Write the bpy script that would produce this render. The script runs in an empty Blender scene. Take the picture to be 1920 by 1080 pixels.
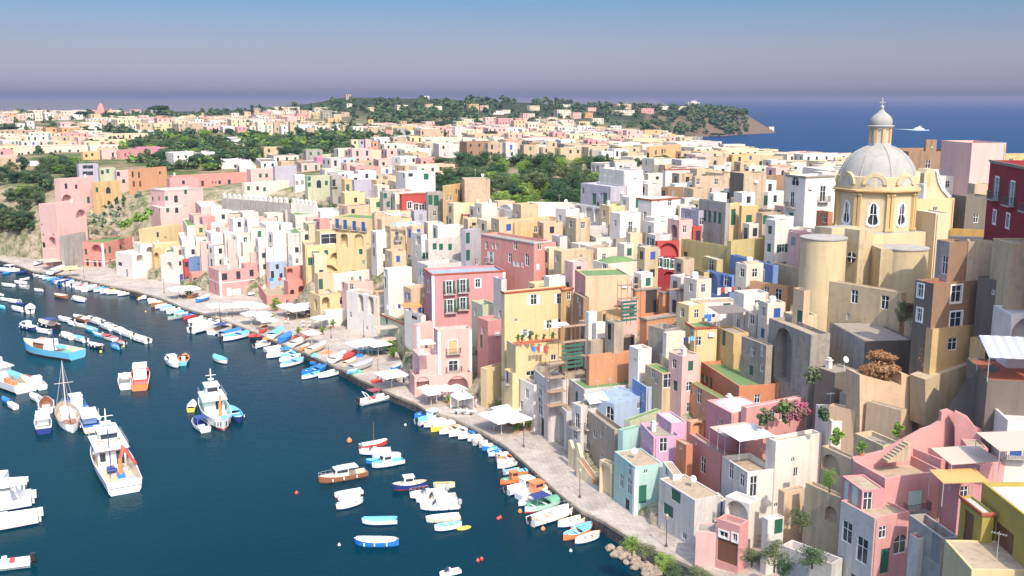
import bpy, bmesh, math, random
import numpy as np
from mathutils import Vector, Matrix
random.seed(7)
R = math.radians
sc = bpy.context.scene
COL = bpy.context.collection
# ------------------------------------------------------------ camera, sky, sun, exposure
FPX, CAMH = 1884.0, 55.0
TH = math.atan(355 / FPX)
cam = bpy.data.cameras.new('camera'); camo = bpy.data.objects.new('camera', cam); COL.objects.link(camo)
camo.location = (0, 0, CAMH); camo.rotation_euler = (math.pi / 2 - TH, 0, 0)
cam.sensor_width = 36; cam.lens = 36 * FPX / 1920; cam.clip_start = 1; cam.clip_end = 60000
sc.camera = camo
SUN_AZ, SUN_EL = -69.0, 46.0        # world angle (from +X) towards the sun, elevation
w = bpy.data.worlds.new("World"); sc.world = w; w.use_nodes = True
nt = w.node_tree; nt.nodes.clear()
wo = nt.nodes.new('ShaderNodeOutputWorld'); bg = nt.nodes.new('ShaderNodeBackground')
sky = nt.nodes.new('ShaderNodeTexSky'); sky.sky_type = 'NISHITA'; sky.sun_disc = False
sky.sun_elevation = R(SUN_EL); sky.sun_rotation = R(90 - SUN_AZ)
sky.air_density = 1.3; sky.dust_density = 2.2; sky.ozone_density = 2.0; sky.altitude = 50
# the summer air: blue above, a mauve heat haze low over the sea (depends on the true direction only)
tc = nt.nodes.new('ShaderNodeTexCoord'); sx = nt.nodes.new('ShaderNodeSeparateXYZ')
rp = nt.nodes.new('ShaderNodeValToRGB'); mx = nt.nodes.new('ShaderNodeMix'); mx.data_type = 'RGBA'; mx.blend_type = 'MULTIPLY'
mx.inputs[0].default_value = 1.0
el = rp.color_ramp.elements
SKYK = 3.2
el[0].position = 0.0; el[0].color = (.66 / SKYK, .69 / SKYK, 1.35 / SKYK, 1)
el[1].position = 1.0; el[1].color = (2.1 / SKYK, 2.0 / SKYK, 1.95 / SKYK, 1)
for p, c in ((.0105, (1.47, 1.4, 2.5)), (.028, (1.07, 1.11, 1.88)), (.044, (.85, .92, 1.45)), (.063, (.67, .76, 1.25)), (.09, (.45, .67, 1.08)), (.2, (.7, .85, 1.15)), (.45, (1.75, 1.72, 1.75))):
    kq = .61 if p < .02 else .625 if p < .1 else (.8 if p < .3 else 1)
    e = el.new(p); e.color = (c[0] * kq / SKYK, c[1] * kq / SKYK, c[2] * kq / SKYK, 1)
scl = nt.nodes.new('ShaderNodeVectorMath'); scl.operation = 'SCALE'; scl.inputs[3].default_value = SKYK
L = nt.links.new
L(tc.outputs['Generated'], sx.inputs[0]); L(sx.outputs['Z'], rp.inputs[0])
L(sky.outputs[0], mx.inputs[6]); L(rp.outputs[0], scl.inputs[0]); L(scl.outputs[0], mx.inputs[7]); L(mx.outputs[2], bg.inputs[0])
bg.inputs[1].default_value = 0.15
L(bg.outputs[0], wo.inputs[0])
sl = bpy.data.lights.new('sun', 'SUN'); sl.energy = 3.5; sl.angle = R(0.5); sl.color = (1.0, .92, .79)
so = bpy.data.objects.new('sun', sl); COL.objects.link(so); so.location = (60, -150, 200)
sd = Vector((math.cos(R(SUN_AZ)) * math.cos(R(SUN_EL)), math.sin(R(SUN_AZ)) * math.cos(R(SUN_EL)), math.sin(R(SUN_EL))))
so.rotation_euler = sd.to_track_quat('Z', 'Y').to_euler()
sc.view_settings.view_transform = 'Standard'; sc.view_settings.look = 'None'
sc.view_settings.exposure = 0.43; sc.view_settings.gamma = 1
sc.cycles.max_bounces = 6; sc.cycles.diffuse_bounces = 3; sc.cycles.glossy_bounces = 2; sc.cycles.transparent_max_bounces = 4

# ------------------------------------------------------------ geometry of the place: bearings -> points
CT, ST = math.cos(TH), math.sin(TH)
def ray(x, y):
    u = (x - 960) / FPX; v = (540 - y) / FPX
    return u, CT + v * ST, -ST + v * CT
def G(x, y, z=0.0):
    r = ray(x, y); t = (z - CAMH) / r[2]; return Vector((r[0] * t, r[1] * t, z))
def atD(x, y, D):
    r = ray(x, y); t = D / r[1]; return Vector((r[0] * t, D, CAMH + r[2] * t))
def proj(p):
    dep = p[1] * CT + (CAMH - p[2]) * ST
    v = (p[2] - CAMH) * CT + p[1] * ST
    return 960 + FPX * p[0] / dep, 540 - FPX * v / dep
# ground tables: bearing column -> (distance, height)
def zt(y, D): return atD(960, y, D)[2]
NEAR = {
 -300: [(350, 8), (372, 18), (400, 24), (450, 26), (520, 27), (700, 29)],
 0: [(340, 4), (350, 14), (372, 23), (440, 26), (520, 27), (700, 29)],
 70: [(325, 2.2), (337, 10), (350, 17), (372, 22), (400, 25), (520, 28), (700, 29)],
 200: [(300, 3), (318, 11), (335, 17), (352, 21), (400, 25), (520, 28), (700, 29)],
 300: [(280, 5), (292, 9.5), (305, 14), (320, 19), (350, 23), (410, 26), (530, 27), (700, 28)],
 500: [(240, 3), (252, 8.5), (268, 13), (285, 18), (305, 21.5), (350, 25), (450, 28), (700, 28)],
 700: [(212, 6.5), (222, 11), (235, 16), (250, 20), (270, 24), (330, 26), (430, 29), (700, 28)],
 900: [(172, 5), (185, 12.5), (205, 20), (220, 24), (245, 27), (330, 28), (450, 29), (700, 27)],
 1100: [(150, 10), (158, 15), (165, 18), (180, 21), (195, 24.5), (215, 27), (240, 28), (330, 28.5), (420, 30), (700, 27)],
 1300: [(114, 3), (120, 5.5), (128, 8.5), (135, 13), (138, 16), (150, 21), (165, 25), (185, 29), (210, 31), (260, 32), (380, 32), (600, 26), (700, 24)],
 1500: [(100, 7), (105, 9), (112, 11), (122, 14), (128, 18), (140, 23), (155, 29), (175, 32), (230, 33), (400, 29), (470, 25), (560, -8), (700, -8)],
 1700: [(90, 9), (94, 11), (103, 11), (112, 12), (118, 15), (130, 22), (140, 27), (155, 31), (190, 34), (300, 32), (400, 28), (470, 22), (540, -8)],
 1880: [(80, 9), (90, 11), (97, 12), (103, 13), (112, 17), (120, 28), (150, 38), (200, 34), (300, 31), (400, 26), (460, 20), (520, -8)],
 2300: [(70, 9), (85, 12), (97, 14), (110, 18), (120, 30), (150, 40), (200, 35), (300, 31), (400, 26), (460, 20), (520, -8)],
}
FAR = {
 -300: [(700, 29), (1100, 33), (1300, 34), (1700, 28), (2100, -8)],
 100: [(700, 29), (1100, 34), (1300, 35.5), (1700, 28), (2100, -8)],
 400: [(700, 28), (1100, 33), (1400, 37), (1700, 30), (2100, -8)],
 560: [(700, 28), (1000, 29), (1300, 38), (1500, 46), (1800, 38), (2200, -8)],
 650: [(700, 28), (1000, 28), (1300, 37), (1520, 57), (1800, 50), (2200, -8)],
 800: [(700, 28), (1000, 27), (1300, 36), (1540, 55.5), (1850, 49), (2200, -8)],
 950: [(700, 27), (1000, 26), (1300, 32), (1600, 50), (1900, 44), (2200, -8)],
 1100: [(700, 27), (900, 25), (1300, 28), (1600, 44), (1900, 38), (2200, -8)],
 1200: [(700, 26), (900, 23), (1300, 22), (1600, 40), (1900, 34), (2200, -8)],
 1290: [(700, 24), (850, 18), (1000, 6), (1440, 4), (1500, 8), (1630, 38), (1850, 34), (1980, -8)],
 1345: [(640, 22), (760, 8), (850, -8), (1480, -8), (1530, 3), (1650, 36), (1850, 28), (1950, -8)],
 1400: [(600, 20), (690, -8), (1550, -8), (1600, .6), (1680, 29), (1780, 22), (1850, -8)],
 1440: [(520, 20), (620, -8), (1620, -8), (1650, 3), (1690, 8), (1730, 2), (1760, -8)],
 1474: [(480, 20), (580, -8), (3000, -8)],
 1520: [(460, 20), (560, -8), (3000, -8)],
}
def table_z(T, x, D):
    ks = sorted(T); x = min(max(x, ks[0]), ks[-1])
    for a, b in zip(ks, ks[1:]):
        if x <= b: break
    za = np.interp(D, [p[0] for p in T[a]], [p[1] for p in T[a]])
    zb = np.interp(D, [p[0] for p in T[b]], [p[1] for p in T[b]])
    t = (x - a) / (b - a); t = t * t * (3 - 2 * t)
    return float(za * (1 - t) + zb * t)
# quay: outer edge (water) and building line, as bearings read at quay height
OUT = [(-400, 470), (0, 488), (40, 500), (60, 508), (110, 514), (170, 528), (250, 545), (300, 558), (345, 577), (400, 594), (440, 608), (480, 624), (520, 641), (560, 657), (600, 674),
       (640, 692), (672, 710), (700, 722), (740, 741), (780, 757), (800, 770), (850, 784), (900, 808), (950, 838), (1000, 882), (1050, 927), (1090, 958),
       (1132, 978), (1180, 1008), (1240, 1038), (1300, 1064), (1350, 1084), (1450, 1130), (1600, 1200)]
INN = [(-400, 455), (0, 478), (60, 484), (110, 488), (155, 497), (200, 503), (260, 520), (330, 533), (390, 548), (470, 556), (500, 562), (560, 585), (640, 612), (700, 632), (740, 655),
       (775, 735), (880, 738), (905, 762), (955, 768), (1000, 800), (1040, 838), (1060, 852), (1083, 878), (1100, 897), (1118, 912), (1152, 925), (1191, 962), (1240, 998), (1303, 1018), (1400, 1052), (1500, 1090), (1700, 1160)]
def yin(x): return float(np.interp(x, [p[0] for p in INN], [p[1] for p in INN]))
def yout(x): return float(np.interp(x, [p[0] for p in OUT], [p[1] for p in OUT]))
def quay_z(x): return float(np.interp(x, [-400, 1100, 1180, 1300, 1450, 1700], [1.5, 1.5, 1.9, 2.6, 3.4, 4.5]))
def colx(X, Y, z): return 960 + FPX * X / (Y * CT + (CAMH - z) * ST)
def ground_xD(x, D):
    qz = quay_z(x)
    if x < 1750:
        Di = G(x, yin(x), qz)[1]
        if D < Di: return -7.0
    z1 = table_z(NEAR, x, D) if D < 760 else 0
    z2 = table_z(FAR, x, D) if D > 600 else 0
    t = min(max((D - 600) / 100, 0), 1)
    z = z1 * (1 - t) + z2 * t
    if x < 1750 and D < 330 and x > -50:
        k = min((D - Di) / 8.0, 1.0)
        z = (qz - .1) * (1 - k) + max(z, qz) * k
    return z
CONS = []      # (X, Y, z, radius): levelled building plots on the slope
CGRID = {}
def add_plot(X, Y, z, rad):
    CONS.append((X, Y, z, rad))
    for i in range(int((X - 3 * rad) // 20), int((X + 3 * rad) // 20) + 1):
        for j in range(int((Y - 3 * rad) // 20), int((Y + 3 * rad) // 20) + 1): CGRID.setdefault((i, j), []).append(len(CONS) - 1)
def plots(X, Y, z):
    L_ = CGRID.get((int(X // 20), int(Y // 20)))
    if z < .5: return z
    if not L_: return z - min(3.0, max(z - 2.2, 0) * .5) * (1 if Y < 330 else max(0, 1 - (Y - 330) / 15))
    sw = .25; sz = z * .25
    for k in L_:
        x, y, q, rad = CONS[k]; d2 = ((X - x) ** 2 + (Y - y) ** 2) / (rad * rad)
        if d2 < 9: wt = math.exp(-d2 * 1.5) * 3; sw += wt; sz += wt * q
    z = sz / sw; return z - min(3.0, max(z - 2.2, 0) * .5) * (1 if Y < 330 else max(0, 1 - (Y - 330) / 15))
def ground(X, Y):
    z = 15.0
    for _ in range(3):
        z = ground_xD(colx(X, Y, max(z, 0)), Y)
    return plots(X, Y, z)
def hit(x, y):
    """first point of the land on the bearing (x, y)"""
    q = G(x, y, quay_z(x))
    if 0 < q[1] < G(x, yin(x), quay_z(x))[1] and x < 1750 and y > yin(x) : return q
    D = 75.0 if x > 1500 else 100.0
    best = (1e9, None)
    while D < 2300:
        p = atD(x, y, D)
        g = ground_xD(x, D)
        if g > p[2]:
            return Vector((p[0], p[1], g))
        if g > 5 and D > 300 and (p[2] - g) / D < best[0]: best = ((p[2] - g) / D, Vector((p[0], p[1], g)))
        D *= 1.01
    return best[1]

# ------------------------------------------------------------ mesh helpers
class MB:
    def __init__(s): s.v = []; s.f = []; s.m = []
    def add(s, vs, fs, mi=0):
        o = len(s.v); s.v += [tuple(v) for v in vs]
        for f in fs: s.f.append(tuple(i + o for i in f)); s.m.append(mi)
    def box(s, x0, x1, y0, y1, z0, z1, mi=0, M=None):
        vs = [Vector((x, y, z)) for z in (z0, z1) for x, y in ((x0, y0), (x1, y0), (x1, y1), (x0, y1))]
        if M: vs = [M @ v for v in vs]
        s.add(vs, [(3, 2, 1, 0), (4, 5, 6, 7), (0, 1, 5, 4), (1, 2, 6, 5), (2, 3, 7, 6), (3, 0, 4, 7)], mi)
    def prism(s, pts, z0, z1, mi=0, zs=None):
        n = len(pts); a = [(p[0], p[1], z0 if len(p) < 3 else p[2]) for p in pts]
        b = [(p[0], p[1], z1) for p in pts]
        s.add(a + b, [tuple(range(n - 1, -1, -1)), tuple(range(n, 2 * n))] + [(i, (i + 1) % n, n + (i + 1) % n, n + i) for i in range(n)], mi)
    def slab(s, pts, d, mi=0):
        """planar polygon pts (3d) extruded by vector d"""
        n = len(pts); a = [Vector(p) for p in pts]; b = [p + Vector(d) for p in a]
        s.add(a + b, [tuple(range(n - 1, -1, -1)), tuple(range(n, 2 * n))] + [(i, (i + 1) % n, n + (i + 1) % n, n + i) for i in range(n)], mi)
    def lathe(s, prof, n=16, mi=0, c=(0, 0), a0=0, a1=2 * math.pi, rot=0):
        full = abs(a1 - a0 - 2 * math.pi) < 1e-6; k = n if full else n + 1; o = []
        for r, z in prof:
            for i in range(k):
                a = a0 + (a1 - a0) * i / n + rot
                o.append((c[0] + r * math.cos(a), c[1] + r * math.sin(a), z))
        fs = []
        for j in range(len(prof) - 1):
            for i in range(n):
                i2 = (i + 1) % k
                fs.append((j * k + i, j * k + i2, (j + 1) * k + i2, (j + 1) * k + i))
        s.add(o, fs, mi)
    def tube(s, p, q, r, n=6, mi=0, r2=None):
        p, q = Vector(p), Vector(q); d = q - p
        if d.length < 1e-6: return
        u = d.orthogonal().normalized(); v = d.normalized().cross(u); r2 = r if r2 is None else r2; o = []
        for c, rr in ((p, r), (q, r2)):
            for i in range(n):
                a = 2 * math.pi * i / n; o.append(c + u * (rr * math.cos(a)) + v * (rr * math.sin(a)))
        s.add(o, [(i, (i + 1) % n, n + (i + 1) % n, n + i) for i in range(n)] + [tuple(range(n - 1, -1, -1)), tuple(range(n, 2 * n))], mi)
    def mesh(s, name, mats, smooth=False):
        me = bpy.data.meshes.new(name); me.from_pydata(s.v, [], s.f)
        for m in mats: me.materials.append(m)
        if len(mats) > 1: me.polygons.foreach_set('material_index', s.m)
        if smooth: me.polygons.foreach_set('use_smooth', [True] * len(s.f))
        me.update(); return me
def obj(name, data, parent=None, loc=None, rz=None, mats=None, smooth=False, scale=None):
    if isinstance(data, MB): data = data.mesh(name, mats if isinstance(mats, (list, tuple)) else [mats], smooth)
    o = bpy.data.objects.new(name, data); COL.objects.link(o)
    if parent: o.parent = parent
    if loc is not None: o.location = loc
    if rz is not None: o.rotation_euler = (0, 0, rz)
    if scale is not None: o.scale = scale if hasattr(scale, '__len__') else (scale,) * 3
    return o
def tag(o, label, cat, group=None, kind=None):
    if label: o['label'] = label
    if cat: o['category'] = cat
    if group: o['group'] = group
    if kind: o['kind'] = kind
    return o
def thing(name, label, cat, loc=(0, 0, 0), rz=0, group=None, scale=None):
    o = bpy.data.objects.new(name, None); COL.objects.link(o); o.location = loc; o.rotation_euler = (0, 0, rz)
    o.empty_display_size = .5
    if scale: o.scale = (scale,) * 3
    return tag(o, label, cat, group)
def struct(name, data, **k):
    o = obj(name, data, **k); o['kind'] = 'structure'; return o
def copy_tree(o, parent=None):
    c = o.copy(); COL.objects.link(c)
    if parent: c.parent = parent
    for ch in o.children: copy_tree(ch, c)
    return c
CACHE = {}
def cached(key, fn):
    if key not in CACHE: CACHE[key] = fn()
    return CACHE[key]

# ------------------------------------------------------------ materials
def lin(c):
    return c / 12.92 if c <= .04045 else ((c + .055) / 1.055) ** 2.4
def hexc(h, k=1.0):
    h = h.lstrip('#'); return tuple(min(lin(int(h[i:i + 2], 16) / 255) * k, 1) for i in (0, 2, 4)) + (1,)
def newmat(name):
    m = bpy.data.materials.new(name); m.use_nodes = True
    t = m.node_tree; return m, t, t.nodes['Principled BSDF'], t.links.new
def N(t, k, **kw):
    n = t.nodes.new(k)
    for a, b in kw.items(): setattr(n, a, b)
    return n
def plain(name, col, rough=.6, spec=.3, metal=0, var=.0):
    def mk():
        m, t, b, l = newmat(name)
        b.inputs['Base Color'].default_value = col if len(col) == 4 else (*col, 1)
        b.inputs['Roughness'].default_value = rough; b.inputs['Specular IOR Level'].default_value = spec; b.inputs['Metallic'].default_value = metal
        if var:
            nz = N(t, 'ShaderNodeTexNoise'); nz.inputs['Scale'].default_value = 1.2; nz.inputs['Detail'].default_value = 6
            tcn = N(t, 'ShaderNodeTexCoord'); l(tcn.outputs['Object'], nz.inputs['Vector'])
            mm = N(t, 'ShaderNodeMix', data_type='RGBA'); mm.inputs[6].default_value = tuple(c * (1 - var) for c in col[:3]) + (1,)
            mm.inputs[7].default_value = tuple(min(c * (1 + var), 1) for c in col[:3]) + (1,)
            l(nz.outputs[0], mm.inputs[0]); l(mm.outputs[2], b.inputs['Base Color'])
        return m
    return cached(('plain', name), mk)
def plaster(name, hx, wear=.35, k=.64, stain='6f665c'):
    """painted render with blotches, vertical run-off streaks and worn patches"""
    def mk():
        m, t, b, l = newmat('plaster_' + name)
        base = hexc(hx, k); st = hexc(stain, .8)
        tcn = N(t, 'ShaderNodeTexCoord'); oi = N(t, 'ShaderNodeObjectInfo')
        ad = N(t, 'ShaderNodeVectorMath', operation='ADD'); sc_ = N(t, 'ShaderNodeVectorMath', operation='SCALE'); sc_.inputs[3].default_value = 1
        cmb = N(t, 'ShaderNodeCombineXYZ'); ml = N(t, 'ShaderNodeMath', operation='MULTIPLY'); ml.inputs[1].default_value = 93.0
        l(oi.outputs['Random'], ml.inputs[0]); l(ml.outputs[0], cmb.inputs[0]); l(ml.outputs[0], cmb.inputs[1])
        l(tcn.outputs['Object'], ad.inputs[0]); l(cmb.outputs[0], ad.inputs[1])
        n1 = N(t, 'ShaderNodeTexNoise'); n1.inputs['Scale'].default_value = .45; n1.inputs['Detail'].default_value = 7; n1.inputs['Roughness'].default_value = .65
        l(ad.outputs[0], n1.inputs['Vector'])
        mp = N(t, 'ShaderNodeMapping'); mp.inputs['Scale'].default_value = (1.6, 1.6, .16); l(ad.outputs[0], mp.inputs[0])
        n2 = N(t, 'ShaderNodeTexNoise'); n2.inputs['Scale'].default_value = .8; n2.inputs['Detail'].default_value = 5; l(mp.outputs[0], n2.inputs['Vector'])
        n3 = N(t, 'ShaderNodeTexNoise'); n3.inputs['Scale'].default_value = .95; n3.inputs['Detail'].default_value = 6; n3.inputs['Roughness'].default_value = .7
        l(ad.outputs[0], n3.inputs['Vector'])
        # tint between a darker and a sun-bleached tone of the paint
        c1 = N(t, 'ShaderNodeMix', data_type='RGBA'); c1.inputs[6].default_value = tuple(v * .86 for v in base[:3]) + (1,)
        c1.inputs[7].default_value = tuple(min(v * 1.07 + .012, .86) for v in base[:3]) + (1,); l(n1.outputs[0], c1.inputs[0])
        r1 = N(t, 'ShaderNodeMapRange'); r1.inputs[1].default_value = .50; r1.inputs[2].default_value = .80; r1.inputs[4].default_value = min(wear * 1.6, .95)
        l(n2.outputs[0], r1.inputs[0])
        c2 = N(t, 'ShaderNodeMix', data_type='RGBA'); l(r1.outputs[0], c2.inputs[0]); l(c1.outputs[2], c2.inputs[6]); c2.inputs[7].default_value = tuple(st[i] * .55 + base[i] * .3 for i in range(3)) + (1,)
        r2 = N(t, 'ShaderNodeMapRange'); r2.inputs[1].default_value = .57 - wear * .10; r2.inputs[2].default_value = .66 - wear * .08; r2.inputs[4].default_value = wear
        l(n3.outputs[0], r2.inputs[0])
        c3 = N(t, 'ShaderNodeMix', data_type='RGBA'); l(r2.outputs[0], c3.inputs[0]); l(c2.outputs[2], c3.inputs[6]); c3.inputs[7].default_value = tuple(st[i] * .35 + base[i] * .5 + .03 for i in range(3)) + (1,)
        l(c3.outputs[2], b.inputs['Base Color']); b.inputs['Roughness'].default_value = .92; b.inputs['Specular IOR Level'].default_value = .15
        bp = N(t, 'ShaderNodeBump'); bp.inputs['Strength'].default_value = .35; bp.inputs['Distance'].default_value = .05
        l(n3.outputs[0], bp.inputs['Height']); l(bp.outputs[0], b.inputs['Normal'])
        return m
    return cached(('pl', name), mk)
WALLS = {  # key: (word used in labels, lit colour, wear)
 'wh': ('white', 'f7efe3', .22), 'wc': ('cream white', 'f3e4cf', .3), 'cr': ('cream', 'f2dcb4', .3), 'pe': ('peach', 'f5cfa6', .3), 'ye': ('yellow', 'f8da98', .2), 'oc': ('ochre yellow', 'f0c27c', .3),
 'ol': ('olive yellow', 'e0cb84', .25), 'or': ('orange', 'f0a56e', .25), 'ob': ('burnt orange', 'dd7d4e', .25), 'pk': ('pale pink', 'f6c3ba', .2), 'pp': ('pink', 'f2a9a4', .2), 'sp': ('salmon pink', 'ee9182', .25), 'rs': ('rose', 'e58f92', .2),
 'rd': ('red', 'd2524c', .25), 'dr': ('dark red', 'a5303a', .2), 'br': ('brown', 'b08a6c', .6), 'tn': ('tan', 'dcc0a0', .5), 'be': ('beige', 'e3c9a0', .4), 'bl': ('light blue', 'bcd3ef', .15),
 'bb': ('blue', '86a5dc', .15), 'mi': ('mint green', 'bce6dc', .15), 'gr': ('grey', 'b9b2a9', .6), 'lg': ('light grey', 'd8d2cc', .4), 'ld': ('lilac grey', 'c9c3d2', .35), 'li': ('lilac pink', 'e9b4d6', .12),
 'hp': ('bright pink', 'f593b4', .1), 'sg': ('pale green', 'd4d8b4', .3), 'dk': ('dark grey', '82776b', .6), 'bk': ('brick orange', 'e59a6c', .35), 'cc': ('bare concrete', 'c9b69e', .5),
 'gb': ('stained grey', 'b5aa9c', .8), 'su': ('sunlit cream', 'f6dcae', .12),
}
def W(k):
    hx = WALLS[k][1]; c = [int(hx[i:i + 2], 16) for i in (0, 2, 4)]; f_ = .12
    if k in ('rd', 'dr', 'dk', 'bb', 'hp', 'br'): f_ = .06
    if k in ('ob', 'ye', 'oc', 'rs', 'or', 'sp'): f_ = .24
    c = [int(v * (1 - f_) + u * f_) for v, u in zip(c, (250, 238, 226))]
    return plaster(k, '%02x%02x%02x' % tuple(c), WALLS[k][2], k={'wh': .75, 'wc': .73, 'lg': .76, 'cr': .72, 'pk': .72, 'gr': .7, 'ye': .66, 'ol': .62}.get(k, .66))
def roofmat(k):
    cols = {'g': '86a86c', 'w': 'efe9e2', 't': 'd6bfa2', 'c': 'c3b5a4', 'b': 'b9cfe6', 'r': 'cf7455', 'd': 'a59786', 's': 'cdc5bb'}
    return plaster('roof_' + k, cols[k], .45 if k != 'w' else .35)
glass = plain('window_glass', (.035, .045, .055), .12, .6)
white_paint = plain('white_paint', (.78, .77, .74), .5)
white_gloss = plain('white_gloss', (.8, .8, .78), .25, .5)
iron = plain('iron', (.09, .085, .08), .55)
rail_grey = plain('rail_grey', (.42, .41, .40), .5)
wood = plain('wood', (.30, .15, .07), .6, var=.25)
interior_shade = plain('painted_interior_shade', (.05, .045, .045), .9)
terracotta = plain('terracotta', (.55, .20, .10), .8, var=.25)
SHUT = {'g': plain('shutter_green', (.03, .13, .085), .5), 'b': plain('shutter_blue', (.04, .10, .36), .5), 'w': plain('shutter_white', (.66, .66, .63), .5), 'n': plain('shutter_brown', (.16, .075, .045), .6),
        'o': plain('shutter_straw', (.62, .42, .22), .6), 'p': plain('shutter_pale_green', (.52, .64, .55), .6), 'y': plain('shutter_grey', (.25, .25, .25), .6)}
# ------------------------------------------------------------ land, sea, quay
def land_mat():
    m, t, b, l = newmat('land')
    geo = N(t, 'ShaderNodeNewGeometry'); sxy = N(t, 'ShaderNodeSeparateXYZ'); l(geo.outputs['Normal'], sxy.inputs[0])
    n1 = N(t, 'ShaderNodeTexNoise'); n1.inputs['Scale'].default_value = .06; n1.inputs['Detail'].default_value = 10; n1.inputs['Roughness'].default_value = .7
    l(geo.outputs['Position'], n1.inputs['Vector'])
    n2 = N(t, 'ShaderNodeTexNoise'); n2.inputs['Scale'].default_value = .5; n2.inputs['Detail'].default_value = 8; l(geo.outputs['Position'], n2.inputs['Vector'])
    a = N(t, 'ShaderNodeMix', data_type='RGBA'); a.inputs[6].default_value = (.36, .25, .17, 1); a.inputs[7].default_value = (.20, .17, .10, 1); l(n2.outputs[0], a.inputs[0])
    g = N(t, 'ShaderNodeMix', data_type='RGBA'); g.inputs[6].default_value = (.05, .09, .03, 1); g.inputs[7].default_value = (.11, .14, .05, 1); l(n2.outputs[0], g.inputs[0])
    rr = N(t, 'ShaderNodeMapRange'); rr.inputs[1].default_value = .45; rr.inputs[2].default_value = .55; l(n1.outputs[0], rr.inputs[0])
    c = N(t, 'ShaderNodeMix', data_type='RGBA'); l(rr.outputs[0], c.inputs[0]); l(a.outputs[2], c.inputs[6]); l(g.outputs[2], c.inputs[7])
    sp = N(t, 'ShaderNodeSeparateXYZ'); l(geo.outputs['Position'], sp.inputs[0]); yr_ = N(t, 'ShaderNodeMapRange'); yr_.inputs[1].default_value = 330; yr_.inputs[2].default_value = 400; l(sp.outputs[1], yr_.inputs[0])
    tn = N(t, 'ShaderNodeMix', data_type='RGBA'); tn.inputs[6].default_value = (.10, .12, .05, 1); tn.inputs[7].default_value = (.40, .33, .25, 1)
    vr = N(t, 'ShaderNodeMapRange'); nq = N(t, 'ShaderNodeTexNoise'); nq.inputs['Scale'].default_value = .3; nq.inputs['Detail'].default_value = 9; nq.inputs['Roughness'].default_value = .8; l(geo.outputs['Position'], nq.inputs['Vector']); vr.inputs[1].default_value = .42; vr.inputs[2].default_value = .56; l(nq.outputs[0], vr.inputs[0]); l(vr.outputs[0], tn.inputs[0])
    fc = N(t, 'ShaderNodeMix', data_type='RGBA'); l(yr_.outputs[0], fc.inputs[0]); l(tn.outputs[2], fc.inputs[6]); l(c.outputs[2], fc.inputs[7]); c = fc
    yf_ = N(t, 'ShaderNodeMapRange'); yf_.inputs[1].default_value = 1100; yf_.inputs[2].default_value = 1400; l(sp.outputs[1], yf_.inputs[0]); gq = N(t, 'ShaderNodeMix', data_type='RGBA'); gq.inputs[6].default_value = (.035, .055, .03, 1); gq.inputs[7].default_value = (.19, .13, .09, 1)
    nr_ = N(t, 'ShaderNodeMapRange'); nr_.inputs[1].default_value = .56; nr_.inputs[2].default_value = .66; l(n1.outputs[0], nr_.inputs[0]); sl_ = N(t, 'ShaderNodeMapRange'); sl_.inputs[1].default_value = .985; sl_.inputs[2].default_value = .955; sl_.inputs[4].default_value = .8; l(sxy.outputs[2], sl_.inputs[0]); mq_ = N(t, 'ShaderNodeMath', operation='MAXIMUM'); l(nr_.outputs[0], mq_.inputs[0]); l(sl_.outputs[0], mq_.inputs[1]); l(mq_.outputs[0], gq.inputs[0]); fq = N(t, 'ShaderNodeMix', data_type='RGBA'); l(yf_.outputs[0], fq.inputs[0]); l(c.outputs[2], fq.inputs[6]); l(gq.outputs[2], fq.inputs[7]); c = fq
    l(c.outputs[2], b.inputs['Base Color']); b.inputs['Roughness'].default_value = 1; b.inputs['Specular IOR Level'].default_value = .05
    bp = N(t, 'ShaderNodeBump'); bp.inputs['Strength'].default_value = .7; bp.inputs['Distance'].default_value = .6; l(n2.outputs[0], bp.inputs['Height']); l(bp.outputs[0], b.inputs['Normal'])
    return m
def build_land():
    Ds = [74.0]
    while Ds[-1] < 2300: Ds.append(Ds[-1] * (1.008 if Ds[-1] < 350 else 1.02))
    xs = list(np.arange(-420, 2401, 20.0)); vs = []; fs = []
    for D in Ds:
        for x in xs:
            z = ground_xD(x, D)
            X = (x - 960) / FPX * (D * CT + (CAMH - max(z, 0)) * ST)
            if D < 345: z = plots(X, D, z)
            X = (x - 960) / FPX * (D * CT + (CAMH - max(z, 0)) * ST)
            if D > 340 and z > 0: z += .5 * math.sin(X * .05) * math.cos(D * .04)
            vs.append((X, D, z))
    n = len(xs)
    for j in range(len(Ds) - 1):
        for i in range(n - 1):
            a = j * n + i
            q = (a, a + 1, a + n + 1, a + n)
            if max(vs[k][2] for k in q) > -6.5: fs.append(q)
    me = bpy.data.meshes.new('land'); me.from_pydata(vs, [], fs); me.materials.append(land_mat())
    me.polygons.foreach_set('use_smooth', [True] * len(fs))
    struct('land', me)
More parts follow.
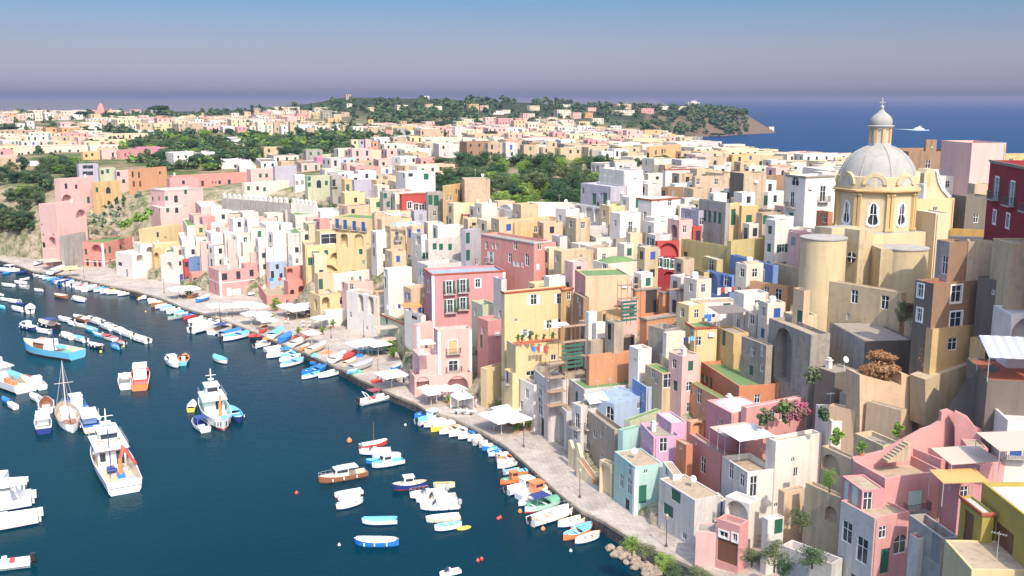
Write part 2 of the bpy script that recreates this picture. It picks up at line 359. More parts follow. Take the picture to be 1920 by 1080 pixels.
def water_mat(name, deep, shallow, bump, scale, rough, spec=.5):
    m, t, b, l = newmat(name)
    geo = N(t, 'ShaderNodeNewGeometry')
    n1 = N(t, 'ShaderNodeTexNoise'); n1.inputs['Scale'].default_value = .018; n1.inputs['Detail'].default_value = 4; l(geo.outputs['Position'], n1.inputs['Vector'])
    c = N(t, 'ShaderNodeMix', data_type='RGBA'); c.inputs[6].default_value = (*deep, 1); c.inputs[7].default_value = (*shallow, 1)
    mr = N(t, 'ShaderNodeMapRange'); mr.inputs[1].default_value = .35; mr.inputs[2].default_value = .7; l(n1.outputs[0], mr.inputs[0]); l(mr.outputs[0], c.inputs[0])
    l(c.outputs[2], b.inputs['Base Color']); b.inputs['Roughness'].default_value = rough; b.inputs['IOR'].default_value = 1.10; b.inputs['Specular IOR Level'].default_value = spec
    mp = N(t, 'ShaderNodeMapping'); mp.inputs['Scale'].default_value = (1, 1.7, 1); mp.inputs['Rotation'].default_value = (0, 0, .35); l(geo.outputs['Position'], mp.inputs[0])
    w1 = N(t, 'ShaderNodeTexNoise'); w1.inputs['Scale'].default_value = scale; w1.inputs['Detail'].default_value = 5; w1.inputs['Roughness'].default_value = .55; l(mp.outputs[0], w1.inputs['Vector'])
    w2 = N(t, 'ShaderNodeTexNoise'); w2.inputs['Scale'].default_value = scale * .22; w2.inputs['Detail'].default_value = 3; l(mp.outputs[0], w2.inputs['Vector'])
    ad = N(t, 'ShaderNodeMath', operation='ADD'); l(w1.outputs[0], ad.inputs[0]); l(w2.outputs[0], ad.inputs[1])
    bp = N(t, 'ShaderNodeBump'); bp.inputs['Strength'].default_value = 1; bp.inputs['Distance'].default_value = bump; l(ad.outputs[0], bp.inputs['Height']); l(bp.outputs[0], b.inputs['Normal'])
    return m
# harbour basin: everything seaward of the quay, plus the open sea beyond the island
hb = MB()
seaxs = [-2600, -1500, -900, -400] + [p[0] for p in OUT[1:]] + [2000, 3200]
top = []
for x in seaxs:
    p = G(max(min(x, 1600), -400), yout(max(min(x, 1600), -400)) - 9, 0)
    if x < -400: p = Vector((p[0] * (1 + (-400 - x) / 500), p[1] + (-400 - x) * .05, 0))
    if x > 1600: p = Vector((p[0] + (x - 1600) * .05, p[1], 0))
    top.append(p)
bot = [Vector((p[0], -300 if i not in (0,) else -300, 0)) for i, p in enumerate(top)]
for i in range(len(top) - 1):
    hb.add([bot[i], bot[i + 1], top[i + 1], top[i]], [(0, 1, 2, 3)])
struct('harbour_water', hb, mats=water_mat('harbour_water', (.0001, .023, .040), (.0001, .032, .041), .04, 1.5, .025, .5))
ob = MB(); Sx = 26000
ob.add([(-Sx, 640, -.05), (Sx, 300, -.05), (Sx, 26000, -.05), (-Sx, 26000, -.05)], [(0, 1, 2, 3)])
struct('open_sea', ob, mats=water_mat('open_sea', (.003, .036, .10), (.004, .044, .115), .35, .12, .35, .15))
ob = MB(); ob.add([(-Sx, -Sx, -9), (Sx, -Sx, -9), (Sx, 26000, -9), (-Sx, 26000, -9)], [(0, 1, 2, 3)])
struct('seabed', ob, mats=plain('seabed', (.02, .06, .06), 1))
# added low plain on the left, hiding the sea horizon as haze would
fcx = MB(); pts = []
for i in range(60):
    x = -9000 + i * 162; pts.append((x, 3600 + 500 * math.sin(i * .7) + 300 * math.sin(i * 1.9), 1.5))
for (a, b) in zip(pts, pts[1:]):
    fade = max(min((1800 - a[0]) / 600, 1), 0)
    fcx.add([a, b, (b[0] * 3.5, 14000, 52), (a[0] * 3.5, 14000, 52)], [(0, 1, 2, 3)])
struct('far_haze_plain', fcx, mats=plain('far_haze_plain', (.17, .155, .16), 1, .05))
def paving_mat():
    m, t, b, l = newmat('quay_paving')
    geo = N(t, 'ShaderNodeNewGeometry')
    mp = N(t, 'ShaderNodeMapping'); mp.inputs['Rotation'].default_value = (0, 0, R(38)); l(geo.outputs['Position'], mp.inputs[0])
    br = N(t, 'ShaderNodeTexBrick'); br.inputs['Scale'].default_value = 1.0; br.inputs['Brick Width'].default_value = .9; br.inputs['Row Height'].default_value = .45; br.inputs['Mortar Size'].default_value = .02
    br.inputs['Color1'].default_value = (.52, .45, .38, 1); br.inputs['Color2'].default_value = (.43, .37, .32, 1); br.inputs['Mortar'].default_value = (.24, .21, .175, 1)
    l(mp.outputs[0], br.inputs['Vector'])
    n1 = N(t, 'ShaderNodeTexNoise'); n1.inputs['Scale'].default_value = .22; n1.inputs['Detail'].default_value = 9; n1.inputs['Roughness'].default_value = .7; l(geo.outputs['Position'], n1.inputs['Vector'])
    mr = N(t, 'ShaderNodeMapRange'); mr.inputs[1].default_value = .35; mr.inputs[2].default_value = .68; mr.inputs[3].default_value = .72; mr.inputs[4].default_value = 1.15; l(n1.outputs[0], mr.inputs[0])
    c = N(t, 'ShaderNodeVectorMath', operation='SCALE'); l(br.outputs[0], c.inputs[0]); l(mr.outputs[0], c.inputs[3]); l(c.outputs[0], b.inputs['Base Color'])
    b.inputs['Roughness'].default_value = .9; b.inputs['Specular IOR Level'].default_value = .2
    return m
def stone_mat(name, c1, c2, mortar, bw=.6, rh=.3):
    def mk():
        m, t, b, l = newmat(name)
        tcn = N(t, 'ShaderNodeTexCoord'); sx_ = N(t, 'ShaderNodeSeparateXYZ'); l(tcn.outputs['Object'], sx_.inputs[0])
        ad = N(t, 'ShaderNodeMath', operation='ADD'); l(sx_.outputs[0], ad.inputs[0]); l(sx_.outputs[1], ad.inputs[1])
        cb = N(t, 'ShaderNodeCombineXYZ'); l(ad.outputs[0], cb.inputs[0]); l(sx_.outputs[2], cb.inputs[1])
        br = N(t, 'ShaderNodeTexBrick'); br.inputs['Scale'].default_value = 1; br.inputs['Brick Width'].default_value = bw; br.inputs['Row Height'].default_value = rh; br.inputs['Mortar Size'].default_value = .03
        br.inputs['Color1'].default_value = (*c1, 1); br.inputs['Color2'].default_value = (*c2, 1); br.inputs['Mortar'].default_value = (*mortar, 1); l(cb.outputs[0], br.inputs['Vector'])
        n1 = N(t, 'ShaderNodeTexNoise'); n1.inputs['Scale'].default_value = .8; n1.inputs['Detail'].default_value = 8; n1.inputs['Roughness'].default_value = .75; l(tcn.outputs['Object'], n1.inputs['Vector'])
        mr = N(t, 'ShaderNodeMapRange'); mr.inputs[1].default_value = .3; mr.inputs[2].default_value = .7; mr.inputs[3].default_value = .45; mr.inputs[4].default_value = 1.4; l(n1.outputs[0], mr.inputs[0])
        c = N(t, 'ShaderNodeVectorMath', operation='SCALE'); l(br.outputs[0], c.inputs[0]); l(mr.outputs[0], c.inputs[3]); l(c.outputs[0], b.inputs['Base Color'])
        b.inputs['Roughness'].default_value = .95; b.inputs['Specular IOR Level'].default_value = .1
        bp = N(t, 'ShaderNodeBump'); bp.inputs['Strength'].default_value = .6; bp.inputs['Distance'].default_value = .08; l(br.outputs[1], bp.inputs['Height']); l(bp.outputs[0], b.inputs['Normal'])
        return m
    return cached(('stone', name), mk)
dark_stone = stone_mat('dark_masonry', (.10, .09, .085), (.15, .13, .12), (.05, .045, .04))
tan_stone = stone_mat('tan_masonry', (.38, .30, .22), (.28, .22, .17), (.2, .16, .12))
brick_m = stone_mat('orange_brick', (.62, .30, .16), (.52, .25, .14), (.45, .3, .2), .5, .22)
qx = sorted(set([float(v) for v in np.arange(-100, 1601, 20)] + [p[0] for p in OUT] + [p[0] for p in INN]))
qx = [x for x in qx if -100 <= x <= 1600]
q = MB(); prev = None; edge = []
for x in qx:
    z = quay_z(x); o = G(x, yout(x), z); i = G(x, yin(x), z)
    i2 = i + (i - o).normalized() * 3.0
    edge.append((o, i2))
for (o, i), (o2, i2) in zip(edge, edge[1:]):
    q.add([o, o2, i2, i], [(0, 1, 2, 3)], 0)
    q.add([o, o2, Vector((o2[0], o2[1], -3)), Vector((o[0], o[1], -3))], [(3, 2, 1, 0)], 1)
struct('quay', q, mats=[paving_mat(), dark_stone])
# raised coping along the water's edge
cp = MB()
for (o, i), (o2, i2) in zip(edge, edge[1:]):
    d = (i - o).normalized() * .55; e = (i2 - o2).normalized() * .55
    vs = [o - d * .1, o2 - e * .1, o2 + e, o + d]
    cp.add([v + Vector((0, 0, -.35)) for v in vs] + [v + Vector((0, 0, .06)) for v in vs], [(4, 5, 6, 7), (0, 1, 5, 4), (3, 7, 6, 2)])
struct('quay_kerb', cp, mats=plaster('kerbstone', 'c9b9a3', .5))
# ------------------------------------------------------------ buildings
def face_open(mb, P, U, Nn, u0, u1, v0, v1, ops, mi=0):
    """wall face with real openings. P origin, U unit vector along, Nn outward normal; ops: (u0,u1,v0,v1,depth,arch)"""
    Z = Vector((0, 0, 1))
    def pt(u, v, d=0): return P + U * u + Z * v - Nn * d
    us = sorted({u0, u1} | {o[0] for o in ops} | {o[1] for o in ops}); vs = sorted({v0, v1} | {o[2] for o in ops} | {o[3] for o in ops})
    for i in range(len(us) - 1):
        for j in range(len(vs) - 1):
            a, b, c, d = us[i], us[i + 1], vs[j], vs[j + 1]; mu, mv = (a + b) / 2, (c + d) / 2
            if any(o[0] < mu < o[1] and o[2] < mv < o[3] for o in ops): continue
            mb.add([pt(a, c), pt(b, c), pt(b, d), pt(a, d)], [(0, 1, 2, 3)], mi)
    for a, b, c, d, dep, arch in ops:
        r = (b - a) / 2; top = d - r if arch else d
        mb.add([pt(a, c), pt(a, top), pt(a, top, dep), pt(a, c, dep)], [(0, 1, 2, 3)], mi)
        mb.add([pt(b, c), pt(b, c, dep), pt(b, top, dep), pt(b, top)], [(0, 1, 2, 3)], mi)
        mb.add([pt(a, c), pt(a, c, dep), pt(b, c, dep), pt(b, c)], [(0, 1, 2, 3)], mi)
        if not arch: mb.add([pt(a, d), pt(b, d), pt(b, d, dep), pt(a, d, dep)], [(0, 1, 2, 3)], mi)
        else:
            n = 10; arc = [(a + r - r * math.cos(math.pi * k / n), top + r * math.sin(math.pi * k / n)) for k in range(n + 1)]
            for k in range(n):
                p, q_ = arc[k], arc[k + 1]
                mb.add([pt(*p), pt(*q_), pt(*q_, dep), pt(*p, dep)], [(0, 3, 2, 1)], mi)
                cn = (a, d) if k < n // 2 else (b, d)
                mb.add([pt(*cn), pt(*p), pt(*q_)], [(0, 2, 1)], mi)
            mb.add([pt(a, d), pt(*arc[n // 2]), pt(b, d)], [(0, 1, 2)], mi)
        if dep > .5:   # a room-like recess keeps its own back wall
            mb.add([pt(a, c, dep), pt(b, c, dep), pt(b, d, dep), pt(a, d, dep)], [(0, 1, 2, 3)], mi)
WK = {'w': (1.0, 1.35), 's': (1.05, 1.45), 'o': (1.0, 1.4), 'd': (1.1, 2.2), 'e': (1.1, 2.2), 'D': (1.1, 2.2), 'a': (2.4, 2.8), 'q': (1.1, 1.6), 'm': (.55, .6), 'x': (1.0, 1.6), 'h': (1.6, 2.2), 'k': (1.4, 2.4)}
def window_mesh(kind, w, h, near):
    """canonical: centred on x, facing -y, base z=0, outer wall plane at y=0"""
    g = MB(); g.box(-w / 2, w / 2, .13, .16, 0, h); return g.mesh('pane', [glass])
def frame_mesh(w, h, arch=False):
    g = MB(); t = .075
    for a, b, c, d in ((-w / 2, -w / 2 + t, 0, h), (w / 2 - t, w / 2, 0, h), (-w / 2 + t, w / 2 - t, 0, t), (-w / 2 + t, w / 2 - t, h - t, h), (-.035, .035, t, h - t)): g.box(a, b, .07, .128, c, d)
    if h > 1.2: g.box(-w / 2 + t, -.036, .08, .125, h * .62, h * .62 + .05); g.box(.036, w / 2 - t, .08, .125, h * .62, h * .62 + .05)
    return g.mesh('frame', [white_paint])
def surround_mesh(w, h):
    g = MB(); t = .16
    for a, b, c, d in ((-w / 2 - t, -w / 2, -t, h + t), (w / 2, w / 2 + t, -t, h + t), (-w / 2, w / 2, h, h + t), (-w / 2, w / 2, -t, 0)): g.box(a, b, -.05, .04, c, d)
    return g.mesh('surround', [white_paint])
def shutter_mesh(w, h, mk):
    g = MB(); g.box(0, w, -.03, 0, 0, h); n = max(int(h / .14), 3)
    for i in range(n): g.box(.05, w - .05, -.05, -.031, .06 + i * (h - .1) / n, .06 + (i + .55) * (h - .1) / n)
    return g.mesh('shutter', [SHUT[mk]])
def balcony_mesh(w): g = MB(); g.box(-w / 2, w / 2, -.8, 0, -.14, 0); return g.mesh('slab', [plaster('balcony', 'd9cfc2', .5)])
def railing_mesh(w, hgt=.95, dep=.78):
    g = MB(); g.box(-w / 2, w / 2, -dep, -dep + .04, hgt - .04, hgt)
    for s in (-1, 1): g.box(s * w / 2 - .02, s * w / 2 + .02, -dep, 0, hgt - .04, hgt)
    n = int(w / .16)
    for i in range(n + 1): x = -w / 2 + w * i / n; g.box(x - .014, x + .014, -dep + .006, -dep + .034, 0, hgt - .04)
    for s in (-1, 1):
        for j in range(4): g.box(s * w / 2 - .014, s * w / 2 + .014, -dep + .1 + j * .18, -dep + .128 + j * .18, 0, hgt - .04)
    return g.mesh('railing', [iron])
HOUSES = []
class House: pass
def solve_house(xc, yt, xl, xr, yb, D=None, yl=None, yr=None, phi=None, a=None, b=None):
    if D is None: D = hit(xc, yb)[1]
    P = atD(xc, yt, D); X0, Y0, z = P; dep0 = Y0 * CT + (CAMH - z) * ST
    if yl is not None and xl < xc - 1:
        Q = G(xl, yl, z); d = Vector((Q[0] - X0, Q[1] - Y0)); phi_ = math.atan2(-d[0], d[1]); phi = math.degrees(phi_)
    elif yr is not None and xr > xc + 1:
        Q = G(xr, yr, z); d = Vector((Q[0] - X0, Q[1] - Y0)); phi = math.degrees(math.atan2(d[1], d[0]))
    if phi is None: phi = float(np.interp(xc, [300, 900, 1300, 1700], [36, 28, 24, 20]))
    phi = max(min(phi, 75), -35)
    c, s = math.cos(R(phi)), math.sin(R(phi))
    if b is None:
        b = 6.0
        if xr > xc + 1:
            den = FPX * c - (xr - 960) * s * CT
            b = ((xr - 960) * dep0 - FPX * X0) / den if abs(den) > 1e-3 else 6
    if a is None:
        a = min(max(b * .8, 5), 12)
        if xl < xc - 1:
            den = -FPX * s - (xl - 960) * c * CT
            a = ((xl - 960) * dep0 - FPX * X0) / den if abs(den) > 1e-3 else 8
            if a < 0: a = 8
    a = min(max(a, 1.0), 60); b = min(max(b, 1.0), 75)
    return P, R(phi), a, b
def put_window(h, root, face, u, v, kind, w, hh, sh, near, surround=False):
    """face 'R' (y=0 plane) or 'L' (x=0 plane); u along, v = local z of sill"""
    if face == 'R': loc = (u, 0, v); rz = 0
    else: loc = (0, u, v); rz = -math.pi / 2
    w = round(w * 10) / 10; hh = round(hh * 10) / 10
    if kind in 'wsodexqmh':
        nm = 'window' if kind not in 'dex' else 'balcony_door'
        if kind == 's' or kind == 'x':
            o = obj(nm if kind == 'x' else 'window', cached(('sp', w, hh, sh), lambda: _closed(w, hh, sh)), root, loc, rz); 
        else:
            o = obj(nm, cached(('wp', w, hh), lambda: window_mesh(kind, w, hh, near)), root, loc, rz)
            if near: obj('frame', cached(('wf', w, hh), lambda: frame_mesh(w, hh)), o)
        if surround and near: obj('surround', cached(('su', w, hh), lambda: surround_mesh(w, hh)), o)
        if kind in 'oe' and near:
            me = cached(('sh', w, hh, sh), lambda: shutter_mesh(w / 2, hh, sh))
            obj('shutter', me, o, (-w - .02, -.01, 0)); obj('shutter', me, o, (w / 2 + .02, -.01, 0))
        if kind in 'dex':
            bw = round((w + 1.1) * 5) / 5
            bo = obj('balcony', cached(('bs', bw), lambda: balcony_mesh(bw)), root, loc, rz)
            if near: obj('railing', cached(('br', bw), lambda: railing_mesh(bw - .06)), bo)
    elif kind == 'D':
        me = cached(('dr', w, hh, sh), lambda: (lambda g: (g.box(-w / 2, w / 2, .12, .16, 0, hh), g.box(-.02, .02, .10, .119, .05, hh - .05), g.mesh('door', [SHUT[sh]]))[-1])(MB()))
        obj('door', me, root, loc, rz)
    elif kind == 'k':
        me = cached(('dk', w, hh), lambda: (lambda g: (g.box(-w / 2, w / 2, .12, .16, 0, hh), g.mesh('doorway', [interior_shade]))[-1])(MB()))  # flat dark panel stands in for the unlit room behind
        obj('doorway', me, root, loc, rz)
def _closed(w, hh, sh):
    g = MB(); g.box(-w / 2, w / 2, .08, .14, 0, hh); n = max(int(hh / .15), 3)
    for s in (-1, 1):
        for i in range(n): g.box(min(s * .03, s * (w / 2 - .04)), max(s * .03, s * (w / 2 - .04)), .06, .079, .06 + i * (hh - .1) / n, .06 + (i + .55) * (hh - .1) / n)
    return g.mesh('closed_shutters', [SHUT[sh]])
def build_house(label, wall, xc, yt, xl, xr, yb, roof='t', win='', st=None, D=None, yl=None, yr=None, phi=None, a=None, b=None, ph=.55, sh='g', z0=None, trim=None,
          cat='house', name='house', group=None, wallL=None, par=None, mats=None, surround=False, extras='', storey=3.1, rng=None, sink=1.2):
    rng = rng or random.Random(int(xc * 7 + yt * 131))
    P, ph_, a, b = solve_house(xc, yt, xl, xr, yb, D, yl, yr, phi, a, b)
    c, s = math.cos(ph_), math.sin(ph_); near = P[1] < 270
    corners = [(0, 0), (b, 0), (b, a), (0, a)]
    gz = min(ground(P[0] + c * x - s * y, P[1] + s * x + c * y) for x, y in corners)
    base = z0 if z0 is not None else max(min(gz, P[2] - 3) - sink, .3)
    H = P[2] - base
    root = thing(name, label, cat, (P[0], P[1], base), ph_, group)
    # which windows
    opsR, opsL, put = [], [], []
    def add(face, u, v, kind, w, hh, depth=None):
        ln = b if face == 'R' else a
        w = min(w, ln - .3)
        u = min(max(u, w / 2 + .12), ln - w / 2 - .12)
        v = max(v, .15)
        if v + hh > H - .15: v = H - .15 - hh
        if v < .1 or w < .3: return
        lst = opsR if face == 'R' else opsL
        arch = kind in 'aqA'
        dep = depth or (min(1.8, (a if face == 'R' else b) * .6) if kind in 'aA' else .16)
        o = (u - w / 2, u + w / 2, v, v + hh, dep, arch)
        for p in lst:
            if o[0] < p[1] + .05 and o[1] > p[0] - .05 and o[2] < p[3] + .05 and o[3] > p[2] - .05: return
        lst.append(o); put.append((face, u, v, kind, w, hh))
    th_ = Matrix.Rotation(-ph_, 3, 'Z')
    for it in [q_ for q_ in win.split(';') if q_.strip()]:
        f = it.split(','); x, y, k = float(f[0]), float(f[1]), (f[2].strip() if len(f) > 2 else 'w')
        w, hh = WK[k]
        if len(f) > 3: w = float(f[3])
        if len(f) > 4: hh = float(f[4])
        r = Vector(ray(x, y)); rl = th_ @ r; ol = th_ @ (Vector((0, 0, CAMH)) - Vector((P[0], P[1], base)))
        cand = []
        if abs(rl[1]) > 1e-4:
            t = -ol[1] / rl[1]; p = ol + rl * t
            if -1.0 < p[0] < b + 1.0: cand.append(('R', p[0], p[2], abs(min(p[0], 0)) + max(p[0] - b, 0)))
        if abs(rl[0]) > 1e-4:
            t = -ol[0] / rl[0]; p = ol + rl * t
            if -1.0 < p[1] < a + 1.0: cand.append(('L', p[1], p[2], abs(min(p[1], 0)) + max(p[1] - a, 0)))
        if not cand: continue
        cd = min(cand, key=lambda z: (z[3], 0 if (x > xc) == (z[0] == 'R') else 1))
        add(cd[0], cd[1], cd[2] - hh / 2, k, w, hh)
    if st is None and near and cat == 'house' and not surround and P[0] < 36 and not any(w_ in label for w_ in ('wall', 'blank', 'brick', 'ruin', 'unfinished', 'buttress', 'terrace roof', 'block', 'stair')):
        for face, ln, lst in (('R', b, opsR), ('L', a, opsL)):
            if ln > 4 and H > 4 and len(lst) < ln * H / 26:
                for _ in range(min(int(ln * H / 34), 4)): add(face, rng.uniform(.8, ln - .8), H - ph - rng.choice([2.1, 2.1, 5.0, 7.8]) + rng.uniform(-.2, .2), rng.choice(['w', 's', 'm', 'w', 'o']), rng.uniform(.7, 1.0), rng.uniform(1.0, 1.4))
    if st:
        vis = H - max(0, 0)
        nst = max(1, min(int((H - ph) / storey), 5))
        for face, ln in (('R', b), ('L', a)):
            if ln < 2.0: continue
            ncol = max(1, int(ln / rng.uniform(2.6, 3.6)))
            for j in range(nst):
                top = H - ph - j * storey
                kk = rng.choice(st)
                for i in range(ncol):
                    if rng.random() < .22: continue
                    k = kk if rng.random() < .7 else rng.choice(st)
                    if k == 'a' and ln < 3.2: k = 'w'
                    w, hh = WK[k]; w *= rng.uniform(.85, 1.1)
                    u = ln * (i + .5) / ncol + rng.uniform(-.3, .3)
                    v = top - (.55 + hh) if k not in 'dexDah' else top - storey + .12
                    if k in 'dexDah': hh = min(hh, storey - .6)
                    add(face, u, v, k, w, hh)
    mb = MB(); Zv = Vector((0, 0, 0))
    face_open(mb, Zv, Vector((1, 0, 0)), Vector((0, -1, 0)), 0, b, 0, H, opsR, 0)
    mb2 = MB(); face_open(mb2, Zv, Vector((0, 1, 0)), Vector((-1, 0, 0)), 0, a, 0, H, opsL, 0)
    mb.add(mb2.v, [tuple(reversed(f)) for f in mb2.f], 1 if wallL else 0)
    mb.add([(b, 0, 0), (b, a, 0), (b, a, H), (b, 0, H)], [(0, 1, 2, 3)]); mb.add([(0, a, 0), (0, a, H), (b, a, H), (b, a, 0)], [(0, 1, 2, 3)])
    t = .22 if min(a, b) > 1.5 else .1; zr = H - ph
    # parapet ring
    ring_o = [(0, 0), (b, 0), (b, a), (0, a)]; ring_i = [(t, t), (b - t, t), (b - t, a - t), (t, a - t)]
    for i in range(4):
        j = (i + 1) % 4
        mb.add([(*ring_o[i], H), (*ring_o[j], H), (*ring_i[j], H), (*ring_i[i], H)], [(0, 1, 2, 3)])
        mb.add([(*ring_i[i], H), (*ring_i[j], H), (*ring_i[j], zr - .1), (*ring_i[i], zr - .1)], [(0, 1, 2, 3)])
    par_ = root
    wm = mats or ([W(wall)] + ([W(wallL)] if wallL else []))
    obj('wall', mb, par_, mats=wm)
    # roof
    rf = MB(); rm = roofmat(roof[0])
    rf.add([(t, t, zr), (b - t, t, zr), (b - t, a - t, zr), (t, a - t, zr)], [(0, 1, 2, 3)])
    if 'v' in roof:   # shallow barrel vault
        n = 8; L0 = b - 2 * t; h = min((a - 2 * t) * .25, 1.6)
        for k in range(n):
            y1 = t + (a - 2 * t) * k / n; y2 = t + (a - 2 * t) * (k + 1) / n
            z1 = zr + .02 + h * math.sin(math.pi * k / n); z2 = zr + .02 + h * math.sin(math.pi * (k + 1) / n)
            rf.add([(t, y1, z1), (b - t, y1, z1), (b - t, y2, z2), (t, y2, z2)], [(0, 1, 2, 3)])
            rf.add([(t, y1, zr), (t, y1, z1), (t, y2, z2), (t, y2, zr)], [(0, 1, 2, 3)]); rf.add([(b - t, y1, zr), (b - t, y2, zr), (b - t, y2, z2), (b - t, y1, z1)], [(0, 1, 2, 3)])
    if 'o' in roof:   # low dome
        cx, cy = b / 2, a / 2; h = min(a, b) * .2
        nn = 10; pts = []
        for i in range(nn + 1):
            for j in range(nn + 1):
                x = i / nn; y = j / nn; pts.append((t + (b - 2 * t) * x, t + (a - 2 * t) * y, zr + .02 + h * (16 * x * (1 - x) * y * (1 - y)) ** .6))
        rf.add(pts, [(i * (nn + 1) + j, (i + 1) * (nn + 1) + j, (i + 1) * (nn + 1) + j + 1, i * (nn + 1) + j + 1) for i in range(nn) for j in range(nn)])
    obj('roof', rf, par_, mats=rm, smooth=('o' in roof))
    if trim:
        g = MB(); e = .16
        for z1, z2, x in ((H - .18, H + .05, e), (H - .32, H - .18, e * .5)):
            g.box(-x, b + x, -x, 0 - .001, z1, z2); g.box(-x, -.001, 0, a + x, z1, z2)
        obj('cornice', g, par_, mats=plaster('trim_' + trim, {'w': 'efe8df', 'r': 'cf7455', 'y': 'e9c27c', 'g': 'b5aca3'}[trim], .3))
    if 'p' in extras:   # white corner strips
        g = MB(); g.box(-.05, .45, -.05, -.002, .2, H - .3); g.box(-.05, -.002, 0, .45, .2, H - .3)
        obj('corner_trim', g, par_, mats=white_paint); g = MB(); g.box(b - .45, b + .04, -.05, -.002, .2, H - .3); obj('corner_trim', g, par_, mats=white_paint)
    if near and min(a, b) > 2.5 and H > 5 and cat == 'house':
        if rng.random() < .55:
            x = rng.choice([.25, b - .25]) ; g = MB(); g.tube((x, -.07, .4), (x, -.07, H - .2), .055, 5); obj('drainpipe', g, par_, mats=rng.choice([rail_grey, W('tn'), terracotta]))
        if rng.random() < .4:
            u = rng.uniform(.8, b - .8); v = H - ph - rng.uniform(1.2, 2.8)
            if v > 1 and not any(o[0] - .6 < u < o[1] + .6 and o[2] - .8 < v < o[3] + .3 for o in opsR):
                obj('air_conditioner', cached('ac', lambda: (lambda g: (g.box(-.42, .42, -.34, -.02, 0, .55), g.lathe([(.2, -.02), (.2, .0)], 10), g.mesh('air_conditioner', [white_paint]))[-1])(MB())), par_, (u, 0, v))
    if 'b' in extras:
        zb = H - storey * (1 + int(H > 9)) - ph + .1
        g = MB(); g.box(-.04, b + .02, -.045, -.002, zb, zb + .16); g.box(-.04, -.002, 0, a, zb, zb + .16)
        obj('string_course', g, par_, mats=white_paint)
    for q_ in put:
        put_window(None, par_, *q_[:4], q_[4], q_[5], sh, near, surround)
    dt = .7 if (near) else .35
    if rng.random() < dt and a > 2.5 and b > 2.5 and P[0] < 45:
        for _ in range(rng.randint(1, 2 if near else 1)):
            k = rng.choice((['c', 'c', 'a', 's', 't', 'a'] if 'n' not in extras else ['c', 'a', 's', 'a']) if near else (['c', 'b', 'b'] if 'n' not in extras else ['c']))
            x, y = rng.uniform(.8, b - .8), rng.uniform(a * .3, a - .8)
            if k == 'c':
                def mk():
                    g = MB(); g.box(-.3, .3, -.3, .3, 0, 1.0); g.box(-.38, .38, -.38, .38, 1.0, 1.12); g.box(-.2, .2, -.2, .2, 1.12, 1.4); return g.mesh('chimney', [W('wh')])
                obj('chimney', cached('chim', mk), par_, (x, y, zr))
            elif k == 'a': obj('antenna', cached('ant', antenna_mesh), par_, (x, y, zr), rng.uniform(0, 3))
            elif k == 's': obj('satellite_dish', cached('dish', dish_mesh), par_, (x, min(y, a * .5), zr), rng.uniform(-.6, .4))
            elif k == 't':
                def mk():
                    g = MB(); g.lathe([(0.001, 0), (.5, 0), (.5, .9), (.42, 1.05), (0.001, 1.1)], 12); return g.mesh('water_tank', [white_paint])
                obj('water_tank', cached('tank', mk), par_, (x, y, zr))
            else:
                w_, d_ = min(3.0, b * .4), min(3.0, a * .45)
                g = MB(); g.box(0, w_, 0, d_, 0, 2.3); g.box(-.1, w_ + .1, -.1, d_ + .1, 2.3, 2.42)
                obj('stair_head', g, par_, (min(x, b - w_ - .4), min(y, a - d_ - .4), zr), mats=wm[0])
    h = House(); h.root = root; h.P = P; h.a = a; h.b = b; h.H = H; h.phi = ph_; h.base = base; h.node = par_; h.label = label
    HOUSES.append(h); return h
def antenna_mesh():
    g = MB(); g.tube((0, 0, 0), (0, 0, 2.6), .03); g.tube((-.6, 0, 2.4), (.6, 0, 2.4), .018)
    for i in range(6): x = -.55 + i * .22; g.tube((x, -.25, 2.4), (x, .25, 2.4), .012, 4)
    return g.mesh('antenna', [rail_grey])
def dish_mesh():
    g = MB(); g.tube((0, 0, 0), (0, 0, 1.0), .03)
    pr = [(0.001, 0), (.15, .02), (.3, .07), (.42, .14)]; g2 = MB(); g2.lathe(pr, 14); M = Matrix.Translation((0, -.12, 1.1)) @ Matrix.Rotation(R(62), 4, 'X')
    g.add([M @ Vector(v) for v in g2.v], g2.f); g.tube((0, -.15, 1.0), (0, -.6, 1.2), .015)
    return g.mesh('satellite_dish', [white_paint])
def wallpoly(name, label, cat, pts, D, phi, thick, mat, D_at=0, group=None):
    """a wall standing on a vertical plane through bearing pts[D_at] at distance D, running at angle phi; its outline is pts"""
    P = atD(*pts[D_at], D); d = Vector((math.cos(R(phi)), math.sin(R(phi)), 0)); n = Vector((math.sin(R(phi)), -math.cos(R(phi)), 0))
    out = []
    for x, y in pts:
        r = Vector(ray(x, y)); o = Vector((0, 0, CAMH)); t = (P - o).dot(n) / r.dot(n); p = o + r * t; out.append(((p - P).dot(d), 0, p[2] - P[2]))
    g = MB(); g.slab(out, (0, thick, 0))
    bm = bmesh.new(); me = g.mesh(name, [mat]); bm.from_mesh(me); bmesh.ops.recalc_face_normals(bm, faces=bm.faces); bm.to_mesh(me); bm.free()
    o = obj(name, me, None, P, R(phi)); tag(o, label, cat, group); return o

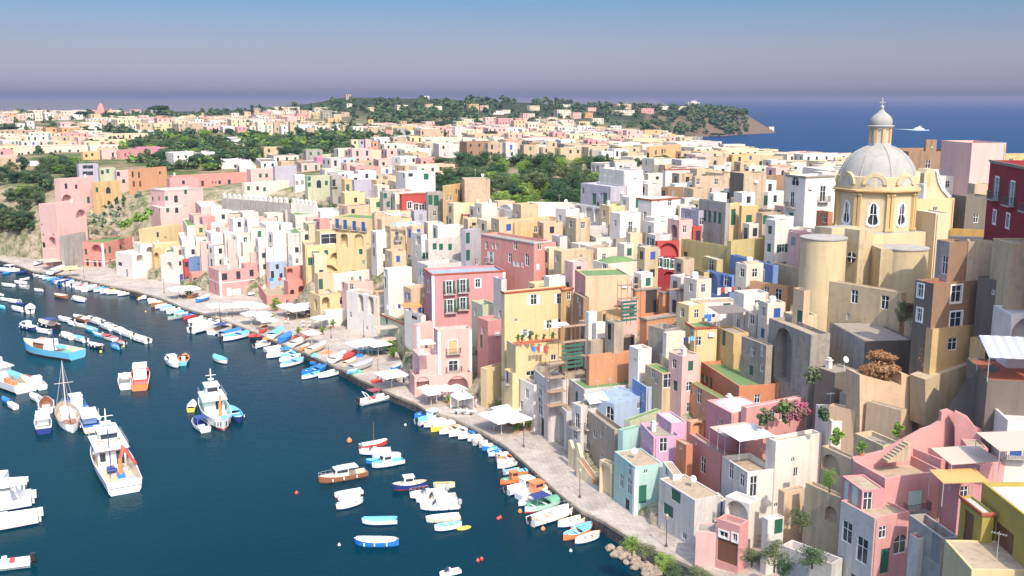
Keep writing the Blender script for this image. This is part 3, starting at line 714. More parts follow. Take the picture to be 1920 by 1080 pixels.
# ---- every house is first sited, then its plot is levelled, then it is built
SPEC = []
def house(label, wall, xc, yt, xl, xr, yb, **k):
    D = k.get('D')
    if D is None:
        D = hit(xc, yb)[1]
        if D > 340: pass
        k['D'] = D
    P, ph_, a, b = solve_house(xc, yt, xl, xr, yb, D, k.get('yl'), k.get('yr'), k.get('phi'), k.get('a'), k.get('b'))
    zb = atD(xc, min(yb, 1079), D)[2]
    SPEC.append(dict(label=label, wall=wall, xc=xc, yt=yt, xl=xl, xr=xr, yb=yb, k=k, P=P, ph=ph_, a=a, b=b, area=max(xr - xl, 3) * max(yb - yt, 3), zb=zb))
def site_all():
    for s in SPEC:
        if s['P'][1] < 330 and s['k'].get('cat') != 'wall' and s['xc'] < 1590:
            c, sn = math.cos(s['ph']), math.sin(s['ph']); z = min(s['zb'], s['P'][2] - 3) - .4
            x, y = s['b'] / 2, s['a'] / 2
            add_plot(s['P'][0] + c * x - sn * y, s['P'][1] + sn * x + c * y, z, max(min(max(s['a'], s['b']) * .6, 9), 4))
def simple_into(mb, s, mats):
    P, ph_, a, b, k = s['P'], s['ph'], s['a'], s['b'], s['k']
    rng = random.Random(int(s['xc'] * 7 + s['yt']))
    c, sn = math.cos(ph_), math.sin(ph_)
    gz = min(ground(P[0] + c * x - sn * y, P[1] + sn * x + c * y) for x, y in ((0, 0), (b, 0), (b, a), (0, a))); base = max(min(gz, P[2] - 3) - 1.2, .3); Hh = P[2] - base
    M = Matrix.Translation((P[0], P[1], base)) @ Matrix.Rotation(ph_, 4, 'Z')
    def mi(m):
        if m not in mats: mats.append(m)
        return mats.index(m)
    w = mi(W(s['wall'])); r = mi(roofmat((k.get('roof') or 't')[0])); g = mi(glass)
    t = .25
    mb.box(0, b, 0, a, 0, Hh - .4, w, M); mb.box(0, b, 0, t, Hh - .4, Hh, w, M); mb.box(0, b, a - t, a, Hh - .4, Hh, w, M); mb.box(0, t, t, a - t, Hh - .4, Hh, w, M); mb.box(b - t, b, t, a - t, Hh - .4, Hh, w, M)
    mb.box(t, b - t, t, a - t, Hh - .45, Hh - .3, r, M)
    sh = mi(SHUT[k.get('sh', 'g')])
    for ax, ln in ((0, b), (1, a)):
        n = max(1, int(ln / 3.2))
        for j in range(max(1, min(3, int(Hh / 3.3)))):
            for i in range(n):
                if rng.random() < .3: continue
                u = ln * (i + .5) / n + rng.uniform(-.3, .3); z = Hh - .8 - j * 3.2; m_ = g if rng.random() < .6 else sh; hh = rng.choice((1.4, 1.5, 2.1)); z = min(z, Hh - .8)
                if ax == 0: mb.box(u - .5, u + .5, -.05, -.003, z - hh, z, m_, M)
                else: mb.box(-.05, -.003, u - .5, u + .5, z - hh, z, m_, M)
def fill_gaps():
    """the crowded lanes of the slope: small houses wherever the hillside would otherwise be bare"""
    rg = random.Random(11); occ = []
    for s in SPEC:
        c, sn = math.cos(s['ph']), math.sin(s['ph']); x, y = s['b'] / 2, s['a'] / 2
        occ.append((s['P'][0] + c * x - sn * y, s['P'][1] + sn * x + c * y, math.hypot(s['a'], s['b']) * .42))
    cell = {}
    out = []
    for n in range(9000):
        x = rg.uniform(215, 1900); t = rg.random()
        D = rg.uniform(118, 330) if x > 700 else rg.uniform(240, 345)
        g = ground_xD(x, D)
        if g < 4.5 and x < 1000 or g < 6: continue
        if any(D_in(x) + o > D for o in (9,)): continue
        pb = None
        Xp = (x - 960) / FPX * (D * CT + (CAMH - g) * ST)
        px, py = proj((Xp, D, g))
        if any(x0 < px < x1 and y0 < py < y1 for x0, x1, y0, y1 in NOFILL): continue
        sz = rg.uniform(2.6, 4.6) * (1 if D < 200 else 1.25)
        if any((Xp - q[0]) ** 2 + (D - q[1]) ** 2 < (sz * .74 + q[2] * .95) ** 2 for q in occ): continue
        occ.append((Xp, D, sz)); out.append((Xp, D, g, sz, px, py))
    nm = [(q['xl'], q['xr'], q['yt'] - 4, q['yt'] + (q['yb'] - q['yt']) * .62, q['P'][1]) for q in SPEC if q['label'] and q['P'][1] < 345]
    ok = []
    for (Xp, D, g, sz, px, py) in out:
        ppm = FPX / (D + 8); x0, x1, y0, y1 = px - sz * 1.15 * ppm, px + sz * 1.15 * ppm, py - 5.5 * ppm, py + 2 * ppm; bad = False
        for a0, a1, b0, b1, Dn in nm:
            if Dn > D - 2:
                ov = max(0, min(x1, a1) - max(x0, a0)) * max(0, min(y1, b1) - max(y0, b0))
                if ov > (.05 if (a1 - a0) * (b1 - b0) > 2600 else .20) * max((a1 - a0) * (b1 - b0), 30): bad = True; break
        if not bad: ok.append((Xp, D, g, sz, px, py))
    out = ok
    for n in range(5000):      # lean-tos and sheds in the last chinks
        x = rg.uniform(300, 1560); D = rg.uniform(122, 330); g = ground_xD(x, D)
        if g < 4.5 or D_in(x) + 5 > D: continue
        Xp = (x - 960) / FPX * (D * CT + (CAMH - g) * ST); px, py = proj((Xp, D, g))
        if any(x0 < px < x1 and y0 < py < y1 for x0, x1, y0, y1 in NOFILL): continue
        sz = rg.uniform(1.5, 2.4) * (1 if D < 200 else 1.3)
        if any((Xp - q[0]) ** 2 + (D - q[1]) ** 2 < (sz * .7 + q[2] * .9) ** 2 for q in occ): continue
        occ.append((Xp, D, sz)); out.append((Xp, D, g, sz, px, py))
    for n in range(5200):     # the continuous pale town of the plain
        x = rg.uniform(-10, 1600); D = rg.choice([rg.uniform(345, 620), rg.uniform(500, 1150), rg.uniform(800, 1350)]); g = ground_xD(x, D)
        if g < 10 or (x > 1290 and D > 560): continue
        Xp = (x - 960) / FPX * (D * CT + (CAMH - g) * ST); px, py = proj((Xp, D, g))
        if any(x0 < px < x1 and y0 < py < y1 for x0, x1, y0, y1 in GREENS): continue
        if math.sin(Xp * .021 + 1.3) + math.sin(D * .017 + Xp * .006) < -.55: continue
        sz = rg.uniform(3.5, 7)
        if any(abs(Xp - q[0]) < 20 and (Xp - q[0]) ** 2 + (D - q[1]) ** 2 < (sz + q[2]) ** 2 for q in occ): continue
        occ.append((Xp, D, sz)); out.append((Xp, D, g, sz, px, py))
    pal = {0: ['wh', 'wh', 'wc', 'lg', 'pk', 'wh', 'pp', 'cr'], 1: ['wh', 'wc', 'ye', 'lg', 'pe', 'wh', 'wc', 'cr', 'pk', 'be'], 2: ['wh', 'wc', 'lg', 'wh', 'be', 'wc', 'pk', 'wh', 'ye', 'tn', 'lg', 'cr']}
    for X, Y, g, sz, px, py in out:
        top = g + (rg.uniform(3.2, 5.8) if sz > 2.5 else rg.uniform(1.6, 3.6))
        zn = 0 if px < 620 else (1 if px < 1100 else 2)
        phd = rg.gauss(float(np.interp(px, [300, 900, 1300, 1700], [36, 28, 24, 20])), 6); p_ = R(phd); c, sn = math.cos(p_), math.sin(p_)
        b = sz * rg.uniform(1.3, 1.9); a = sz * rg.uniform(1.2, 1.7)
        P = Vector((X - c * b / 2 + sn * a / 2, Y - sn * b / 2 - c * a / 2, top))
        x_, y_ = proj(P); xr_, _ = proj(P + Vector((c * b, sn * b, 0))); xl_, _ = proj(P + Vector((-sn * a, c * a, 0)))
        col = rg.choice(pal[zn]) if Y < 345 else rg.choice(['wc', 'wc', 'pk', 'cr', 'pe', 'tn', 'wh', 'be', 'lg', 'wc', 'wh', 'pk', 'cr', 'gr', 'be', 'wc', 'pp'])
        if Y > 345: b *= rg.choice([1, 1.3, 2.0]); top = g + rg.uniform(4, 8.5)
        SPEC.append(dict(label=None, wall=col, xc=x_, yt=y_, xl=xl_, xr=xr_, yb=proj((P[0], P[1], g))[1], P=P, ph=p_, a=a, b=b, area=(xr_ - xl_) * max(1, proj((P[0], P[1], g))[1] - y_), zb=g,
                         k=dict(D=P[1], phi=phd, a=a, b=b, roof=rg.choice(['t', 'w', 't', 'w', 'c', 'g', 'tv', 'wo', 'd', 't']) if Y < 345 else rg.choice(['t', 't', 'c', 'd', 't', 's', 'g']), st=rg.choice(['w', 'ws', 'wd', 'wsa', 'so']), sh=rg.choice('gggnyb'), ph=rg.choice([.25, .5, .9]))))
    return len(out)
GREENS = [(0, 290, 285, 330), (480, 700, 255, 295), (300, 480, 255, 305), (810, 1140, 294, 400), (0, 160, 300, 400), (620, 1060, 170, 228), (1060, 1300, 170, 245), (1180, 1400, 200, 256), (200, 420, 245, 262), (160, 250, 236, 262), (230, 480, 252, 305), (470, 660, 248, 292), (290, 480, 204, 226), (0, 160, 226, 238), (640, 790, 225, 238)]
def D_in(x): return G(x, yin(x), quay_z(x))[1] if x < 1750 else 60
NOFILL = [(1290, 1330, 240, 262), (0, 285, 370, 520), (800, 1135, 270, 400), (1500, 1760, 400, 760), (1700, 1920, 400, 860), (385, 640, 370, 425), (1560, 1930, 300, 860), (395, 560, 340, 400), (560, 640, 352, 392), (0, 300, 200, 430), (1590, 1920, 860, 1080), (1180, 1290, 540, 670), (1440, 1600, 870, 1080)]
# ------------------------------------------------------------ the town, near and middle (bearing of near roof corner, left end, right end, base)
def H(label, wall, xc, yt, xl, xr, yb, **k):
    if 'D' in k and 528 <= xc < 930 and k['D'] < 262: k['D'] = k['D'] * float(np.interp(xc, [528, 640, 700, 860, 930], [1.11, 1.08, 1.05, 1.045, 1.0]))
    return house(label, wall, xc, yt, xl, xr, yb, **k)
# --- along the quay, from the near end
H('small pink kiosk with brown doors and a white dome awning beside the quay', 'pp', 1387, 986, 1344, 1404, 1054, roof='c', win='1357,1002,w,1.1,.7;1378,1008,q,.6,.9;1368,1036,D,2.6,2.8', D=104, yl=972, st=None, sh='n', extras='n', surround=True)
H('pink sloping lean-to wall beside the small kiosk at the end of the quay', 'pk', 1343, 1000, 1305, 1346, 1050, roof='c', D=106, yl=1001, a=None, st=None, extras='n', ph=.2)
H('weathered white two-storey house with green shutters and a tan roof on the quay', 'lg', 1303, 938, 1236, 1352, 1019, roof='t', win='1267,930,s,2.0,1.5;1283,938,s,1.7,1.6;1253,957,s,2.1,1.5;1266,968,s,1.6,1.5;1283,1005,m,.9,.9', D=111.5, yl=897, sh='g', extras='n', ph=.12)
H('narrow white annex with a blue door behind the weathered quay house', 'wh', 1340, 939, 1325, 1362, 985, roof='t', win='1333,950,w,.9,1.4;1349,955,x,.8,2', D=113, yl=925, sh='b', extras='n', ph=.1)
H('white shed with a tan lean-to roof behind the weathered quay house', 'wh', 1262, 890, 1243, 1279, 935, roof='t', win='1250,885,w,1.6,1.2', D=118, yl=865, extras='n', ph=.1)
H('mint green corner house with a tan roof slab and green door on the quay', 'mi', 1191, 876, 1152, 1243, 966, roof='t', win='1165,902,w,1.2,2;1180,912,w,1.3,2.2;1180,875,w,1,1.6;1163,876,d,1,1.8;1211,884,m;1205,927,D,1.1,2.5;1176,949,k,1.3,2', D=122.5, yl=846, sh='g', extras='np', ph=.12)
H('mint green wall block right of the mint corner house', 'mi', 1246, 872, 1240, 1286, 950, roof='w', D=126, yr=862, extras='n', ph=.3, win='1241,890,m')
H('pale mint sloped house above the mint corner house', 'mi', 1168, 808, 1161, 1201, 850, roof='g', D=131, yr=800, extras='n', ph=.2)
H('cream arch house with orange steps on the quay', 'cr', 1146, 872, 1124, 1156, 920, roof='c', win='1140,896,a,2.9,4.6', D=129, yl=862, extras='n', ph=.5)
H('weathered sand coloured house with a roof terrace above the arch house', 'cc', 1152, 806, 1098, 1170, 900, roof='c', win='1115,814,w,1.4,1.2;1135,797,m;1128,860,w', D=133, yl=766, extras='n', ph=.6)
H('tall weathered pink-grey house with a green grass roof above the quay stairs', 'lg', 1096, 730, 1068, 1206, 868, roof='g', win='1081,748,s,1,2.4;1084,790,s,1,2.2;1072,752,m;1116,745,m', D=147, yl=711, yr=699, wallL='lg', sh='g', extras='n', ph=.35, b=None)
H('pale stepped house with a curved stair and a dark arch at the quay', 'lg', 1062, 772, 1042, 1092, 868, roof='c', win='1052,845,a,3.0,6.5', D=148, yl=752, extras='n', ph=.4)
H('light blue terrace house with a blue roof terrace', 'bl', 1152, 757, 1098, 1213, 806, roof='b', win='1147,783,q,1.5,3.2;1199,760,w,.9,1;1211,759,w,.9,1;1123,768,k,5,2.4', D=140, yl=741, extras='n', ph=.25)
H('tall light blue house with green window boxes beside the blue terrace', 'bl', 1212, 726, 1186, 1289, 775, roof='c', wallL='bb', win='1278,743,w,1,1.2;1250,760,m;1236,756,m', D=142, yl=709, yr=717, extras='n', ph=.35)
H('white house front with a column of air conditioners on the quay', 'wh', 1001, 722, 966, 1016, 806, roof='c', win='988,738,w,1,1.6;978,760,w,1,1.6;980,745,q,1,1.8', D=157, yl=706, extras='n', ph=.4)
H('light grey house with an arched window on the quay', 'lg', 1029, 715, 1001, 1066, 815, roof='d', win='1013,731,w,1.8,2;1013,762,q,2.2,3;1017,800,k,1.6,3', D=152, yl=692, extras='n', ph=.3)
H('weathered sand house under scaffolding behind the grey quay house', 'cc', 1046, 690, 1002, 1075, 760, roof='d', win='', D=158, yl=688, extras='n', ph=.3)
H('yellow stepped ramp house with pointed parapet on the quay', 'ye', 912, 692, 901, 955, 762, roof='t', D=168, yl=689, yr=668, extras='n', ph=.8)
H('large pale pink quay house with an orange shuttered balcony window', 'pk', 821, 620, 813, 884, 738, roof='w', win='849,650,x,1.6,2.4;814,665,w;815,665,w,1.4,1.1;815,689,d,1.1,1.8;850,686,d,1.8,2.0', D=172, yr=615, sh='o', extras='p', ph=.6, surround=True)
H('pale pink recessed terrace wing of the large quay house', 'pk', 786, 668, 773, 822, 738, roof='w', D=171, yr=661, yl=655, extras='n', ph=.9)
H('pink tall back wing behind the recessed terrace', 'pk', 784, 610, 774, 815, 700, roof='w', D=177, yr=603, extras='p', ph=.5, win='')
H('pale pink arcade base with three arches under the large quay house', 'pk', 777, 706, 768, 885, 741, roof='t', win='793,720,a,2.4,3;822,719,a,4,3.4;858,720,a,4.2,3;877,722,D,1.2,2.6', D=168.5, yl=693, yr=699, sh='n', extras='nb', ph=1.0)
H('rose pink tall house with an orange side wall above the yellow ramp', 'rs', 915, 602, 895, 951, 690, roof='t', win='902,640,s,1,2.4;905,620,w', D=176, yl=594, wallL='sp', extras='n')
H('large yellow house with terracotta eaves and brown windows', 'ye', 946, 548, 940, 1061, 690, roof='t', win='1001,562,o,1.2,1.8;1049,560,o,1.1,1.8;1030,608,o,1.1,1.5;1052,606,o,1.2,1.6;968,600,m', D=167, yr=537, sh='w', trim='r', extras='n', ph=.25)
H('narrow yellow wing with a small balcony right of the large yellow house', 'oc', 1060, 543, 1057, 1074, 690, roof='t', win='1067,555,w;1066,573,d,1,2', D=170, yr=540, extras='n', trim='r', ph=.2)
H('yellow terrace block lined with potted cacti below the large yellow house', 'ye', 967, 648, 950, 1053, 728, roof='r', win='995,700,m,1.6,.8;1038,670,w,1,1', D=161, yl=638, yr=640, extras='n', ph=.4, sh='b')
H('yellow and blue gate house at the foot of the terrace block', 'ye', 961, 700, 945, 973, 770, roof='w', win='951,688,x,.9,2', D=160, sh='b', extras='n')
H('stepped bare concrete rooftop between the scaffolded walls', 'cc', 1060, 700, 1055, 1108, 730, roof='d', D=154, extras='n', ph=.2)
H('white chimneyed house with an open loggia of two tiers of arches at the quay', 'wh', 704, 556, 649, 730, 633, roof='t', win='676,568,a,2.1,4.2;695,572,a,2.1,4.4;672,597,a,2.0,4.5;694,600,a,2.2,4.5;657,590,w,1,1.4', yl=545, D=213, extras='n', ph=.4)
H('peach side house joined to the white arch loggia', 'pe', 706, 548, 700, 732, 634, roof='tv', D=214.5, extras='n', phi=30)
H('low house with terracotta cornice and small balcony behind the blue cafe', 'sg', 765, 610, 713, 772, 662, roof='t', win='735,612,w;748,617,w;758,625,w;725,602,s;735,622,d,1.6,1.8;752,640,w,1.2,2', yl=588, D=196, trim='r', extras='n', ph=.3)
H('white narrow house under the orange awning beside the deep pink house', 'wh', 790, 592, 758, 796, 660, roof='w', win='776,582,k,2.6,1.2;779,560,w,3,1.2;785,620,w', yl=580, D=188, extras='n')
H('large deep pink house with white corner trim and green shuttered balconies', 'rs', 810, 514, 795, 947, 600, roof='b', win='842,539,e,1.2,2.6;868,536,e,1.2,2.6;896,531,w,1.1,1.7;844,574,e,1.2,2.6;868,569,e,1.2,2.4;803,537,s,1.1,2.2', D=186, yl=503, yr=498, sh='g', extras='p', ph=.5, surround=True, trim='r')
H('small pink flat with a green planted terrace right of the deep pink house', 'sg', 905, 572, 884, 930, 620, roof='g', D=182, win='', ph=.8)
H('grey rear house with white windows between the pink and yellow houses', 'lg', 940, 524, 925, 950, 640, roof='w', D=180, win='943,560,w;940,590,w;935,610,w', ph=.5)
# --- big central cluster above the quay
H('grey house with three green shutters and a green roof', 'lg', 803, 450, 797, 865, 500, roof='g', win='815,462,s;827,463,s;844,463,s;799,479,s;831,492,q,1.1,1.9;843,493,D,1.2,1.8', yr=444, D=213, ph=.3, sh='g', extras='n')
H('pale lilac grey tower with green shutters next to the grey house', 'ld', 873, 432, 864, 903, 495, roof='w', win='874,447,s,1.2,2.4;874,479,s,1.2,2.4', D=212, yr=428, ph=.3, extras='n', sh='g')
H('white open-terrace house left of the grey house with green shutters', 'wh', 790, 440, 771, 800, 505, roof='g', win='785,450,a,3,2.2;799,479,s', D=218, extras='n')
H('salmon pink house with white windows and small balconies in the centre', 'sp', 1001, 455, 902, 1033, 525, roof='c', win='912,460,w,1.1,1.6;931,462,w,.8,1.2;920,482,e,1.1,2.2;956,484,w,1.1,2;966,461,w,1.1,1.5;988,487,q,1.2,2.4;962,490,w,1,1.8;1012,456,w;1022,475,a,2.4,2', yl=438, D=197, ph=.5, sh='w', trim='w')
H('red rooftop terrace block on the salmon pink central house', 'pp', 1024, 455, 1003, 1042, 500, roof='c', D=200, ph=.5)
H('beige house with a long white terrace below the salmon house', 'be', 1053, 472, 1039, 1115, 530, roof='t', win='1044,485,w;1090,480,m', D=190, yr=467, ph=.3)
H('cream house with a green mossy dome roof', 'wc', 1141, 495, 1112, 1201, 545, roof='go', win='1133,493,w,1.1,1.2', D=178, yr=489, ph=.2, extras='n')
H('tall peach house with pink left wall and green roof', 'pe', 1098, 518, 1078, 1181, 640, roof='g', win='1086,535,w,1,2.6;1083,574,w,1,1.4', wallL='pp', D=165, yl=505, yr=509, ph=.25, extras='n')
H('weathered brown house wedged below the tall peach house', 'br', 1094, 558, 1075, 1104, 690, roof='c', win='1087,579,w,1,2.4;1083,555,w', D=163, yl=548, ph=.2, extras='n')
H('small bright white block in the yard below the tall peach house', 'wh', 1104, 586, 1100, 1119, 640, roof='w', D=158, extras='n')
H('white garden wall beside the scaffolding', 'wh', 1118, 606, 1115, 1136, 640, roof='w', D=157, extras='n', ph=.1)
H('small ochre shed under the scaffolding', 'oc', 1129, 585, 1126, 1164, 612, roof='d', D=160, win='1133,600,k,.8,2', yr=577, extras='n', ph=.15)
H('bare grey concrete block with a doorway below the scaffolding', 'cc', 1152, 606, 1135, 1170, 650, roof='d', win='1142,622,k,1.2,2.6', D=152, extras='n', ph=.15)
H('unfinished orange brick house with a concrete roof slab, left of the alley', 'bk', 1192, 543, 1188, 1238, 582, roof='c', win='1221,565,k,2.2,4', D=166, yr=539, extras='n', ph=.1, trim='g')
H('unfinished orange brick house with a concrete roof slab, right of the alley', 'bk', 1243, 548, 1239, 1284, 585, roof='c', win='', D=165, yr=543, extras='n', ph=.1, trim='g')
H('low brick block under the long concrete slab', 'bk', 1213, 598, 1200, 1265, 615, roof='c', D=154, yr=590, extras='n', ph=.1, trim='g')
H('broad orange brick wall house with bare concrete top', 'bk', 1105, 668, 1100, 1186, 706, roof='c', D=150, yr=659, extras='n', ph=.2)
H('stepped bare concrete house with a ramp roof above the brick wall', 'cc', 1108, 640, 1103, 1190, 668, roof='c', win='1179,642,k,2.4,2.6', D=154, yr=628, extras='n', ph=.2)
H('ruined concrete house with peeling walls', 'gb', 1247, 618, 1216, 1275, 655, roof='d', win='', D=147, yl=610, extras='n', ph=1.0)
H('pale ruin wall block next to the washing line', 'wc', 1250, 625, 1246, 1285, 668, roof='c', D=145, extras='n', ph=.8)
H('white stair house with a pointed buttress below the ruin', 'wh', 1197, 655, 1180, 1222, 695, roof='c', win='1190,675,m', D=146, extras='n')
H('weathered cream house with a green roof in the middle of the slope', 'be', 1264, 683, 1237, 1314, 726, roof='g', win='1298,698,w,1.6,.9;1256,708,w,1.9,2', D=141, yl=663, yr=679, extras='n', ph=.15)
H('low tan house with a sloped green roof left of the cream house', 'be', 1242, 700, 1210, 1264, 725, roof='g', win='1224,700,w;1254,710,w,2,2.1', D=139.5, yl=683, extras='n', ph=.1)
H('lavender grey house with balconies', 'ld', 1229, 467, 1197, 1231, 536, roof='c', win='1209,489,d,1,2.2;1220,490,d,1,2.2;1208,514,w,1,1.6;1220,518,w;1219,455,w', D=182, yl=457, extras='n', ph=.3)
H('white upper house above the lavender grey house', 'lg', 1229, 441, 1213, 1260, 470, roof='c', win='1220,454,o,1.1,1.6', D=186, extras='n', ph=.3)
H('dark red house with green windows and an arched door', 'dr', 1230, 482, 1228, 1267, 537, roof='r', win='1237,491,o,1,1.7;1250,494,o,1,1.7;1260,496,o,.9,1.6;1257,526,a,2.2,3.4', D=181, phi=12, extras='n', ph=.3, surround=True, sh='g')
H('red loggia floor with a white awning above the dark red house', 'rd', 1233, 453, 1230, 1274, 500, roof='c', win='1245,470,a,5.5,2.8', D=184, phi=15, extras='n', ph=.3)
H('red painted block with small windows behind the red loggia', 'rd', 1232, 440, 1229, 1254, 470, roof='t', D=190, extras='n')
H('olive yellow long house with parapet wall and green shutter', 'ol', 1370, 464, 1269, 1374, 505, roof='t', win='1285,484,s,1.1,2.4', D=176, yl=446, extras='n', ph=.9)
H('sunlit yellow block right of the olive long house', 'ol', 1371, 452, 1369, 1443, 480, roof='t', D=174, yr=446, extras='n', ph=.6)
H('yellow arcade house with two big arches', 'ol', 1320, 510, 1267, 1323, 548, roof='t', win='1279,517,a,3.4,3.8;1306,524,a,3.4,3.8;1300,543,D,.8,1.4', D=170, yl=490, extras='n', ph=.4)
H('yellow box room with a white roof slab on the arcade terrace', 'ol', 1344, 487, 1318, 1356, 500, roof='w', win='1333,497,w,1.6,1.9', D=171, yl=480, extras='n', ph=.1)
H('blue arched house right of the yellow arcade', 'bb', 1369, 517, 1322, 1373, 550, roof='t', win='1334,527,a,3.0,3.6;1362,525,o,1.3,1.8', D=166, yl=507, extras='n', ph=.3, sh='b')
H('wide blue house with three windows behind the orange house', 'bb', 1450, 498, 1370, 1453, 545, roof='t', win='1384,514,o,1.3,1.8;1428,517,w,1.3,2.2;1398,536,w', D=161, yl=477, extras='n', ph=.2, surround=True, sh='y')
H('plain sand wall house right of the wide blue house', 'be', 1503, 506, 1451, 1507, 545, roof='t', D=160, yl=492, extras='n', ph=.2)
H('orange house with a green roof beside the church apse', 'or', 1477, 538, 1406, 1480, 575, roof='g', win='1459,552,w,1.2,1.8;1437,546,w,1,1.5', D=150, yl=527, extras='n', ph=.15)
H('white house with a large window and flat tan roof in the middle', 'wh', 1309, 569, 1292, 1385, 601, roof='t', win='1300,583,w,1.8,1.9;1363,569,s,1.2,1.7', D=152, yl=560, yr=553, extras='n', ph=.15, sh='g')
H('yellow house with laundry balcony below the white flat house', 'ye', 1303, 614, 1286, 1345, 665, roof='g', win='1296,622,w,1.2,1.4;1307,640,w', D=145, yl=604, yr=609, trim='r', extras='n', ph=.15)
H('yellow tower house with a covered balcony', 'oc', 1376, 626, 1344, 1404, 690, roof='c', win='1357,634,s,1,2.2', D=142, yl=612, extras='n', ph=.2)
H('grey white upper floor beside the covered balcony', 'lg', 1418, 590, 1398, 1450, 620, roof='t', win='1410,600,w', D=144, extras='n', ph=.15)
H('weathered grey house with curved gable below the church', 'gb', 1437, 648, 1391, 1445, 708, roof='c', win='1429,652,w,.7,1.6;1428,690,w,.8,1', D=133, yl=630, extras='n', ph=.2)
H('burnt orange house with a bright green roof', 'ob', 1386, 724, 1315, 1462, 765, roof='g', win='1333,720,D,1,2', D=131.5, yl=678, yr=714, wallL='ob', extras='n', ph=.5)
H('low orange house with a green roof strip in front of the burnt orange house', 'or', 1353, 749, 1288, 1364, 785, roof='g', win='1294,732,w,.9,1.2;1300,735,m;1311,742,w,1.4,2.2;1318,748,w,1.4,2.2;1319,765,m', D=130, yl=712, extras='n', ph=.1, wallL='or')
H('pink house with white domed roof and a restaurant pergola', 'pp', 1372, 775, 1325, 1440, 850, roof='wo', win='', D=123, yl=750, wallL='rs', extras='n', ph=.35)
H('long pink rear wing with a white vault roof', 'pp', 1400, 765, 1395, 1521, 810, roof='wv', D=122, yr=742, extras='n', ph=.3)
H('small orange arch house between the lilac and the pink house', 'or', 1295, 792, 1288, 1325, 835, roof='w', win='1307,800,a,2,2', D=129, extras='n', ph=.2)
H('white roofed upper floor of the lilac pink house', 'li', 1259, 794, 1231, 1288, 830, roof='w', win='1236,786,w,.8,1.3;1251,798,w,.9,1.6', D=129, yl=774, extras='n', ph=.2, surround=False)
H('lilac pink house with purple framed windows above the mint wall', 'li', 1226, 820, 1201, 1276, 880, roof='c', win='1206,813,w,.9,2;1220,829,w,1,1.9;1244,834,w,1.1,1.9', D=126.5, yl=793, yr=811, extras='n', ph=.4)
H('green roofed low terrace above the lilac house', 'sg', 1181, 790, 1175, 1240, 815, roof='g', D=134, yr=768, extras='n', ph=.1)
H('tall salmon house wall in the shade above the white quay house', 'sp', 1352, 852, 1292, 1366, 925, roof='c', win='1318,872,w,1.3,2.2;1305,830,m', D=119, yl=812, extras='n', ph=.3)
H('small red shed with dish on the roof beside the salmon house', 'ob', 1287, 835, 1268, 1295, 860, roof='t', win='1276,838,m', D=123, extras='n', ph=.1)
H('white restaurant house with a pergola terrace above the quay', 'wh', 1402, 886, 1354, 1455, 985, roof='t', win='1371,872,w,1,2;1391,900,w,1,1.6;1413,912,w,1,2.6', D=112, yl=855, yr=878, extras='n', ph=.7, wallL='lg')  # grey left wall: shade of the white house put into its colour
H('tall bright white house wall right of the pergola terrace', 'wh', 1455, 828, 1437, 1541, 960, roof='t', win='1487,862,m;1492,885,w,.7,1.2;1455,947,m', D=113, yr=812, extras='n', ph=.4)
H('low white vaulted stair house behind the pink kiosk', 'wh', 1405, 945, 1360, 1425, 1010, roof='w', win='1388,960,a,3.2,4.2', D=109, yl=930, extras='n', ph=.3)
H('peach block below the bright white house', 'pe', 1471, 923, 1465, 1509, 995, roof='t', win='', D=105, yr=915, extras='n', ph=.1)
H('white annex with a green door and tile canopy', 'wh', 1440, 975, 1434, 1470, 1012, roof='w', win='1461,986,s,1.1,1.7', D=103, extras='n', ph=.2)
H('sand coloured garden house with a curved wall and graffiti', 'be', 1577, 935, 1511, 1582, 1010, roof='t', win='1558,965,a,1.7,1.8', D=99, yl=905, extras='n', ph=.3)
H('low grey seawall house at the bottom under the playground', 'lg', 1560, 1058, 1465, 1580, 1078, roof='c', win='', D=92, yl=1022, extras='n', ph=.9)
# --- right foreground
H('large pink house with white-edged roof terrace', 'pp', 1660, 897, 1600, 1769, 985, roof='t', win='1716,938,x,1.7,2.1', D=94, yl=864, yr=882, wallL='pp', sh='p', extras='n', ph=1.0, surround=False)
H('pink house front with a lattice porch below the roof terrace', 'rs', 1617, 920, 1579, 1659, 990, roof='t', win='1586,920,s,.9,2.2;1602,931,s,1.3,2.6;1627,940,w,1,2;1646,947,D,1.2,3.2', D=92.5, yl=892, yr=921, sh='p', extras='n', ph=.1)
H('pink and white lower house with big windows and terracotta canopy', 'pp', 1640, 972, 1577, 1706, 1078, roof='t', win='1588,998,w,1.4,2.2;1602,1013,w,2.6,2.6;1616,1032,w,1.5,2.6;1690,1020,q,1.6,2.0;1659,1052,D,1.1,2.6', D=90, yl=938, yr=966, extras='n', ph=.2, wallL='lg', sh='g')
H('pink terrace block with a tan floor behind the pink house', 'pp', 1765, 862, 1706, 1790, 900, roof='t', D=97, yl=838, extras='n', ph=.7)
H('little pink roof hut with a brown lid', 'pp', 1817, 840, 1802, 1853, 855, roof='t', win='1811,836,m,.5,.8', D=95.5, yl=822, extras='n', ph=.08)
H('pink terrace floor house under the little roof hut', 'pp', 1838, 872, 1780, 1890, 900, roof='r', D=93, yl=846, extras='n', ph=.25)
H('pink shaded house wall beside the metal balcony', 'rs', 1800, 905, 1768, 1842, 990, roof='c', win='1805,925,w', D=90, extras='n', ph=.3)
H('tall olive yellow house with a white roof at the right edge', 'ol', 1975, 1008, 1842, 2100, 1070, roof='w', win='1880,1034,D,3.0,4.2;1851,995,m,.8,1.3', D=71, yl=904, yr=1000, extras='n', ph=.35, mats=[plaster('olive_shaded', 'c9b35c', .12), plaster('olive_shaded', 'c9b35c', .12)], sh='n')  # deeper yellow than the paint, carrying the full shade on this house
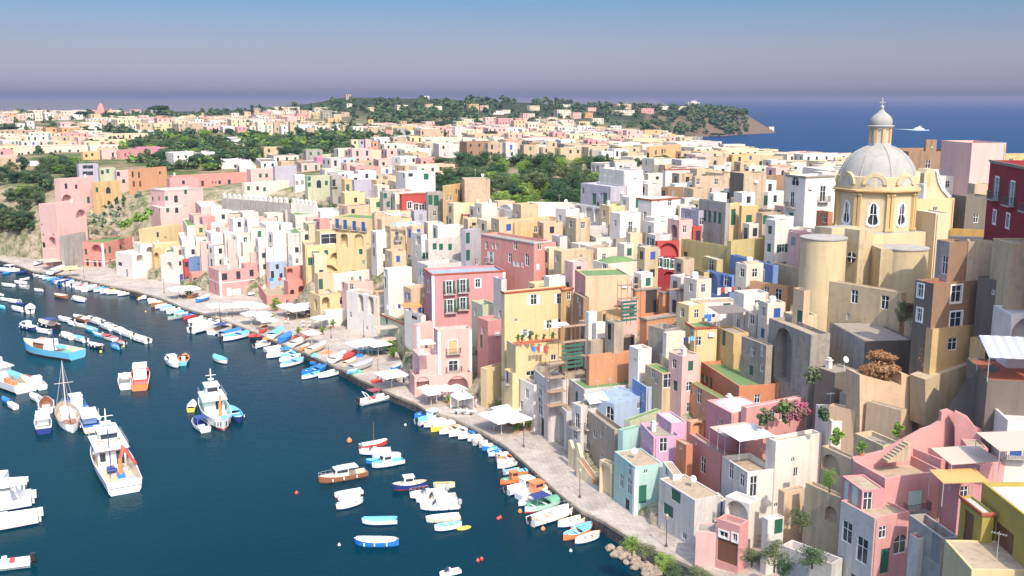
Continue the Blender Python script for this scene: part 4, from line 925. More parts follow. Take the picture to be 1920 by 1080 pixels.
H('small olive yellow porch house with a red tiled rim', 'ol', 1843, 962, 1802, 1850, 1030, roof='w', win='1815,995,D,1.6,3.4', D=79, yl=930, extras='n', ph=.2, trim='r', mats=[plaster('olive_shaded', 'c9b35c', .12)], sh='n')  # same darkened yellow, shade put into the wall colour
H('low yellow house with a shadow-dappled roof in the bottom right corner', 'ye', 1822, 1068, 1818, 2050, 1079, roof='t', D=74, yr=1072, extras='n', ph=.1, a=5.5)
H('dark blue-grey balcony house squeezed between pink and yellow houses', 'gr', 1768, 1010, 1705, 1800, 1078, roof='r', win='1757,1000,D,1.4,2.6;1745,990,w,1.4,2', D=84, yl=965, extras='n', ph=.9, sh='y')
H('white kitchen house with a satellite dish below the pink wall', 'lg', 1722, 1010, 1705, 1768, 1078, roof='r', win='', D=86.5, extras='n', ph=.2)
H('white house with a blue door on the right edge', 'wh', 1890, 788, 1886, 2060, 870, roof='w', win='1906,833,x,1.1,2.4', D=94, phi=-8, a=8, extras='n', ph=.6, sh='b')
H('shade-dark walled terrace house with a striped awning on the right edge', 'dk', 1852, 712, 1848, 2060, 780, roof='r', D=98, phi=-12, a=9, extras='n', ph=.15)  # dark wall colour stands in for the shade of the ravine
H('white arched porch house under the cliff at the right edge', 'wh', 1897, 590, 1893, 2060, 680, roof='w', win='1910,615,a,4,3', D=103, phi=-5, a=5, extras='n', ph=.3)
H('broad beige buttressed wall block below the burnt bush', 'pe', 1690, 770, 1625, 1700, 850, roof='c', D=108, yl=752, extras='n', ph=.1)
H('low sand coloured terrace house with yellow plants', 'be', 1656, 836, 1602, 1690, 880, roof='c', win='', D=101, yl=812, extras='n', ph=.5)
H('low arched cellar with a tan roof left of the pink roof terrace', 'be', 1598, 862, 1541, 1612, 910, roof='c', win='1556,868,a,3.0,2.0;1578,876,a,3.2,2.2', D=103, yl=836, extras='n', ph=.3)
H('beige parapet house with a sloping tan roof', 'pe', 1604, 770, 1555, 1612, 850, roof='t', D=113, yl=760, extras='n', ph=.2, wallL='pe')
H('white curved wall house with bougainvillea', 'wh', 1560, 790, 1530, 1606, 850, roof='t', D=114, yl=758, extras='n', ph=.5)
# --- below and beside the church
H('curved grey retaining wall with two blind arches', 'gb', 1521, 628, 1442, 1557, 745, roof='t', win='1468,665,a,4.4,7.4;1499,680,a,4.6,7.6', D=126, yl=596, extras='n', ph=.5, wallL='gb', cat='wall', name='retaining_wall')
H('dark soot-stained stone bastion below the church annex', 'dk', 1622, 640, 1556, 1714, 700, roof='c', D=124, yl=604, yr=652, extras='n', ph=.1, wallL='gr', cat='wall', name='retaining_wall')
H('lower dark retaining block with rubble on top', 'dk', 1566, 700, 1529, 1613, 750, roof='c', D=121, yl=688, yr=696, extras='n', ph=.1, cat='wall', name='retaining_wall')
H('grey stepped base wall left of the burnt orange bush', 'gr', 1600, 745, 1575, 1614, 790, roof='c', D=118, extras='n', ph=.1, cat='wall', name='retaining_wall')
H('yellow door house with a balcony beside the church apse', 'pe', 1508, 545, 1488, 1513, 620, roof='t', win='1500,600,D,1.2,2.6', D=133, extras='n', ph=.4, sh='g')
H('brown peeling tower house with two white windows', 'br', 1751, 532, 1717, 1834, 620, roof='r', win='1793,551,w,1.5,2.0;1792,601,w,1.7,2.1;1726,545,w,.9,1.5;1724,590,w,.8,1.5', D=112, phi=20, wallL='dk', extras='n', ph=.3, surround=True)  # left wall painted dark as the tower's shade side
H('yellow ground floor under the brown peeling tower', 'oc', 1749, 617, 1744, 1836, 705, roof='c', win='1786,645,w,1.3,1.5', D=111.6, phi=20, extras='n', ph=.05)
H('brown upper tower with a blank peeling wall', 'br', 1781, 454, 1757, 1815, 540, roof='t', win='1773,497,w,1,2.2', D=114.5, yl=449, yr=452, wallL='gr', extras='n', ph=.25)  # left wall greyed to carry the shade on that side
H('cream weathered tower wall right of the brown tower', 'tn', 1816, 453, 1813, 1862, 640, roof='t', D=115, yr=455, extras='n', ph=.25, win='')
H('shaded recessed house wall between the cream towers', 'gr', 1884, 470, 1860, 1899, 640, roof='t', win='1861,505,w,1.1,1.9;1880,515,w,.9,1.4', D=113, extras='n', ph=.2, phi=20)  # grey wall tone stands in for the deep shade of the recess
H('cream weathered house at the right edge with a rusty pipe', 'be', 1897, 456, 1893, 2060, 600, roof='t', win='', D=107, phi=2, a=4, extras='n', ph=.2)
H('small dark stained bay house jutting from the cream towers', 'dk', 1874, 527, 1834, 1887, 575, roof='t', win='1862,548,m', D=109, yl=518, extras='n', ph=.2, sink=0)
H('yellow doorway house with a grey canopy roof', 'oc', 1848, 640, 1820, 1893, 700, roof='d', win='1855,662,D,1.4,2.2', D=108, extras='n', ph=.1, yl=632, sh='n')
H('dark red palazzo with white cornice and green shutters', 'dr', 2040, 335, 1857, 2200, 560, roof='t', win='1869,353,e,1.2,2.6;1898,363,e,1.2,2.7;1931,374,e,1.2,2.6;1865,407,w,1.1,1.6;1890,414,w,1.1,1.6', D=96, yl=300, extras='n', ph=.8, trim='g', surround=True, sh='g')
H('tall pale rose house with a brick parapet behind the dome', 'pk', 1823, 268, 1820, 1887, 385, roof='t', D=195, phi=4, a=12, extras='n', ph=1.2, st=None)
H('yellow house beside the tall pale rose house', 'oc', 1886, 288, 1884, 1940, 340, roof='t', D=210, phi=4, extras='n', ph=.5, st='w')
H('broad brown brick building with one small window behind the dome', 'br', 1704, 284, 1698, 1808, 350, roof='t', win='1740,308,w,1.2,1.8', D=225, phi=5, a=16, extras='n', ph=1.6)
H('small brown stair tower on the broad brick building', 'br', 1737, 262, 1733, 1757, 290, roof='t', win='1748,274,m', D=232, phi=5, extras='n', ph=.2)
H('white low house with a green roof strip behind the bell gable', 'wh', 1715, 330, 1710, 1792, 360, roof='g', D=200, phi=5, extras='n', ph=.5, st='w')
H('dark grey narrow house right of the bell gable', 'dk', 1812, 368, 1785, 1857, 430, roof='t', D=160, extras='n', phi=15, win='1830,410,w')
H('bare tan house in the alley under the pale rose house', 'tn', 1828, 345, 1815, 1858, 400, roof='t', D=170, extras='n', phi=8, win='1835,408,w')
H('tall white corner house with French balconies left of the dome', 'wh', 1511, 331, 1475, 1570, 480, roof='w', win='1491,340,q,2,1.6;1485,374,d,1.1,2.8;1543,363,d,1.3,2.8;1483,409,s,1.2,2;1546,409,D,2.2,2', D=178, phi=24, sh='g', extras='n', ph=.5, trim='g')
H('white lower house with balcony pots left of the church', 'wh', 1500, 432, 1468, 1530, 480, roof='t', win='1476,437,w;1490,470,o,1.3,1.7;1496,437,a,3,1.6', D=172, yl=428, extras='n', ph=.4, sh='n')
H('red window bay house under the tall white corner house', 'ob', 1553, 398, 1531, 1560, 440, roof='c', D=170, extras='n', win='1546,410,w')
# --- slope above the centre
H('white and lilac long house with green doors by the grove', 'ld', 1145, 350, 1089, 1176, 395, roof='w', win='1114,373,D,1.6,2.6;1134,372,D,1.6,2.6', D=228, yl=343, extras='n', ph=.4, sh='g')
H('white terrace with three slanted buttress arches', 'wh', 1130, 390, 1077, 1138, 420, roof='w', win='1085,397,a,2.4,3;1105,400,a,3,3.4;1124,404,a,3,3.4', D=217, yl=382, extras='n', ph=.4)
H('white cube house with an awning right of the buttress arches', 'wh', 1180, 370, 1163, 1222, 400, roof='w', win='1170,380,w;1196,375,D', D=212, extras='n', st='wd')
H('white house with a red rimmed roof and plants', 'wh', 1222, 374, 1197, 1276, 440, roof='w', win='1209,405,w,.9,1.8;1235,372,m;1256,380,w', D=203, yl=371, extras='n', ph=.4, trim='r')
H('weathered grey house with four green shutters and a mossy roof', 'gr', 1361, 381, 1311, 1365, 440, roof='g', win='1321,404,s,1,2.2;1330,406,s,1,2.2;1340,407,s,1,2.2;1349,409,s,1,2.2', D=186, yl=373, extras='n', ph=.3, sh='g')
H('yellow house with an arched green door', 'ye', 1366, 383, 1362, 1391, 440, roof='w', win='1375,407,s,1.5,3', D=187, yr=380, extras='n', ph=.2, sh='g')
H('orange yellow house with a green door and geraniums', 'oc', 1391, 386, 1389, 1422, 440, roof='wv', win='1404,415,s,1.2,2.4;1411,402,m', D=186, extras='n', ph=.2, sh='g', phi=15)
H('peeling terracotta house with a balcony beside the tall white house', 'tn', 1430, 400, 1418, 1468, 455, roof='c', win='1433,412,s,1.2,1.6;1457,412,w', D=182, extras='n', ph=.2)
H('tan low house with two brown windows', 'tn', 1303, 331, 1298, 1367, 352, roof='t', win='1309,341,w;1343,341,w', D=240, phi=12, extras='n', ph=.3)
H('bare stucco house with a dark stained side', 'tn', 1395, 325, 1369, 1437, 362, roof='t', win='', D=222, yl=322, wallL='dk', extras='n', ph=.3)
H('white low house with a red roof edge by the trees', 'wh', 1248, 317, 1245, 1305, 330, roof='w', D=262, phi=10, extras='n', ph=.4, trim='r')
H('long white wall house with battlements', 'wh', 1170, 320, 1125, 1206, 345, roof='w', D=250, extras='n', ph=.5, win='')
H('lavender blue low house with round attic on the terrace', 'ld', 1310, 395, 1277, 1330, 440, roof='c', win='1286,403,w;1292,403,w;1316,415,w', D=192, extras='n', st='w')
H('red outside staircase house with a sloping red wall', 'rd', 1300, 425, 1290, 1316, 440, roof='c', D=188, extras='n', ph=.3)
# --- left and centre-left slope
H('salmon pink quay house with a green roof terrace and loggia', 'sp', 192, 455, 152, 250, 500, roof='g', win='161,472,s,1,1.9;197,471,s;206,468,s,1.1,2.2;164,492,w,1,2.2;178,494,w,1.1,2;187,494,w,1.1,2;181,466,a,4.2,2.6;207,492,w,1,2.2;226,463,s,1,1.5', yl=453, yr=446, extras='pbn', ph=.3, sh='g')
H('tall pale pink tower house on the western cliff', 'pk', 104, 384, 72, 160, 490, roof='t', win='82,459,q,1.4,1.8;98,455,a,3.2,4;83,493,a,3,2;81,440,m;78,421,m;152,400,a,4,2.6;100,440,m', D=318, yl=382, yr=376, extras='n', ph=.6)
H('upper tier of the tall pale pink tower house', 'pk', 112, 336, 101, 175, 400, roof='t', win='124,349,w,1.1,1.8;143,350,w,1,1.4;125,373,a,4,3;136,371,w,2.4,1.6;166,375,s,1.1,2.2', D=335, yr=331, extras='n', ph=.5)
H('grey stone base below the pale pink tower', 'gr', 117, 443, 112, 160, 490, roof='t', D=314, yr=415, extras='n', ph=.2)
H('yellow cube house above the white quay houses', 'ye', 272, 430, 260, 339, 465, roof='w', win='296,440,w,1,1.6;310,445,m', yr=420, extras='n', ph=.5)
H('bright yellow lower terrace left of the white houses', 'ye', 290, 458, 284, 340, 470, roof='w', extras='n', ph=.3)
H('white quay house with an outside stair, leftmost of the white row', 'wh', 247, 478, 216, 286, 522, roof='w', win='225,495,w,2.4,1.2;238,512,D,1.3,2.4;262,480,a,2.2,2.2', yl=472, extras='n', ph=.4, sh='y')
H('white two-tier house with terrace, second of the white row', 'wh', 262, 458, 250, 300, 500, roof='w', st='wam', extras='n')
H('small yellow-orange stair tower among the white quay houses', 'oc', 288, 468, 284, 302, 505, roof='w', win='290,480,a,1.2,2', extras='n')
H('white house with blue door and dark pergola on the quay', 'wh', 334, 482, 300, 345, 530, roof='d', win='339,522,D,1.3,2.4;337,494,w;318,500,a,2.4,3', yl=478, extras='n', ph=.4, sh='b')
H('narrow red painted house beside the white pergola house', 'rd', 345, 487, 342, 356, 530, roof='w', win='349,496,w,1.1,1.5;350,525,D,1.2,1.8', extras='n', ph=.3)
H('bright blue house with a tan roof', 'bb', 358, 483, 354, 411, 512, roof='t', win='372,495,m;388,500,w', yr=473, extras='n', ph=.3)
H('red terrace house with laundry below the bright blue house', 'sp', 359, 512, 354, 392, 532, roof='c', win='366,525,w', extras='n', ph=.3)
H('pink house on the quay with white framed windows and arched side', 'pp', 411, 508, 390, 490, 556, roof='s', win='421,519,w,1.6,1.9;447,516,w,1.2,2.2;472,512,w,1.2,1.9;430,547,D,1.3,2.4;444,548,D,2.4,2.2;400,517,w;403,538,w,1.1,2;401,515,w;474,534,a,2.6,3', yl=500, yr=492, extras='pbn', ph=.5, surround=True, sh='w')
H('salmon upper storey block of the pink quay house', 'pp', 458, 495, 452, 492, 520, roof='t', win='473,512,w,1.2,1.9', extras='n', ph=.3)
H('small light blue house with a pink left wall', 'bl', 505, 492, 499, 537, 530, roof='w', win='520,500,w;511,515,w,1,2;527,517,w', wallL='pk', yr=488, extras='n', ph=.3)
H('salmon pink stepped terraces behind the cafe umbrellas', 'sp', 500, 555, 480, 560, 578, roof='t', win='493,565,m,1.3,1;540,565,m,1.3,1', extras='n', ph=.9, yr=551)
H('salmon upper terrace with potted plants', 'sp', 540, 528, 532, 590, 565, roof='t', win='565,545,a,1.6,2.6;548,550,a,1.2,2;578,555,a,2,2.4', extras='n', ph=.8)
H('orange red block above the salmon terraces', 'sp', 537, 502, 532, 575, 530, roof='t', win='543,508,a,1.6,1.6', extras='n', ph=.4)
H('big yellow house with four blue shuttered doors', 'ye', 626, 406, 617, 698, 440, roof='g', win='632,419,x,1.1,2.4;647,421,x,1.1,2.4;664,423,x,1.1,2.4;681,425,x,1.1,2.4', yr=410, D=238, sh='b', extras='n', ph=.3)
H('yellow arcade below the blue shuttered doors', 'ye', 630, 436, 622, 697, 470, roof='t', win='645,446,a,2,3.6;657,448,a,2.2,3.8;673,450,a,2.4,3.8;690,458,m', yr=438, D=236, extras='n', ph=.4)
H('yellow house with a white glazed bay in front of the arcade', 'ye', 600, 434, 590, 636, 470, roof='t', win='616,448,w,5.5,2.6', D=234, extras='n', ph=.2, surround=True)
H('large yellow lower house with rounded arches and a terrace', 'ye', 572, 460, 566, 697, 515, roof='t', win='582,490,s,1.2,2;605,482,m;630,480,a,3,1.8;652,475,a,2,3.4;676,483,q,1.6,3;664,485,m;615,503,a,5,1.8;640,497,a,4,1.6;596,508,w', yr=455, D=231, extras='n', ph=.5)
H('long white vaulted house in front of the yellow arcade', 'wh', 603, 518, 600, 700, 540, roof='wv', D=222, yr=505, extras='n', ph=.3, win='612,534,w,3,1.4')
H('beige house with a green shutter left of the vaulted house', 'pe', 596, 514, 589, 625, 565, roof='t', win='599,533,s,1.1,2.6;615,555,a,2,3.4;630,545,k,3,2', D=221, extras='n', ph=.3, sh='g')
H('low pink house with an arched gable behind the white loggia', 'pk', 652, 532, 640, 700, 560, roof='t', win='660,537,w;643,525,a,1.4,1.6', D=219, extras='n', ph=.3)
H('yellow stair house with arches beside the cafe umbrellas', 'ye', 600, 555, 580, 650, 590, roof='t', win='592,572,a,1.8,3;611,568,a,2,3;645,563,q,1.8,2', D=217, extras='n', ph=.5)
H('white stair wing with a slanted parapet at the cafe', 'wh', 612, 585, 605, 655, 618, roof='w', win='625,600,m', D=215, extras='n', ph=.4)
H('tall peach tenement with narrow terraces', 'pe', 716, 412, 698, 772, 510, roof='t', win='', st='wdm', D=238, extras='')
H('stained tall house left of the peach tenement', 'tn', 702, 400, 697, 722, 500, roof='t', win='', st='wm', D=240, extras='')
H('beige arched house with laundry right of the tenement', 'be', 732, 425, 722, 760, 500, roof='w', st='wdm', D=232, extras='')
H('white block house below the tall peach tenement', 'wh', 727, 505, 719, 772, 545, roof='w', win='722,512,w;722,530,D,1,2.4', D=208, extras='n', ph=.3)
H('white terrace house with blue canopies left of the deep pink house', 'wh', 768, 540, 757, 800, 580, roof='w', win='775,545,m', D=198, extras='n', ph=.8)
H('cream house with laundry under a white awning', 'wc', 738, 405, 722, 770, 445, roof='w', win='742,415,w,1.6,1.2;735,410,s;758,410,w', D=246, extras='n')
H('grey white narrow house with stained stair', 'lg', 545, 462, 528, 570, 505, roof='t', st='wm', D=252)
H('white tall gable house above the salmon terraces', 'wh', 548, 478, 540, 568, 520, roof='t', st='w', D=244)
H('pale pink block on the arcade of the merlon wall', 'pk', 300, 390, 282, 355, 440, roof='w', win='286,372,s;298,372,s;313,372,s;330,372,q,1.1,1.8', D=322, extras='n', ph=.4)
H('pink house over a row of blind arches above the white quay houses', 'pk', 308, 357, 282, 380, 392, roof='w', win='286,373,s;298,372,s;312,372,s;330,373,q,1.4,2.4;348,360,s', D=328, yr=352, extras='n', ph=.6, sh='g', trim='w')
H('long salmon pink villa with white roof', 'sp', 322, 330, 316, 480, 372, roof='s', win='345,341,s;380,344,w,1,2;399,342,m;405,342,m;412,342,w;430,342,w,1.1,2;365,343,w', D=350, yr=322, extras='n', ph=.4, phi=None)
H('salmon side wing with white pergola', 'pp', 318, 335, 312, 372, 372, roof='t', win='344,342,w', D=343, extras='n')
H('orange house with white framed balcony doors', 'or', 246, 318, 240, 312, 358, roof='t', win='249,327,w,1,2;261,328,w,1,2;251,345,s,1.1,2;263,345,s,1.1,2;300,324,w,1,1', D=352, yr=312, extras='n', ph=.5, sh='n')
H('peach house adjoining the orange house', 'pk', 218, 320, 214, 245, 358, roof='t', win='221,326,q;232,340,w', D=358, extras='n', ph=.5)
H('pale green grey house with one green shutter', 'sg', 186, 315, 183, 216, 340, roof='t', win='202,321,s;192,323,w', D=365, extras='n', sh='g')
H('lilac white house with stair windows and mossy roof', 'ld', 147, 308, 143, 184, 335, roof='g', win='160,313,w,1.8,1.2;170,313,w,1.8,1.2;160,325,w,1.8,1.4;170,325,w,1.8,1.4', D=372, extras='n')
H('small yellow house with an arched window above the cliff garden', 'oc', 178, 342, 172, 226, 367, roof='t', win='182,356,s,1,1.6;203,357,q,2,2.2', D=342, yr=338, extras='n', ph=.5)
H('long cream villa with tall windows at the left edge', 'wc', 4, 278, -30, 172, 318, roof='t', win='36,293,w,1,2.6;42,293,w,1,2.6;54,290,w,1.2,2.8;66,289,w,1.2,2.8;78,289,w,1.2,2.8;104,287,w,1.2,2.8;113,287,w,1.2,2.8;131,286,w,1.2,2.8;147,286,w,1.2,2.8', D=500, yr=272, extras='n')
H('low white wing in front of the long cream villa', 'wh', 56, 303, 52, 150, 320, roof='w', D=440, extras='n')
H('yellow house with brown windows right of the cream villa', 'oc', 155, 285, 151, 187, 302, roof='t', win='173,290,w;162,292,w', D=470, extras='n')
H('pink gabled house with a balcony behind the yellow house', 'pk', 190, 281, 186, 218, 302, roof='t', st='wd', D=475, extras='n')
H('pink villa with a dark red roof terrace', 'pp', 224, 281, 219, 310, 303, roof='r', win='266,295,a,6,3;235,290,w;285,292,w', D=480, yr=276, extras='n')
H('bright pink attic of the villa with the red roof', 'hp', 256, 276, 252, 300, 288, roof='r', D=495, extras='n')
H('low white bungalow among the left gardens', 'wh', 325, 287, 310, 403, 303, roof='w', st='w', D=450, extras='n')
H('cream house with a mossy roof right of the salmon villa', 'wc', 458, 343, 453, 542, 370, roof='t', win='466,353,s;470,355,s;483,353,w;496,355,s', D=335, yr=338, extras='n', sh='g')
H('white lilac house with a blue side wall', 'ld', 515, 312, 511, 556, 350, roof='w', win='', D=345, extras='n', ph=.5)
H('peach house with green windows left of the lilac house', 'pk', 470, 318, 462, 512, 342, roof='w', win='488,329,s;500,329,s', D=352, extras='n', sh='g')
H('white narrow house with grey shutters behind the garden trees', 'wh', 553, 328, 549, 571, 352, roof='w', win='556,343,s;567,342,s', D=340, extras='n', sh='y')
H('pale green house with arched windows behind the garden trees', 'sg', 576, 330, 571, 620, 372, roof='g', win='580,346,s;598,345,q,1.6,2.6;612,343,s;578,331,s', D=330, extras='n', sh='g')
H('grey house with a balcony door above the yellow awning', 'gr', 622, 330, 618, 642, 365, roof='g', win='625,343,d', D=325, extras='n')
H('small yellow house with a cream awning', 'oc', 646, 336, 640, 662, 362, roof='t', win='652,352,D', D=318, extras='n')
H('lilac grey house with laundry rail', 'ld', 664, 338, 660, 696, 380, roof='s', win='670,364,w;679,363,w', D=300, extras='n')
H('large white cube house with a green shutter beside the grove', 'wh', 760, 324, 742, 816, 356, roof='w', win='799,331,s,1.6,1.8;756,328,s;770,328,w,1.4,1', D=292, yr=322, extras='n', sh='g', ph=.3)
H('grey house with shutters below the white cube house', 'gr', 718, 360, 712, 752, 394, roof='g', win='722,367,s;737,370,w;728,383,s;737,383,s', D=275, extras='n', sh='g')
H('red house with dark band and white arched windows', 'rd', 753, 364, 749, 799, 396, roof='r', win='768,385,q,1.3,1.8;780,389,q,1.5,2;791,390,q,1.5,2', D=268, extras='n', trim='r', surround=True)
H('grey tall house with green balcony shutters', 'gr', 802, 360, 798, 830, 425, roof='w', win='806,375,s,1.2,2.6;818,376,s,1.4,2.8;815,400,w', D=255, extras='n', sh='g')
H('large orange yellow house with an arched loggia', 'oc', 836, 348, 831, 872, 430, roof='w', win='840,371,w;846,371,w;866,370,e;855,398,a,3.4,4;850,405,s,1,2.4;838,413,D', D=252, yr=343, extras='n')
H('blank tan wall building right of the orange yellow house', 'tn', 871, 337, 868, 919, 405, roof='t', win='', D=262, phi=8, a=8, extras='n', ph=.3)
H('long yellow wall house below the blank tan wall', 'ye', 866, 382, 864, 935, 410, roof='t', D=248, phi=8, extras='n', ph=.4)
H('ochre house with arched windows below the yellow wall', 'pe', 868, 402, 864, 928, 430, roof='t', win='875,413,q;889,411,q,1.4,1.8;903,411,q,1.4,1.8', D=240, phi=8, extras='n', trim='r')
H('cream house with green shutter in front of the red house', 'cr', 730, 397, 722, 798, 425, roof='w', win='742,405,s;757,409,w', D=252, extras='n', sh='g')
H('ochre yellow terrace house with green shutters', 'oc', 965, 418, 935, 1062, 440, roof='t', win='1028,440,s,1.6,2.2;1005,430,w;1012,433,q;1014,434,s,1,1.6;1040,418,s', D=215, yr=410, extras='n', sh='g')
H('cream parapet house with a green patch roof', 'wc', 905, 412, 895, 965, 440, roof='g', st='w', D=225, extras='n')
H('white vaulted roof house behind the salmon house', 'wh', 965, 396, 930, 1062, 420, roof='wv', st='', D=232, extras='n')
H('long beige wall house before the grove', 'wc', 985, 382, 975, 1080, 405, roof='w', D=240, phi=-8, a=5, extras='n')
H('white two-storey house with a dark green door', 'wh', 1068, 412, 1062, 1085, 450, roof='w', win='1073,415,s,1.2,2.2;1072,440,w', D=212, extras='n', sh='g')
H('white weathered wall house with small holes', 'lg', 1086, 428, 1080, 1146, 458, roof='t', st='m', D=208, phi=5, extras='n')
H('orange house front with blue pergola and laundry', 'pe', 1146, 422, 1140, 1180, 460, roof='r', win='1152,430,k,3.4,2.6;1169,430,s', D=204, extras='n')
H('cream house with a fig tree on the terrace', 'cr', 1182, 438, 1176, 1215, 465, roof='t', st='w', D=196, extras='n')
H('stained yellow-grey house in the alley', 'gb', 1155, 448, 1150, 1180, 480, roof='w', st='w', D=196, extras='n')
H('light grey house with a rooftop laundry line', 'lg', 1050, 444, 1035, 1064, 480, roof='c', st='w', D=200, extras='n')
H('white terraced house below the weathered wall', 'wc', 1120, 466, 1080, 1175, 498, roof='t', st='w', D=192, extras='n')
H('green moss roof hut on the white terraces', 'wc', 1085, 458, 1070, 1110, 475, roof='g', D=198, extras='n')
H('cream house behind the lavender house', 'cr', 1260, 430, 1236, 1300, 450, roof='t', st='w', D=198, extras='n')
H('small white house under the bright pergola frame', 'wh', 1030, 520, 1020, 1060, 545, roof='w', D=182, extras='n', ph=.8)
H('yellow middle house with arched doorway by the town trees', 'oc', 1218, 275, 1212, 1277, 312, roof='t', win='1230,286,w,1.4,1.6;1242,284,w,1.4,1.6;1247,283,w;1230,297,w,1.4,1.6;1217,294,q,2,3', D=350, yr=270, extras='n')
# --- western cliff wall, merlon walls
mer = W('lg')
def merlon_wall(label, x0, y0, x1, y1, D0, D1, hgt, n, mat):
    A = atD(x0, y0, D0); B = atD(x1, y1, D1); d = (B - A); Lh = math.hypot(d[0], d[1]); rz = math.atan2(d[1], d[0])
    g = MB(); dz = d[2]
    g.slab([(0, 0, -hgt), (Lh, 0, -hgt + dz), (Lh, 0, dz), (0, 0, 0)], (0, .8, 0))
    o = thing('garden_wall', label, 'wall', A, rz); obj('wall', g, o, mats=mat)
    def mk():
        m_ = MB(); m_.box(-.55, .55, .05, .75, -.02, 1.0); m_.lathe([(.55, 1.0), (.5, 1.25), (.3, 1.5), (.01, 1.6)], 10, c=(0, .4)); return m_.mesh('merlon', [W('wh')])
    for i in range(n):
        t = (i + .5) / n; obj('merlon', cached('merlon', mk), o, (Lh * t, 0, dz * t))
    return o
merlon_wall('long grey garden wall topped by a row of white rounded merlons', 415, 371, 540, 381, 312, 296, 12, 13, W('gr'))
merlon_wall('short white garden wall with rounded merlons right of the long grey one', 545, 381, 592, 387, 294, 288, 12, 6, W('wh'))
